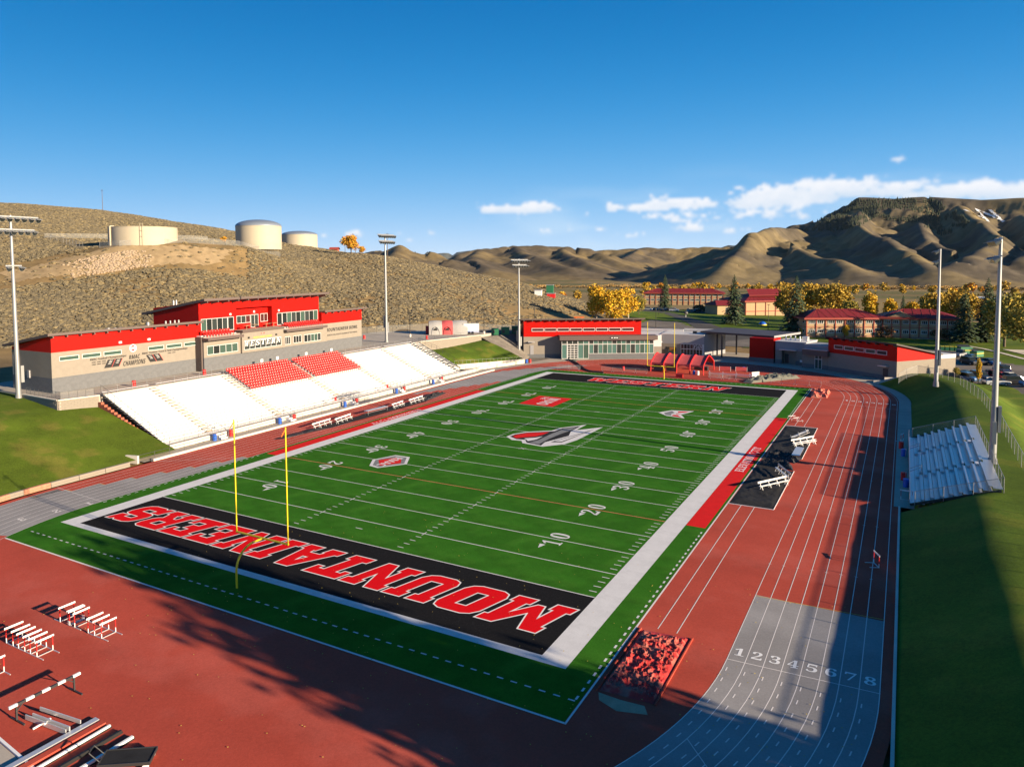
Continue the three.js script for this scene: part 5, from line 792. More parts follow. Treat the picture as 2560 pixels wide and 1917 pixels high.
// ---------------------------------------------------------------- steeplechase barrier
{
  const o = thing('steeplechase_barrier', 'heavy black and white striped steeplechase barrier', 'barrier', [2.45, 0, 73.3]);
  for (let i = 0; i < 9; i++) part('stripe', new MB().box(-.065, .065, .85, .98, -1.98 + i * .44, -1.98 + (i + 1) * .44), i % 2 ? M.steelDark : M.white, o);
  for (const z of [-1.6, 1.6]) { part('leg', new MB().bar([0, 0, z], [0, .86, z], .09), M.steelDark, o); part('foot', new MB().bar([-.55, .04, z], [.75, .04, z], .09), M.steelDark, o); part('brace', new MB().bar([0, .55, z], [0, .86, z - Math.sign(z) * .35], .05), M.steelDark, o); }
}
{ // tipped over bench frame
  const o = thing('tipped_bench', 'blue grey aluminium bench lying on its side', 'bench', [4.6, 0, 74.2]);
  wpart('plank', new MB().bar([2.8, .2, 74.62], [6, .2, 74.3], .06, .26), M.alu, o); wpart('plank', new MB().bar([3.2, .32, 74.45], [6.1, .32, 74.15], .06, .24), M.alu, o); wpart('plank', new MB().bar([3.1, .42, 74], [6, .3, 73.5], .06, .2), M.alu, o);
  for (const [a, b] of [[[4, .06, 74.9], [4.3, .3, 74.1]], [[3.9, .1, 74], [4.6, .35, 74.6]]]) wpart('leg', new MB().bar(a, b, .08), M.white, o);
}
{ // stack of take-off boards and beams
  const lb = ['blue grey beam with a dark underside on the red surface', 'red topped board beside the blue grey beam', 'thin white beam beside the red topped board', 'black beam between the two white beams', 'white beam with a stepped end beside the black cart'], ms = [M.alu, M.track, M.white, M.black, M.white];
  [[6.2, 6.3, .35], [6.78, 6.85, .4], [7.45, 7.42, .12], [8.32, 8.36, .14], [9.3, 9.34, .16]].forEach(([xa, xb, w], i) => { const o = thing('beam', lb[i], 'beam', [xa, 0, 74.8]); wpart('board', new MB().bar([xa, .14, 77.5], [xb, .14, 72.75], w, .1), ms[i], o); wpart('underlay', new MB().bar([xa - .05, .05, 77.5], [xb - .05, .05, 72.7], w + .12, .08), i === 1 ? M.track : M.black, o); });
}
{ // equipment cart
  const o = thing('equipment_cart', 'flat black cart with white wheels on the red surface', 'cart', [10.9, 0, 74.1], .62);
  part('deck', new MB().box(-1.2, 1.2, .34, .42, -.55, .55), M.matBlack, o); part('rim', new MB().box(-1.24, 1.24, .3, .46, -.6, -.55).box(-1.24, 1.24, .3, .46, .55, .6).box(-1.24, -1.2, .3, .46, -.55, .55).box(1.2, 1.24, .3, .46, -.55, .55), M.steelDark, o);
  for (const [x, z] of [[-1, -.5], [-1, .5], [1, -.5], [1, .5]]) part('wheel', new MB().cyl([x, .15, z - .06], [x, .15, z + .06], .15, .15, 12), M.white, o); part('handle', new MB().path([[-1.2, .4, -.3], [-1.7, .9, -.3], [-1.7, .9, .3], [-1.2, .4, .3]], .03), M.steelDark, o);
}
// concrete edge of the water jump
{ const o = thing('pit_curb', 'white edged concrete curb at the water jump pit', 'curb', [5.4, 0, 76.8]); wpart('edge', new MB().bar([3, .05, 76.2], [7.2, .05, 76.62], .14, .12), M.white, o); wpart('slope', new MB().quad([3, .02, 76.3], [7.2, .02, 76.72], [7, .012, 78], [3, .012, 77.8]), M.concrete, o); }
// ---------------------------------------------------------------- wrinkled cloth: grid sheet with creases
function cloth(nx, nz, P, amp, f, thick, sd) {                               // P(u, v) -> [x, z]
  const mb = new MB().grid(nx, nz, (u, v) => { const [x, z] = P(u, v), e = Math.min(u, 1 - u, v, 1 - v); const r = 1 - Math.abs(2 * fbm(x * f + sd, z * f, 3) - 1), r2 = 1 - Math.abs(2 * fbm(x * f * 2.2 + sd + 9, z * f * 2.2, 2) - 1); return [x, thick * sst(0, .06, e) + .012 + amp * sst(0, .12, e) * (Math.pow(r, 4) + .5 * Math.pow(r2, 5)), z]; }); return mb.build(true);
}
const quadMap = (a, b, c, d) => (u, v) => [lerp(lerp(a[0], b[0], u), lerp(d[0], c[0], u), v), lerp(lerp(a[1], b[1], u), lerp(d[1], c[1], u), v)];
{ const o = thing('pit_cover', 'crumpled red cover over the near long jump pit', 'cover', [30.4, 0, 52.5]); wpart('cover_sheet', cloth(110, 150, quadMap([28.95, 48.6], [31.9, 48.25], [32.05, 56.5], [28.85, 56.7]), .2, 1.35, .08, 3), grainy([.44, .04, .038], { rough: .55, fine: .1, broad: .35, metres: 5, cells: 9, alt: [.3, .17, .13], altAmt: .6 }), o); wpart('edge_board', new MB().bar([28.75, .05, 48.5], [28.75, .05, 56.8], .08, .1).bar([32.1, .05, 48.2], [32.1, .05, 56.6], .08, .1), M.track, o); }
struct('sand_spill', new MB().poly([[28.9, 56.9], [30.2, 57], [31.6, 56.9], [32, 57.6], [30.4, 58.1], [29.2, 57.6]], .006), M.sand);
{ const o = thing('pit_cover', 'crumpled red cover over the far long jump pit', 'cover', [30.2, 0, -52]); wpart('cover_sheet', cloth(60, 70, quadMap([28.7, -56.6], [31.9, -56.4], [31.9, -48.9], [29.2, -48.4]), .5, .7, .1, 13), grainy([.5, .09, .07], { rough: .6, fine: .1, broad: .3, metres: 5, cells: 9, alt: [.4, .26, .18], altAmt: .6 }), o); }
// ---------------------------------------------------------------- benches
function bench(label, x, z, turn, L = 4.2, back = true, y = 0, group, m = M.white) {
  const o = thing('team_bench', label, 'bench', [x, y, z], turn, group); part('seat', new MB().box(-L / 2, L / 2, .42, .46, -.13, .13), m, o); if (back) part('backrest', new MB().box(-L / 2, L / 2, .7, .9, -.28, -.24), m, o);
  for (let i = 0; i < 4; i++) { const u = lerp(-L / 2 + .3, L / 2 - .3, i / 3); part('leg', new MB().bar([u, 0, .2], [u, .42, .02], .05).bar([u, 0, -.25], [u, .42, -.02], .05).bar([u, .42, -.1], [u, .85, -.26], .05).bar([u, .03, -.28], [u, .03, .25], .05), m, o); } return o;
}
bench('white bench set across the second black mat, by the table', 32.3, -11, Math.atan2(4.1, 2.5), 4.6); bench('white low bench behind the bench across the second mat', 32.5, -10.2, Math.atan2(4.1, 2.5), 4.4, false);
bench('white bench set across the black mat nearest the 20 yard line', 31.7, 11.1, Math.atan2(4.1, 2.4), 4.6);
{ const o = bench('blue grey bench tipped on the first black mat', 31.8, 6, -1.1, 4, true, .0, undefined, M.alu); o.rotation.z = 0; const q = bench('bench lying on its back with legs in the air on the far mat', 30.8, -13.9, -.55, 3.8, true, .5, undefined, M.white); q.rotation.x = -2.0; }
bench('white bench on the home side mat, first from the goal post', -32.5, 11.8, Math.PI / 2 + .05, 4.3); bench('bright white bench on the home side mat beside the first bench', -32, 7.4, Math.PI / 2 + .12, 4.4); bench('white bench on the home side mat next to the folded table', -31.3, -6, Math.PI / 2 + .08, 3.6); bench('white bench at the far end of the home side mat', -31.1, -11.2, Math.PI / 2 + .05, 4.6);
function table(label, x, z, turn, L, W) { const o = thing('folding_table', label, 'table', [x, 0, z], turn); part('top', new MB().box(-L / 2, L / 2, .71, .75, -W / 2, W / 2), M.alu, o); for (const a of [-1, 1]) for (const b of [-1, 1]) part('leg', new MB().bar([a * (L / 2 - .2), 0, b * (W / 2 - .1)], [a * (L / 2 - .2), .71, b * (W / 2 - .1)], .05), M.galv, o); part('stretcher', new MB().box(-L / 2 + .2, L / 2 - .2, .3, .34, -.02, .02), M.galv, o); }
table('grey table with its near end dropped on the second mat', 32.35, -3.7, Math.PI / 2, 4.6, .95); table('long grey folding table on the home side mat', -31.8, -.4, Math.PI / 2 - .08, 5, .9);
// ---------------------------------------------------------------- black track mats and tarps
function mat2(label, P) { const o = thing('track_mat', label, 'mat', [P[0][0], 0, P[0][1]]); wpart('mat_sheet', cloth(30, 60, quadMap(...P), .07, .6, .012, P[0][1]), M.matBlack, o); return o; }
{ const a = mat2('black track cover nearest the 20 yard line with rolled far end', [[28.55, 2], [32.6, 3.6], [32.75, 18.9], [28.55, 19]]); wpart('white_edge', new MB().bar([28.5, .03, 19.05], [32.8, .03, 18.95], .06, .05).bar([32.8, .03, 3.5], [32.8, .03, 18.95], .06, .05), M.white, a);
  const b = mat2('black track cover between bench and tipped hurdles', [[28.55, -22], [32.75, -22.2], [32.9, -2.6], [28.55, -4.3]]); wpart('white_edge', new MB().bar([28.5, .03, -22.1], [32.8, .03, -22.3], .06, .05).bar([32.85, .03, -22.3], [32.95, .03, -2.6], .06, .05), M.white, b);
  for (const [lb, P] of [['loose crumpled black tarp at the end of the mat, under the table', [[28.6, -4.6], [33, -3.2], [32.4, -.2], [28.9, -1.4]]], ['rolled black tarp edge of the mat near the 50 yard line', [[28.5, .6], [32.2, .8], [32.7, 3.2], [28.6, 2.4]]]]) { const o = thing('black_tarp', lb, 'tarp', [P[0][0], 0, P[0][1]]); wpart('tarp_sheet', cloth(44, 30, quadMap(...P), .42, 1.1, .1, P[0][1] + 3), M.tarpBlack, o); }
  const c = mat2('long black track cover along the home side lanes', [[-33.1, 13.2], [-30.9, 12], [-30.2, -13], [-32.6, -13.5]]); const t1 = thing('black_tarp', 'black tarp trailing from the home side mat towards the goal post', 'tarp', [-32.8, 0, 17]); wpart('tarp_sheet', cloth(20, 60, quadMap([-33.1, 21.4], [-32.2, 20.4], [-31, 12], [-33, 13]), .12, .8, .05, 4), M.tarpBlack, t1);
  const t2 = thing('black_tarp', 'bunched black tarp at the far tip of the home side mat', 'tarp', [-32, 0, -17]); wpart('tarp_sheet', cloth(20, 50, quadMap([-32.6, -13.4], [-30.4, -13], [-31.6, -21.6], [-32.6, -20.6]), .4, 1, .12, 7), M.tarpBlack, t2);
  const n = thing('net_heap', 'heap of grey green netting on the track by the far corner', 'net', [20, 0, -68]); wpart('netting', cloth(70, 40, quadMap([15.3, -60.6], [17, -60.2], [25, -71.5], [20.2, -74]), .55, .5, .35, 31), M.tarpGrey, n);
  const k = thing('cable_bundle', 'black cable cover snaking from the training hall to the turf', 'cable', [-24, 0, -69]); wpart('cable', new MB().path([[-30.5, .1, -77.8], [-29, .12, -75.5], [-27.5, .1, -74], [-25.6, .15, -71.5], [-24, .12, -69], [-22, .15, -66], [-20.3, .15, -63], [-18.5, .12, -61], [-17, .1, -59.8], [-14.3, .08, -59.6]], .22, 8), M.tarpBlack, k); wpart('cover_fan', cloth(14, 14, quadMap([-31.6, -77.6], [-28.4, -79.2], [-27, -74.2], [-28, -73.6]), .2, 1, .04, 2), M.tarpGrey, k);
}
// ---------------------------------------------------------------- crowd barricades
let bproto = null;
function barricade(a, b, label, group) {
  if (!bproto) { bproto = new THREE.Group(); bproto.name = 'crowd_barricade'; const fr = new MB().path([[-1.2, .2, 0], [-1.2, 1.08, 0], [1.2, 1.08, 0], [1.2, .2, 0], [-1.2, .2, 0]], .022, 6); part('frame', fr, M.steel, bproto); for (let i = 1; i < 18; i++) part('bar', new MB().cyl([-1.2 + i * .1333, .2, 0], [-1.2 + i * .1333, 1.08, 0], .009, .009, 4, false), M.steel, bproto); for (const u of [-1, 1]) part('foot', new MB().path([[u, .2, 0], [u, .03, .3], [u, .03, -.3], [u, .2, 0]], .02, 5), M.steel, bproto); }
  const c = bproto.clone(); c.name = numbered('crowd_barricade'); const L = Math.hypot(b[0] - a[0], b[1] - a[1]); c.position.set((a[0] + b[0]) / 2, 0, (a[1] + b[1]) / 2); c.rotation.y = Math.atan2(-(b[1] - a[1]), b[0] - a[0]); c.scale.x = L / 2.44; scene.add(c); tag(c, label, 'barricade', group);
}
const BG = 'barricades along the far side line';
for (const [l, lb] of [[[[-25.9, -60.2], [-23.3, -60.9], [-20.7, -61.4]], 'steel barricade beside the grey lane curve'], [[[-25.7, -60.9], [-23.2, -61.5], [-20.8, -62]], 'steel barricade beside the grey lane curve'], [[[-15.8, -62.4], [-13.2, -62.5], [-10.6, -62.6], [-8, -62.9], [-5.4, -63]], 'steel barricade left of the goal post before the red awning tent'.replace('left of', 'short of')], [[[7.4, -64.6], [9.8, -64.2], [12.2, -63.6]], 'steel barricade between the coolers and the silver benches'], [[[8.1, -62.6], [10.8, -62.8], [13.4, -62.8], [15.9, -62.9]], 'steel barricade in front of the silver benches'], [[[20.2, -62.8], [22.4, -62.4], [25, -62.1], [27.6, -61.8], [29.8, -61.7]], 'steel barricade beside the netting heap']]) for (let i = 0; i + 1 < l.length; i++) barricade(l[i], l[i + 1], lb, 'barricades: ' + lb.slice(16));
for (const [x, z, lb] of [[11, -68.6, 'long silver bench behind the barricades, nearer the tent'], [11.4, -67.3, 'long silver bench behind the barricades, nearer the turf']]) bench(lb, x, z, 0, 9, false, 0, undefined, M.alu);
{ const o = thing('gate_panel', 'leaning white gate panel at the end of the silver benches', 'gate', [16.75, 0, -66.5], .9); part('panel', new MB().box(-1, 1, .15, 1.5, -.03, .03), M.whiteWall, o); part('stand', new MB().path([[-.9, 0, .4], [-.9, 1.4, 0], [.9, 1.4, 0], [.9, 0, .4]], .03), M.white, o); }
{ const o = thing('cooler', 'red drink cooler by the far goal post', 'cooler', [2.2, 0, -61.2], .1); part('body', new MB().box(-.7, .7, 0, .62, -.4, .4), M.red, o); part('lid', new MB().box(-.73, .73, .62, .74, -.43, .43), M.redPanel2, o); part('handle', new MB().path([[-.75, .4, -.2], [-.85, .4, 0], [-.75, .4, .2]], .025), M.white, o); }
barrelAt([3.9, 0, -66.8], M.blue, 'blue barrel under the red awning tent'); barrelAt([4.8, 0, -66.6], M.trailer, 'pale blue cylinder beside the blue barrel'); barrelAt([12.4, 0, -77.5], M.blue, 'blue barrel on the shaded apron behind the benches'); barrelAt([-11.9, 0, -66], M.red, 'red barrel behind the barricades'); barrelAt([-36.8, .1, -66.4], M.blue, 'blue barrel at the end of the grass slope wall'); barrelAt([-36.1, .1, -66.9], M.red, 'red barrel at the end of the grass slope wall');
function barrelAt(p, m, lb) { const o = thing('barrel', lb, 'barrel', p); part('body', new MB().cyl([0, 0, 0], [0, .88, 0], .29, .29, 12), m, o); part('hoop', new MB().cyl([0, .4, 0], [0, .45, 0], .31, .31, 12), m, o); }
for (const [a, b, lb] of [[[7.6, -74.9], [10, -75.2], 'coloured banner barricade beside the tent'], [[11, -75.6], [13.4, -76], 'coloured banner barricade farther from the tent']]) { const o = thing('banner_fence', lb, 'fence', [a[0], 0, a[1]], Math.atan2(-(b[1] - a[1]), b[0] - a[0])); part('banner', new MB().box(0, 2.4, .2, 1.05, -.01, .01), M.tentRed, o); for (const u of [0, 2.4]) part('post', new MB().cyl([u, 0, 0], [u, 1.1, 0], .03, .03, 6), M.white, o); }
// ---------------------------------------------------------------- lawns, roads and lots of the campus, draped on the ground in layers
const G2 = (px, py, y = .5) => { const q = onY(px, py, y); return [q[0], q[2]]; };
{
  const lawn = [[-100, -345], [-70, -372], [10, -330], [90, -280], [140, -120], [130, 60], [56, 66], [56, -50], [46, -88], [22, -118], [-6, -126], [-20, -140], [-40, -165], [-72, -236], [-98, -300]];
  struct('campus_lawn', drape(-110, 150, -380, 70, 3, (x, z) => inPoly(lawn, x, z), .1), M.lawn);
  // road past the club houses, widening into the forecourt
  struct('road', ribbon([[-112, -352], [-101, -325], [-66, -275], [-27.5, -209], [-12.5, -180], [8, -160]], [[-104, -358], [-89, -290], [-59, -251], [-33, -203], [-20, -172], [-8, -128]], .16), M.asphalt);
  struct('forecourt', drape(-60, 30, -206, -116, 2.5, (x, z) => inPoly([[-47, -204], [-34, -199], [-19, -172], [8, -158], [20, -140], [12, -126], [-6, -122], [-28, -112], [-46, -132]], x, z), .15), M.asphaltWorn);
  struct('car_park', drape(-95, -30, -330, -255, 2.5, (x, z) => inPoly([[-92, -322], [-60, -296], [-34, -280], [-38, -258], [-62, -276], [-90, -312]], x, z), .2), M.asphalt);
  struct('car_park', drape(44, 90, -140, -66, 2, (x, z) => inPoly([[48, -138], [58, -141], [61, -124], [64, -117], [74, -108], [88, -96], [86, -66], [66, -66], [58, -78], [53, -90], [46, -110]], x, z), .2), M.asphaltWorn);
  for (const P of [[[58.3, -156], [62, -149], [64.7, -141.8], [68.6, -128.5], [78, -112]]]) struct('footpath', ribbon(P, P.map(q => [q[0] + 1.4, q[1] + .4]), .2), M.concretePale);
  struct('footpath', ribbon([[67, -150], [72, -134], [75, -118]], [[78, -152], [80, -134], [82, -118]], .21), M.concretePale);
}
// ---------------------------------------------------------------- red roofed halls: walls, storey bands, posts, windows with panes
function dorm(label, [x, y, z], turn, L, D, storeys, bays, opt = {}) {
  const B = thing('dormitory', label, 'building', [x, y, z], turn), sh = opt.sh ?? 2.9, h = storeys * sh, e = 1.1, rh = opt.rh ?? 2.4;
  part('wall', new MB().box(0, L, -1.5, h, -D, 0), M.tan, B);
  const rf = part('roof', new MB().quad([-e, h, e], [L + e, h, e], [L + e - D / 2 * (opt.hip ?? 1), h + rh, -D / 2], [-e + D / 2 * (opt.hip ?? 1), h + rh, -D / 2]).quad([L + e, h, -D - e], [-e, h, -D - e], [-e + D / 2 * (opt.hip ?? 1), h + rh, -D / 2], [L + e - D / 2 * (opt.hip ?? 1), h + rh, -D / 2]).tri([-e, h, -D - e], [-e, h, e], [-e + D / 2 * (opt.hip ?? 1), h + rh, -D / 2]).tri([L + e, h, e], [L + e, h, -D - e], [L + e - D / 2 * (opt.hip ?? 1), h + rh, -D / 2]), M.roofRed, B);
  part('fascia', new MB().box(-e, L + e, h - .55, h - .02, -D - e, e), M.trimRed, rf);
  for (let i = 1; i < L / 2.4; i++) part('roof_seam', new MB().bar([-e + i * 2.4, h + .04, e], [clamp(-e + i * 2.4, -e + D / 2 * (opt.hip ?? 1), L + e - D / 2 * (opt.hip ?? 1)), h + rh + .04, -D / 2], .05, .06), M.trimRed, rf);
  if (!opt.plain) for (let s = 0; s < storeys; s++) {
    part('storey_band', new MB().box(-.03, L + .03, s * sh - .1, s * sh + .08, -D - .03, .05), M.trimRed, B);
    for (let b = 0; b < bays; b++) for (const k of [.28, .72]) { const w = L / bays * .34, u = (b + k) * L / bays; winZ(B, .005, u - w / 2, u + w / 2, s * sh + 1.05, s * sh + 2.25, 3, [M.glassGreen, M.glassDark, M.glass], 0, .12); }
    for (let b = 0; b < 3; b++) { const w = 1.4, u = -D + (b + .5) * D / 3; const f = part('window', new MB().box(-.06, 0, s * sh + 1.05, s * sh + 2.25, u - w / 2, u + w / 2), M.frame, B); part('pane', new MB().box(-.08, -.062, s * sh + 1.15, s * sh + 2.15, u - w / 2 + .1, u + w / 2 - .1), M.glassDark, f); }
  }
  for (let b = 0; b <= bays * 2; b++) part('post', new MB().box(b * L / bays / 2 - .11, b * L / bays / 2 + .11, -1.5, h - .55, .06, .24), M.trimRed, B);
  return B;
}
dorm('long two storey dormitory with red roof behind the locker building', [16.4, .6, -160.8], 27 * Math.PI / 180, 24, 14, 2, 4, { sh: 3.0 });
{ const B = dorm('gabled two storey wing of the red roofed dormitory beside the spruces', [37.6, .6, -171], 4 * Math.PI / 180, 20, 14, 2, 4, { sh: 3.1 }); part('gable', new MB().tri([1.5, 6.3, .6], [8.5, 6.3, .6], [5, 7.7, .6]).quad([1, 6.25, .9], [5, 7.9, .9], [5, 7.9, -5], [1, 6.25, -5]).quad([5, 7.9, .9], [9, 6.25, .9], [9, 6.25, -5], [5, 7.9, -5]), M.tan, B); part('porch_stone', new MB().box(8, 14, -1.4, 0, .5, 1.2), M.stone, B); }
dorm('far two storey dormitory with red roof beyond the parked cars', [-95, .2, -347], 14 * Math.PI / 180, 46, 15, 2, 7, { sh: 2.95 });
{ // assembly hall with stepped red roofs
  const B = dorm('tan hall with stepped red roofs between two spruces', [-20, .4, -260], 40 * Math.PI / 180, 30, 22, 1, 3, { sh: 6.2, plain: 1, rh: 3.4 }); part('storey_band', new MB().box(0, 30, 1.1, 1.5, -.02, .08), M.trimRed, B); part('upper_roof', new MB().quad([4, 8.6, -4], [27, 8.6, -4], [24, 11.2, -12], [7, 11.2, -12]).quad([4, 8.2, -4], [27, 8.2, -4], [27, 8.6, -4], [4, 8.6, -4]), M.roofRed, B); part('wing', new MB().box(-13, 0, -1, 4.2, -14, -2), M.tan, B); part('wing_roof', new MB().quad([-14, 4.2, -1], [1, 4.2, -1], [1, 6.2, -8], [-11, 6.2, -8]).tri([-14, 4.2, -15], [-14, 4.2, -1], [-11, 6.2, -8]), M.roofRed, B); winZ(B, -1.98, -9, -5, .6, 3.2, 3, M.glassDark); winZ(B, .01, 20, 25, -.9, .9, 4, M.glassDark);
}
{ const q = atDist(2530, 712, 420); const B = thing('brick_building', 'flat red brick building beyond the spruces', 'building', [q[0], -4, q[2]], -.3); part('wall', new MB().box(-14, 14, 0, 10.5, -9, 0), M.brick, B); part('coping', new MB().box(-14.2, 14.2, 10.5, 11, -9.2, .2), M.white, B); for (const u of [-9, -3, 3, 9]) winZ(B, .01, u - 1.2, u + 1.2, 6, 8, 2, M.glassDark); }
{ const q = atDist(836, 622, 420); const B = thing('hut', 'small brown hut on the hill beside the tank', 'hut', [q[0], H(q[0], q[2]), q[2]], .5); part('wall', new MB().box(-2.2, 2.2, -.5, 2.6, -2, 2), M.brick, B); part('roof', new MB().quad([-2.7, 2.5, 2.6], [2.7, 2.5, 2.6], [2.7, 3.8, 0], [-2.7, 3.8, 0]).quad([2.7, 2.5, -2.6], [-2.7, 2.5, -2.6], [-2.7, 3.8, 0], [2.7, 3.8, 0]), M.trimRed, B); winZ(B, 2.01, -.6, .6, .8, 2, 1, M.glassDark); }
// ---------------------------------------------------------------- water tanks on the hill
function tank(label, px, d, dia, h, dome, y) { const [x, z] = pol(px, d), o = thing('water_tank', label, 'water tank', [x, y, z], .6); part('shell', new MB().cyl([0, -1.5, 0], [0, h, 0], dia / 2, dia / 2, 56, !dome), M.tank, o); const pts = []; for (let i = 0; i <= 12; i++) { const t = i / 12; pts.push(new THREE.Vector2(Math.max(.01, dia / 2 * Math.sin((1 - t) * Math.PI / 2) * 1.01), h + dome * Math.cos((1 - t) * Math.PI / 2))); } part('roof', dome ? new THREE.LatheGeometry(pts, 48) : new MB().cyl([0, h + .01, 0], [0, h + .5, 0], dia / 2, .1, 48), dome ? M.tankRoof : M.tank, o); part('rim', new MB().cyl([0, h - .12, 0], [0, h + .02, 0], dia / 2 + .1, dia / 2 + .1, 48, false), M.tank, o); return o; }
{ const o = tank('wide flat tan water tank with a ladder above the bare soil bank', 360, 288, 22.6, 6.4, 0, 31.6); part('ladder', new MB().bar([3, 0, 11.2], [3, 7.4, 11.2], .1).bar([4, 0, 11.2], [4, 7.4, 11.2], .1).bar([3, 7.3, 11.2], [4, 7.3, 11.2], .1).bar([3, 5, 11.2], [4, 5, 11.2], .1).bar([3, 3, 11.2], [4, 3, 11.2], .1), M.tank, o); part('fill_pipe', new MB().cyl([-8, -1, 8.4], [-8, 6.6, 8.4], .3, .3, 10).cyl([-8, 6.5, 8.4], [-7, 6.5, 7.4], .3, .3, 8), M.tank, o); }
tank('tan water tank with grey dome, the taller of two domed tanks', 648, 300, 17.2, 7.5, 2.6, 32); tank('tan water tank with grey dome, smaller and farther back', 750, 385, 17.6, 7.2, 2.0, 32.4);
{ const P = [[112, 258 + 76], [250, 330], [430, 345], [560, 350]]; }
chain('chain link fence running up the hill behind the flat tank', [[112, 322], [160, 312], [208, 290]].map(([px, d]) => { const [x, z] = pol(px, d); return [x, H(x, z), z]; }), 2, 4); chain('chain link fence on the slope above the flat tank', [[112, 322], [250, 326], [400, 334], [520, 340]].map(([px, d]) => { const [x, z] = pol(px, d); return [x, H(x, z), z]; }), 2, 6); chain('chain link fence along the bank below the domed tanks', [[250, 281], [300, 277], [500, 281], [600, 284], [700, 300]].map(([px, d]) => { const [x, z] = pol(px, d); return [x, H(x, z), z]; }), 2, 5);
// masts and poles on the hill, shed and little structures at its foot
for (const [px, d, h, lb] of [[261, 455, 12, 'thin mast on the hill crest'], [863, 400, 9, 'utility pole beside the orange tree on the hill'], [969, 330, 13, 'wooden utility pole behind the concourse light pole'], [889, 410, 8, 'thin pole on the ridge beyond the orange tree']]) { const [x, z] = pol(px, d), o = thing('mast', lb, 'mast', [x, H(x, z) - .3, z]); part('shaft', new MB().cyl([0, 0, 0], [0, h, 0], .16, .1, 6), M.bark, o); part('crossarm', new MB().box(-.9, .9, h - .6, h - .45, -.06, .06), M.bark, o); }
for (const [px, py, d, m, w, hh, lb] of [[1375, 716, 330, M.green, 3, 4, 'green tank on the hillside track'], [1378, 724, 322, M.red, 3.4, 1.6, 'red pump housing in front of the green tank'], [1346, 722, 318, M.white, 3, 2.2, 'small white shed on the hillside track'], [1408, 700, 480, M.red, 18, 3, 'long red roofed shed beyond the hill foot'], [1392, 696, 440, M.trimRed, 7, 2.2, 'low red shed behind the hill foot']]) { const q = atDist(px, py, d), y = H(q[0], q[2]), o = thing('shed', lb, 'shed', [q[0], y, q[2]], .3); part('wall', new MB().box(-w / 2, w / 2, -.4, hh, -w / 3, w / 3), m, o); part('roof', new MB().box(-w / 2 - .2, w / 2 + .2, hh, hh + .25, -w / 3 - .2, w / 3 + .2), M.greyWall, o); }
single('gateway', 'orange timber trail gateway at the foot of the hill', 'gate', new MB().box(-1.2, -.8, 0, 3.4, -.2, .2).box(.8, 1.2, 0, 3.4, -.2, .2).box(-1.8, 1.8, 3, 3.4, -.25, .25).build(), M.orange, (() => { const q = atDist(1448, 788, 262); return [q[0], H(q[0], q[2]), q[2]]; })(), .4);
// ---------------------------------------------------------------- cars
function makeCar(kind, paint) {
  const g = new THREE.Group(), L = kind === 'truck' ? 5.4 : kind === 'suv' ? 4.7 : 4.5, Hh = kind === 'truck' ? 1.85 : kind === 'suv' ? 1.72 : 1.45, w = .88;
  const ext = (pts, hw, m, n, bev) => { const s = new THREE.Shape(); pts.forEach((p, i) => i ? s.lineTo(...p) : s.moveTo(...p)); const e = new THREE.ExtrudeGeometry(s, { depth: hw * 2 - bev * 2, bevelEnabled: true, bevelSize: bev, bevelThickness: bev, bevelSegments: 2 }); e.translate(0, 0, -hw + bev); return part(n, e, m, g); };
  const b = .95; ext([[-L / 2 + .1, .35], [L / 2 - .1, .35], [L / 2, .6], [L / 2 - .1, .82], [L / 2 - 1.2, b], [-L / 2 + .15, b], [-L / 2, .7]], w, paint, 'body', .09);
  const cab = kind === 'truck' ? [[-.5, b - .05], [-.35, Hh - .05], [.75, Hh - .05], [1.45, b - .05]] : kind === 'suv' ? [[-L / 2 + .2, b - .05], [-L / 2 + .42, Hh - .06], [.5, Hh - .05], [1.3, b - .05]] : [[-L / 2 + .5, b - .05], [-.95, Hh - .06], [.3, Hh - .05], [1.2, b - .05]];
  ext(cab, w - .1, M.glass, 'windows', .06); const rf = cab.slice(1, 3); part('roof_panel', new MB().box(rf[0][0] + .05, rf[1][0] - .02, Hh - .02, Hh + .05, -w + .2, w - .2), paint, g);
  for (const x of [-L / 2 + .85, L / 2 - .9]) for (const z of [-w, w]) { const t = part('wheel', new MB().cyl([x, .33, z - Math.sign(z) * .2], [x, .33, z + Math.sign(z) * .02], .33, .33, 14), M.black, g); part('rim', new MB().cyl([x, .33, z + Math.sign(z) * .02], [x, .33, z + Math.sign(z) * .035], .19, .19, 10), M.steel, t); }
  for (const z of [-.6, .6]) { part('headlight', new MB().box(L / 2 - .07, L / 2 + .02, .64, .78, z - .16, z + .16), M.white, g); part('taillight', new MB().box(-L / 2 - .02, -L / 2 + .06, .68, .86, z - .16, z + .16), M.red, g); }
  part('bumper', new MB().box(-L / 2 - .05, -L / 2 + .08, .38, .55, -w + .1, w - .1).box(L / 2 - .08, L / 2 + .05, .38, .55, -w + .1, w - .1), M.steelDark, g); return g;
}
const paints = { white: mat(.75, .75, .75, .25), silver: mat(.42, .44, .46, .3, { metalness: .4 }), black: mat(.015, .016, .02, .2), navy: mat(.012, .03, .075, .22), blue: mat(.03, .12, .3, .25), red: mat(.42, .012, .012, .25), grey: mat(.1, .11, .12, .28), green: mat(.02, .06, .05, .3) }; for (const k in paints) { const s = paints[k]; paints[k] = new THREE.MeshPhysicalMaterial({ color: s.color, roughness: s.roughness + .1, metalness: s.metalness, clearcoat: .8, clearcoatRoughness: .08 }); }
const carProto = {};
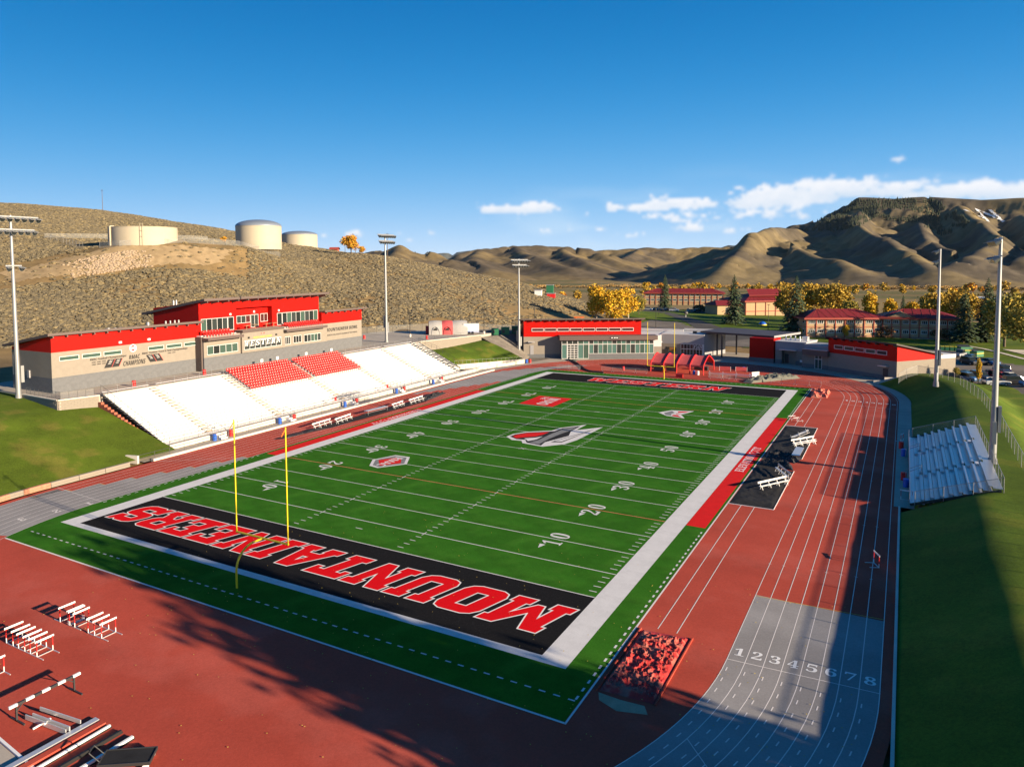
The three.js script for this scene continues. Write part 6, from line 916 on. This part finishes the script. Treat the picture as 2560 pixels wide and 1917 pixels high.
function car(kind, colour, [x, z], turn, label) { const k = kind + colour; if (!carProto[k]) carProto[k] = makeCar(kind, paints[colour]); const c = carProto[k].clone(); c.name = numbered(kind === 'truck' ? 'pickup_truck' : 'parked_car'); c.position.set(x, H(x, z) + .21, z); c.rotation.y = turn; scene.add(c); tag(c, label, kind === 'truck' ? 'pickup truck' : 'car', 'parked cars'); }
car('sedan', 'white', [-20.6, -160.2], -.25, 'white car with blue side marking parked behind the fan shop roof');
{ const rows = [[-88, -308, .75, 'navy', 'sedan', 'dark blue car at the end of the row by the yellow tree'], [-83.5, -304, .75, 'grey', 'suv', 'grey car next to the yellow tree in the upper row'], [-78.4, -301, .2, 'silver', 'suv', 'silver van parked across the upper row'], [-73.6, -296, .9, 'white', 'sedan', 'white sedan behind the dark cars of the upper row'], [-71, -292.6, .85, 'navy', 'suv', 'dark blue car in the middle of the upper row'], [-68, -289.6, .85, 'black', 'suv', 'black car in the middle of the upper row'], [-65.2, -287, .85, 'navy', 'truck', 'dark blue pickup in the upper row'], [-62.6, -284.4, .85, 'black', 'sedan', 'black sedan next to the white wagon'], [-59.2, -282.4, .1, 'white', 'suv', 'white wagon at the near end of the upper row'], [-46.6, -267, .95, 'silver', 'suv', 'silver car beside the tan hall'], [-43, -265.2, .95, 'black', 'suv', 'black car beside the tan hall']]; for (const [x, z, t, c, k, l] of rows) car(k, c, [x, z], t, l); }
for (const [x, z, t, c, k, l] of [[55.9, -124.6, 1.2, 'silver', 'truck', 'silver pickup by the green dumpsters'], [57, -110, -1.0, 'black', 'suv', 'black car with lit tail lights behind the locker building'], [59, -111.4, -1.1, 'black', 'sedan', 'black sedan between two dark cars in the far row'], [61, -111, -1.0, 'blue', 'sedan', 'blue hatchback at the end of the far row'], [57.6, -115.6, 1.2, 'navy', 'suv', 'dark blue wagon with roof box in the far row'], [55.4, -91.6, -.7, 'green', 'sedan', 'dark green car against the locker building'], [55.2, -86.4, -.8, 'blue', 'suv', 'blue car with red tail light nearest the locker building'], [57.6, -88.6, -.9, 'navy', 'suv', 'dark blue van in the middle of the near row'], [59.6, -93, 1.9, 'grey', 'sedan', 'grey sedan facing the van in the near row'], [59.8, -89.6, -.8, 'red', 'truck', 'red pickup beside the steel pole'], [61.3, -89, -.8, 'red', 'sedan', 'red hatchback next to the white car'], [62.6, -88.6, -.8, 'white', 'sedan', 'white car at the end of the near row'], [59.6, -80.6, .4, 'silver', 'sedan', 'silver car by the chain link fence'], [62.8, -82, .4, 'black', 'suv', 'black car parked by the fence under the pole'], [65.4, -79.5, .4, 'blue', 'sedan', 'blue car at the edge of the lot near the fence'], [62.2, -99.5, 1.9, 'navy', 'suv', 'dark blue car between the two rows']]) car(k, c, [x, z], t, l);
for (const [x, z, s, t, l] of [[57.4, -134, 1, .5, 'big green dumpster with its lid up by the lot'], [59.6, -127.6, .85, .9, 'bright green dumpster beside the grass']]) { const o = thing('dumpster', l, 'dumpster', [x, H(x, z) + .2, z], t); part('bin', new MB().prism([[-1.5 * s, -.9], [1.5 * s, -.9], [1.5 * s, .9], [-1.5 * s, .9]], 0, 1.7 * s), M.green, o); part('lid', new MB().bar([0, 1.75 * s, 0], [0, 2.1 * s, -1.2], 3 * s, .08), M.steelDark, o); part('rib', new MB().box(-1.55 * s, 1.55 * s, .8, .95, -.95, .95), M.yellow, o); }
for (let i = 0; i < 6; i++) { const x = 52.6 + i * 1.1, z = -138.5 - i * .1, o = thing('recycling_bin', 'green wheeled bin with yellow lid in the row by the lot', 'bin', [x, H(x, z) + .1, z], .1, 'row of recycling bins'); part('bin', new MB().box(-.42, .42, 0, 1.2, -.42, .42), M.green, o); part('lid', new MB().box(-.45, .45, 1.2, 1.3, -.45, .45), M.yellow, o); }
{ const q = G2(1907, 812, .5), o = thing('camping_tent', 'small dome tent, blue over yellow, on the lawn', 'tent', [q[0], H(q[0], q[1]) + .1, q[1]]); part('fly', new THREE.SphereGeometry(1.5, 16, 8, 0, Math.PI * 2, 0, Math.PI / 2).scale(1, .95, 1), M.blue, o); part('base_skirt', new MB().cyl([0, 0, 0], [0, .4, 0], 1.62, 1.52, 16, false), M.yellow, o); }
{ const q = G2(1715, 794, .6), o = thing('satellite_dish', 'dark satellite dish beside the road', 'dish', [q[0], H(q[0], q[1]), q[1]], .6); part('mast', new MB().cyl([0, 0, 0], [0, 1.6, 0], .1, .1, 8), M.white, o); part('dish', new THREE.SphereGeometry(1.3, 16, 8, 0, Math.PI * 2, 0, .8).rotateX(1.2).translate(0, 1.8, -.6), M.steelDark, o); }
// ---------------------------------------------------------------- trees
const leafMat = new THREE.MeshStandardMaterial({ vertexColors: true, roughness: .9, side: THREE.DoubleSide });
function leafCrown(sd, n, size, cols, rx, ry, rz, cy, lobes = 16, droop = 0) {
  seed(sd); const P = [], C = [], L = [];
  for (let i = 0; i < lobes; i++) { const t = rr(0, Math.PI * 2), v = rr(-.85, .95), q = Math.sqrt(Math.max(0, 1 - v * v)) * rr(.25, .72); L.push([rx * q * Math.cos(t), cy + ry * v * .72, rz * q * Math.sin(t), rr(.3, .48)]); }
  for (let i = 0; i < n; i++) {
    const l = L[Math.floor(rnd() * lobes)], t = rr(0, Math.PI * 2), v = rr(-1, 1), q = Math.sqrt(1 - v * v), r = Math.pow(rnd(), .4) * l[3] * (rnd() < .08 ? 1.35 : 1);
    const x = l[0] + rx * r * q * Math.cos(t), y = l[1] + ry * r * v * 1.05, z = l[2] + rz * r * q * Math.sin(t);
    const s = size * rr(.6, 1.35), a = rr(0, Math.PI * 2), b = rr(-.9, .9), ux = Math.cos(a) * s, uz = Math.sin(a) * s, uy = rr(-.4, .4) * s, wx = -Math.sin(a) * Math.sin(b) * s, wy = Math.cos(b) * s, wz = Math.cos(a) * Math.sin(b) * s;
    P.push(x - ux, y - uy, z - uz, x + wx, y + wy, z + wz, x + ux, y + uy, z + uz, x - ux, y - uy, z - uz, x + ux, y + uy, z + uz, x - wx * .8, y - wy * .8, z - wz * .8);
    const c = cols[Math.floor(rnd() * cols.length)], k = rr(.8, 1.2); for (let m = 0; m < 6; m++) C.push(c[0] * k, c[1] * k, c[2] * k);
  }
  const g = new THREE.BufferGeometry(); g.setAttribute('position', new THREE.Float32BufferAttribute(P, 3)); g.setAttribute('color', new THREE.Float32BufferAttribute(C, 3)); g.computeVertexNormals(); return g;
}
function limbs(sd, h, r, cy, rx) { seed(sd); const mb = new MB().cyl([0, -.5, 0], [0, h * .45, 0], r, r * .7, 8).cyl([0, h * .45, 0], [rr(-.3, .3), h * .85, rr(-.3, .3)], r * .7, r * .2, 7); for (let i = 0; i < 9; i++) { const t = rr(0, 6.28), y0 = h * rr(.22, .6), l = rx * rr(.45, .85); mb.cyl([0, y0, 0], [Math.cos(t) * l, y0 + h * rr(.12, .3), Math.sin(t) * l], r * .32, r * .07, 5); } return mb.build(); }
const YEL = [[.55, .33, .012], [.62, .38, .02], [.48, .30, .015], [.36, .28, .02], [.58, .28, .01]], GOLD = [[.40, .24, .02], [.46, .29, .03], [.33, .22, .025], [.28, .2, .03]], ORG = [[.52, .22, .015], [.58, .3, .02], [.45, .17, .01], [.5, .36, .03]], OLV = [[.22, .19, .03], [.28, .22, .03], [.16, .15, .03], [.34, .24, .03]], BRN = [[.2, .1, .04], [.26, .14, .05], [.16, .1, .05]], GRN = [[.05, .09, .015], [.07, .11, .02], [.1, .13, .02]];
const sizes = { near: [3600, .30], mid: [2600, .34], far: [420, .8], airy: [1500, .36] };
const treeSpec = { yellow: [YEL, 4.6, 5.6, 'broadleaf_tree'], gold: [GOLD, 6, 5.2, 'broadleaf_tree'], orange: [ORG, 5, 4.6, 'broadleaf_tree'], olive: [OLV, 6.4, 6, 'broadleaf_tree'], slim: [YEL, 3.2, 6, 'broadleaf_tree'], brown: [BRN, 4, 3, 'shrub'] };
const treeProto = {};
function treeProtoOf(kind, lod, v) {
  const k = kind + lod + v; if (treeProto[k]) return treeProto[k]; const [cols, rx, ry, nm] = treeSpec[kind], [n, s] = sizes[lod], g = new THREE.Group(), low = nm === 'shrub', cy = low ? 2.2 : ry + 2.4;
  part('trunk', limbs(v * 7 + 3, cy + ry * .6, low ? .12 : .32, cy, rx), kind === 'yellow' || kind === 'slim' ? M.barkPale : M.bark, g); part('crown', leafCrown(v * 31 + n + kind.length * 7, n, s, cols, rx, ry, rx, cy, lod === 'far' ? 10 : 18), leafMat, g); g.userData.h = cy + ry; return treeProto[k] = g;
}
function tree(kind, lod, v, x, z, h, wide, label, group, y) { const p = treeProtoOf(kind, lod, v), c = p.clone(); c.name = numbered(treeSpec[kind][3]); const s = h / p.userData.h; c.scale.set(s * wide, s, s * wide); c.rotation.y = (x * 13.7 + z * 7.1) % 6.28; c.position.set(x, (y ?? H(x, z)) - .2, z); scene.add(c); c.userData = {}; return tag(c, label, treeSpec[kind][3] === 'shrub' ? 'shrub' : 'tree', group); }
const treeAt = (kind, v, px, d, h, wide, label, lod = 'mid') => { const [x, z] = pol(px, d); return tree(kind, lod, v, x, z, h, wide, label); };
treeAt('yellow', 1, 1492, 275, 14.5, 1.0, 'bright yellow tree at the foot of the hill, nearest the dirt track'); treeAt('yellow', 2, 1533, 268, 15, 1.05, 'bright yellow tree in the middle of the clump above the training hall'); treeAt('yellow', 3, 1572, 300, 14.5, 1.0, 'yellow tree at the road side of the clump above the training hall'); treeAt('olive', 1, 1598, 330, 9, .9, 'small olive yellow tree beside the far dormitory');
treeAt('orange', 1, 878, 345, 9, 1.15, 'round orange yellow tree on the hill beside the hut'); treeAt('orange', 2, 905, 350, 4, 1.1, 'low orange bush at the edge of the orange tree'); treeAt('orange', 2, 560, 292, 2.6, 1.2, 'small orange bush in the shadow of the domed tank');
treeAt('gold', 1, 1975, 310, 15, 1.0, 'pale gold tree behind the spruce at the dormitory end'); treeAt('gold', 2, 2035, 330, 15.5, 1.0, 'gold tree between spruce and dormitory roof'); treeAt('gold', 3, 2085, 320, 16, 1.15, 'big gold tree behind the dormitory roof'); treeAt('olive', 2, 2130, 290, 11, .9, 'olive tree between the gold and the bright yellow tree');
treeAt('slim', 1, 2180, 300, 13, 1.15, 'tall bright yellow tree behind the dormitory roof'); treeAt('slim', 2, 2232, 300, 11.2, 1.2, 'second bright yellow tree behind the dormitory roof'); treeAt('slim', 3, 2285, 300, 10.4, 1.5, 'broad bright yellow tree near the end of the dormitory'); treeAt('gold', 2, 2345, 330, 13, 1.2, 'wide gold tree behind the dormitory end'); treeAt('gold', 1, 2392, 340, 14, 1.15, 'gold tree rising behind the near spruce'); treeAt('gold', 3, 2432, 330, 13.4, 1.0, 'gold tree between the two tall spruces'); treeAt('olive', 3, 2520, 255, 15.5, 1.1, 'large olive gold tree beside the steel pole'); treeAt('olive', 1, 2580, 240, 15, 1.1, 'large olive gold tree at the path junction'); treeAt('gold', 2, 2610, 300, 16, 1.2, 'gold tree beyond the path junction');
treeAt('brown', 1, 2216, 268, 4.2, 1.3, 'reddish brown shrub before the dormitory'); treeAt('brown', 2, 2360, 268, 3.6, 1.2, 'dark brown shrub at the dormitory corner'); treeAt('brown', 3, 1602, 440, 4, 1.2, 'brown shrub at the end of the far dormitory'); treeAt('brown', 1, 1752, 385, 4, 1.6, 'brown hedge beside the tan hall'); treeAt('yellow', 2, 2120, 262, 4.5, .8, 'small yellow green tree in front of the dormitory'); treeAt('slim', 1, 2458, 178, 5.5, .5, 'slim sapling outside the chain link fence'); treeAt('yellow', 1, 2010, 262, 3, 1.2, 'small yellow shrub beside the big spruce'); treeAt('olive', 2, 2402, 182, 3.2, .7, 'thin sapling at the corner of the locker building');
// ---------------------------------------------------------------- spruces: whorls of drooping boughs
const needleMat = new THREE.MeshStandardMaterial({ vertexColors: true, roughness: .95, side: THREE.DoubleSide });
function spruceG(sd, tiers = 34, per = 15) {
  seed(sd); const P = [], C = []; const hgt = 18;
  for (let t = 0; t < tiers; t++) {
    const f = t / (tiers - 1), y = lerp(1.6, hgt - .3, Math.pow(f, .93)), R = (4.3 * Math.pow(1 - f, .82) + .22) * rr(.86, 1.12), n = Math.max(5, Math.round(per * (1 - f * .55)));
    for (let k = 0; k < n; k++) {
      const a = k / n * 6.283 + rr(-.35, .35) + t, l = R * rr(.72, 1.12), dr = l * rr(.18, .42), w = l * .17 + .12, ca = Math.cos(a), sa = Math.sin(a);
      const c = rnd() < .25 ? [.05, .075, .035] : rnd() < .5 ? [.03, .058, .026] : [.04, .062, .024], kk = rr(.8, 1.25);
      for (let m = 0; m < 3; m++) { const s0 = .12 + m * .29, s1 = s0 + .34, yy = s => y - dr * s * s + (m ? .12 : 0) * rr(-1, 1), off = rr(-.3, .3) * w; const q = (s, e, d) => [ca * l * s - sa * (e + off), yy(s) + d, sa * l * s + ca * (e + off)]; const A = q(s0, 0, .1), B = q((s0 + s1) / 2, w * (1.15 - s1 * .4), -.14), D = q((s0 + s1) / 2, -w * (1.15 - s1 * .4), -.14), E = q(Math.min(1, s1), 0, rr(-.1, .12)); P.push(...A, ...B, ...E, ...A, ...E, ...D); for (let i = 0; i < 6; i++) C.push(c[0] * kk, c[1] * kk, c[2] * kk); }
    }
  }
  const g = new THREE.BufferGeometry(); g.setAttribute('position', new THREE.Float32BufferAttribute(P, 3)); g.setAttribute('color', new THREE.Float32BufferAttribute(C, 3)); g.computeVertexNormals(); return g;
}
const spr = [11, 12, 13].map(s => spruceG(s)), sprT = new MB().cyl([0, -.5, 0], [0, 16.5, 0], .36, .05, 8).build();
function spruce(x, z, h, wide, label, y) { const g = thing('spruce_tree', label, 'tree', [x, (y ?? H(x, z)) - .1, z], (x * 3.1 + z) % 6.28); part('trunk', sprT, M.bark, g); part('crown', spr[Math.abs(Math.round(x + z)) % 3], needleMat, g); const s = h / 18; g.scale.set(s * wide, s, s * wide); return g; }
spruce(-77, -328, 21, .95, 'tall spruce in front of the far dormitory'); spruce(-14, -202, 19.6, 1.0, 'spruce with a bare trunk foot on the lawn before the tan hall'); spruce(12, -170.5, 20, 1.15, 'big dark spruce at the end of the long dormitory'); spruce(58.8, -165, 16, 1.15, 'broad spruce beside the dormitory wing'); spruce(65, -171, 19.6, 1.05, 'tall dark spruce behind the broad spruce'); spruce(84, -240, 17, .8, 'spruce in front of the brick building');
{ const [x, z] = pol(1907, 560); spruce(x, z, 9, 1.1, 'small dark spruce beyond the tan hall'); const [x2, z2] = pol(1935, 520); spruce(x2, z2, 12, 1.1, 'spruce beyond the tan hall roof'); const [x3, z3] = pol(2262, 420); spruce(x3, z3, 12, .8, 'dark spruce between bright yellow trees'); }
// tall trees east of the bank, outside the picture, that shade the near end of the field
for (const [x, z, h, w, l] of [[61, 62.4, 21.5, .56, 'broad tree east of the bank whose shade reaches the near end zone'], [68, 65.5, 21, .56, 'tall tree behind the first shade tree east of the bank'], [60.5, 66.4, 13, .7, 'lower tree at the near end of the bank'], [76, 62, 24, .5, 'tallest tree standing back from the bank'], [82, 65.6, 23, .5, 'tree between the tall shade trees'], [90, 64, 26, .46, 'tree at the back of the row east of the bank']]) tree('olive', 'airy', 1 + Math.round(x) % 3, x, z, h, w, l, undefined, .1);
// ---------------------------------------------------------------- trees of the valley floor
seed(404); { let k = 0; const put = (px, d, h, kind, wide) => { const [x, z] = pol(px, d); tree(kind, 'far', 1 + (k++ % 3), x, z, h, wide, 'small autumn tree on the valley floor below the mountain', 'autumn trees along the valley floor'); };
  for (const [px, w] of [[1276, 3], [1300, 3], [1335, 4], [1350, 5], [1365, 4], [1405, 3], [1445, 3]]) put(px, rr(620, 760), rr(8, 11), rnd() < .5 ? 'orange' : 'gold', rr(1, 1.5));
  for (let i = 0; i < 40; i++) { const px = 1610 + i * 24.5 + rr(-14, 14); put(px, rr(820, 1300), rr(8, 14), rnd() < .45 ? 'yellow' : rnd() < .6 ? 'gold' : 'orange', rr(.9, 1.5)); }
  for (const px of [1612, 1622, 1700, 1712, 1735, 1748, 1760, 1895, 1905, 1950, 1965]) put(px, rr(640, 820), rr(11, 15), 'gold', rr(.8, 1.2)); }
// far bushes along the river as one mass
{ seed(9); const n = 420, bg = leafCrown(5, 60, 1.0, [[.24, .17, .05], [.3, .2, .05], [.2, .15, .06]], 4, 2.0, 4, 1.8, 7), im = new THREE.InstancedMesh(bg, leafMat, n), m = new THREE.Matrix4(), c = new THREE.Color(); for (let i = 0; i < n; i++) { const [x, z] = pol(rr(1180, 2700), rr(1250, 1560)), s = rr(.5, 1.7); m.makeScale(s * 1.4, s, s * 1.4).setPosition(x, H(x, z) - .3, z); im.setMatrixAt(i, m); const t = rnd(); im.setColorAt(i, c.setRGB(lerp(.6, 1.2, t), lerp(.6, 1.05, t), lerp(.9, 1.1, t))); } im.name = 'river_brush'; im.userData = { kind: 'stuff', label: 'brush and willows along the valley floor', category: 'brush' }; im.castShadow = true; scene.add(im); }
// pines on the mountain
{ seed(21); const cg = new THREE.ConeGeometry(2.6, 11, 6).translate(0, 5, 0), pts = [], poly = [[2005, 577], [2060, 545], [2110, 520], [2150, 502], [2240, 500], [2330, 501], [2390, 530], [2425, 556], [2400, 585], [2340, 592], [2280, 560], [2190, 548], [2150, 566], [2090, 580]], hole = [[2185, 528], [2240, 522], [2320, 536], [2300, 545], [2220, 545]];
  for (let t = 0; t < 9000 && pts.length < 1900; t++) { const px = rr(2000, 2430), py = rr(498, 596); if (!inPoly(poly, px, py) || inPoly(hole, px, py) || fbm(px * .03, py * .06, 2) < .38) continue; for (let d = 2050; d < 3200; d += 9) { const q = atDist(px, py, d), y = letterHill(q[0], q[2]); if (q[1] <= y) { pts.push([q[0], y, q[2]]); break; } } }
  const im = new THREE.InstancedMesh(cg, mat(.035, .045, .025, .95), pts.length), m = new THREE.Matrix4(); pts.forEach(([x, y, z], i) => { const s = rr(.6, 1.25); im.setMatrixAt(i, m.makeScale(s, s, s).setPosition(x, y - 1, z)); }); im.name = 'pine_forest'; im.userData = { kind: 'stuff', label: 'dark pine forest high on the mountain', category: 'forest' }; im.castShadow = true; scene.add(im); }
// sagebrush on the hillside
{ seed(33); const g0 = new THREE.IcosahedronGeometry(.5, 1), P = g0.attributes.position; for (let i = 0; i < P.count; i++) { const x = P.getX(i), y = P.getY(i), z = P.getZ(i), k = .72 + .6 * h2(Math.round(x * 40), Math.round(y * 40) + 7 * Math.round(z * 40)); P.setXYZ(i, x * k * 1.25, Math.max(-.1, y * k * .8 + .22), z * k * 1.25); } g0.computeVertexNormals(); const N = 120000, L = [];
  for (let t = 0; t < 1300000 && L.length < N; t++) { const px = rr(-120, 1560), d = 195 + 300 * Math.pow(rnd(), .8), [x, z] = pol(px, d); if (x > -48 && z > -190) continue; if (x > -84 && x < -40 && z < 45 && z > -100) continue; const [a, dd] = soilPatch(x, z); if (a > -64 && a < -47.4 && dd > 258 && dd < 284 && rnd() > .04) continue; const y = H(x, z); if (y < 1.4) continue; const low = sst(6, 12, y); if (fbm(x * .045, z * .045, 3) + .35 * rnd() < lerp(.72, .5, low)) continue; if (Math.hypot(x - pol(360, 288)[0], z - pol(360, 288)[1]) < 15 || Math.hypot(x - pol(648, 300)[0], z - pol(648, 300)[1]) < 11 || Math.hypot(x - pol(750, 385)[0], z - pol(750, 385)[1]) < 10) continue; L.push([x, y, z]); }
  const im = new THREE.InstancedMesh(g0, mat(1, 1, 1, .95), L.length), m = new THREE.Matrix4(), c = new THREE.Color(), e = new THREE.Euler(); L.forEach(([x, y, z], i) => { const s = rr(.5, 1.35); m.makeRotationY(rr(0, 6.28)).scale(V3(s * rr(.9, 1.5), s * rr(.5, .8), s)).setPosition(x, y - .1, z); im.setMatrixAt(i, m); const k = rr(.75, 1.3), t = rnd(); im.setColorAt(i, t < .72 ? c.setRGB(.125 * k, .104 * k, .064 * k) : c.setRGB(.19 * k, .15 * k, .078 * k)); }); im.name = 'sagebrush'; im.userData = { kind: 'stuff', label: 'grey green sagebrush covering the hillside', category: 'brush' }; im.castShadow = true; scene.add(im); }
// rocks in the bare bank
{ seed(55); const g = new THREE.IcosahedronGeometry(.4, 0), L = []; for (let t = 0; t < 900; t++) { const px = 180 + 190 * (rnd() + rnd()) / 2 + rr(-30, 30), d = rr(259, 272), [x, z] = pol(px, d); L.push([x, H(x, z) + .1, z]); } const im = new THREE.InstancedMesh(g, M.rubble, L.length), m = new THREE.Matrix4(); L.forEach(([x, y, z], i) => { const s = rr(.4, 1.6); im.setMatrixAt(i, m.makeRotationY(rr(0, 6)).scale(V3(s, s * .7, s)).setPosition(x, y, z)); }); im.name = 'rubble'; im.userData = { kind: 'stuff', label: 'loose rocks spilled on the bare soil bank', category: 'rocks' }; scene.add(im); }
// fallen leaves on the near turf and track
{ seed(66); const n = 420, im = new THREE.InstancedMesh(new THREE.PlaneGeometry(.06, .06).rotateX(-1.4), mat(.5, .36, .06, .9, { side: THREE.DoubleSide }), n), m = new THREE.Matrix4(); for (let i = 0; i < n; i++) { const x = rr(-10, 42), z = rr(38, 74); im.setMatrixAt(i, m.makeRotationY(rr(0, 6)).setPosition(x, .05, z)); } im.name = 'fallen_leaves'; im.userData = { kind: 'stuff', label: 'scattered yellow leaves on turf and track', category: 'leaves' }; scene.add(im); }
scene.fog = new THREE.FogExp2(new THREE.Color(.62, .74, .9), 0.000006);
renderer.render(scene, camera);
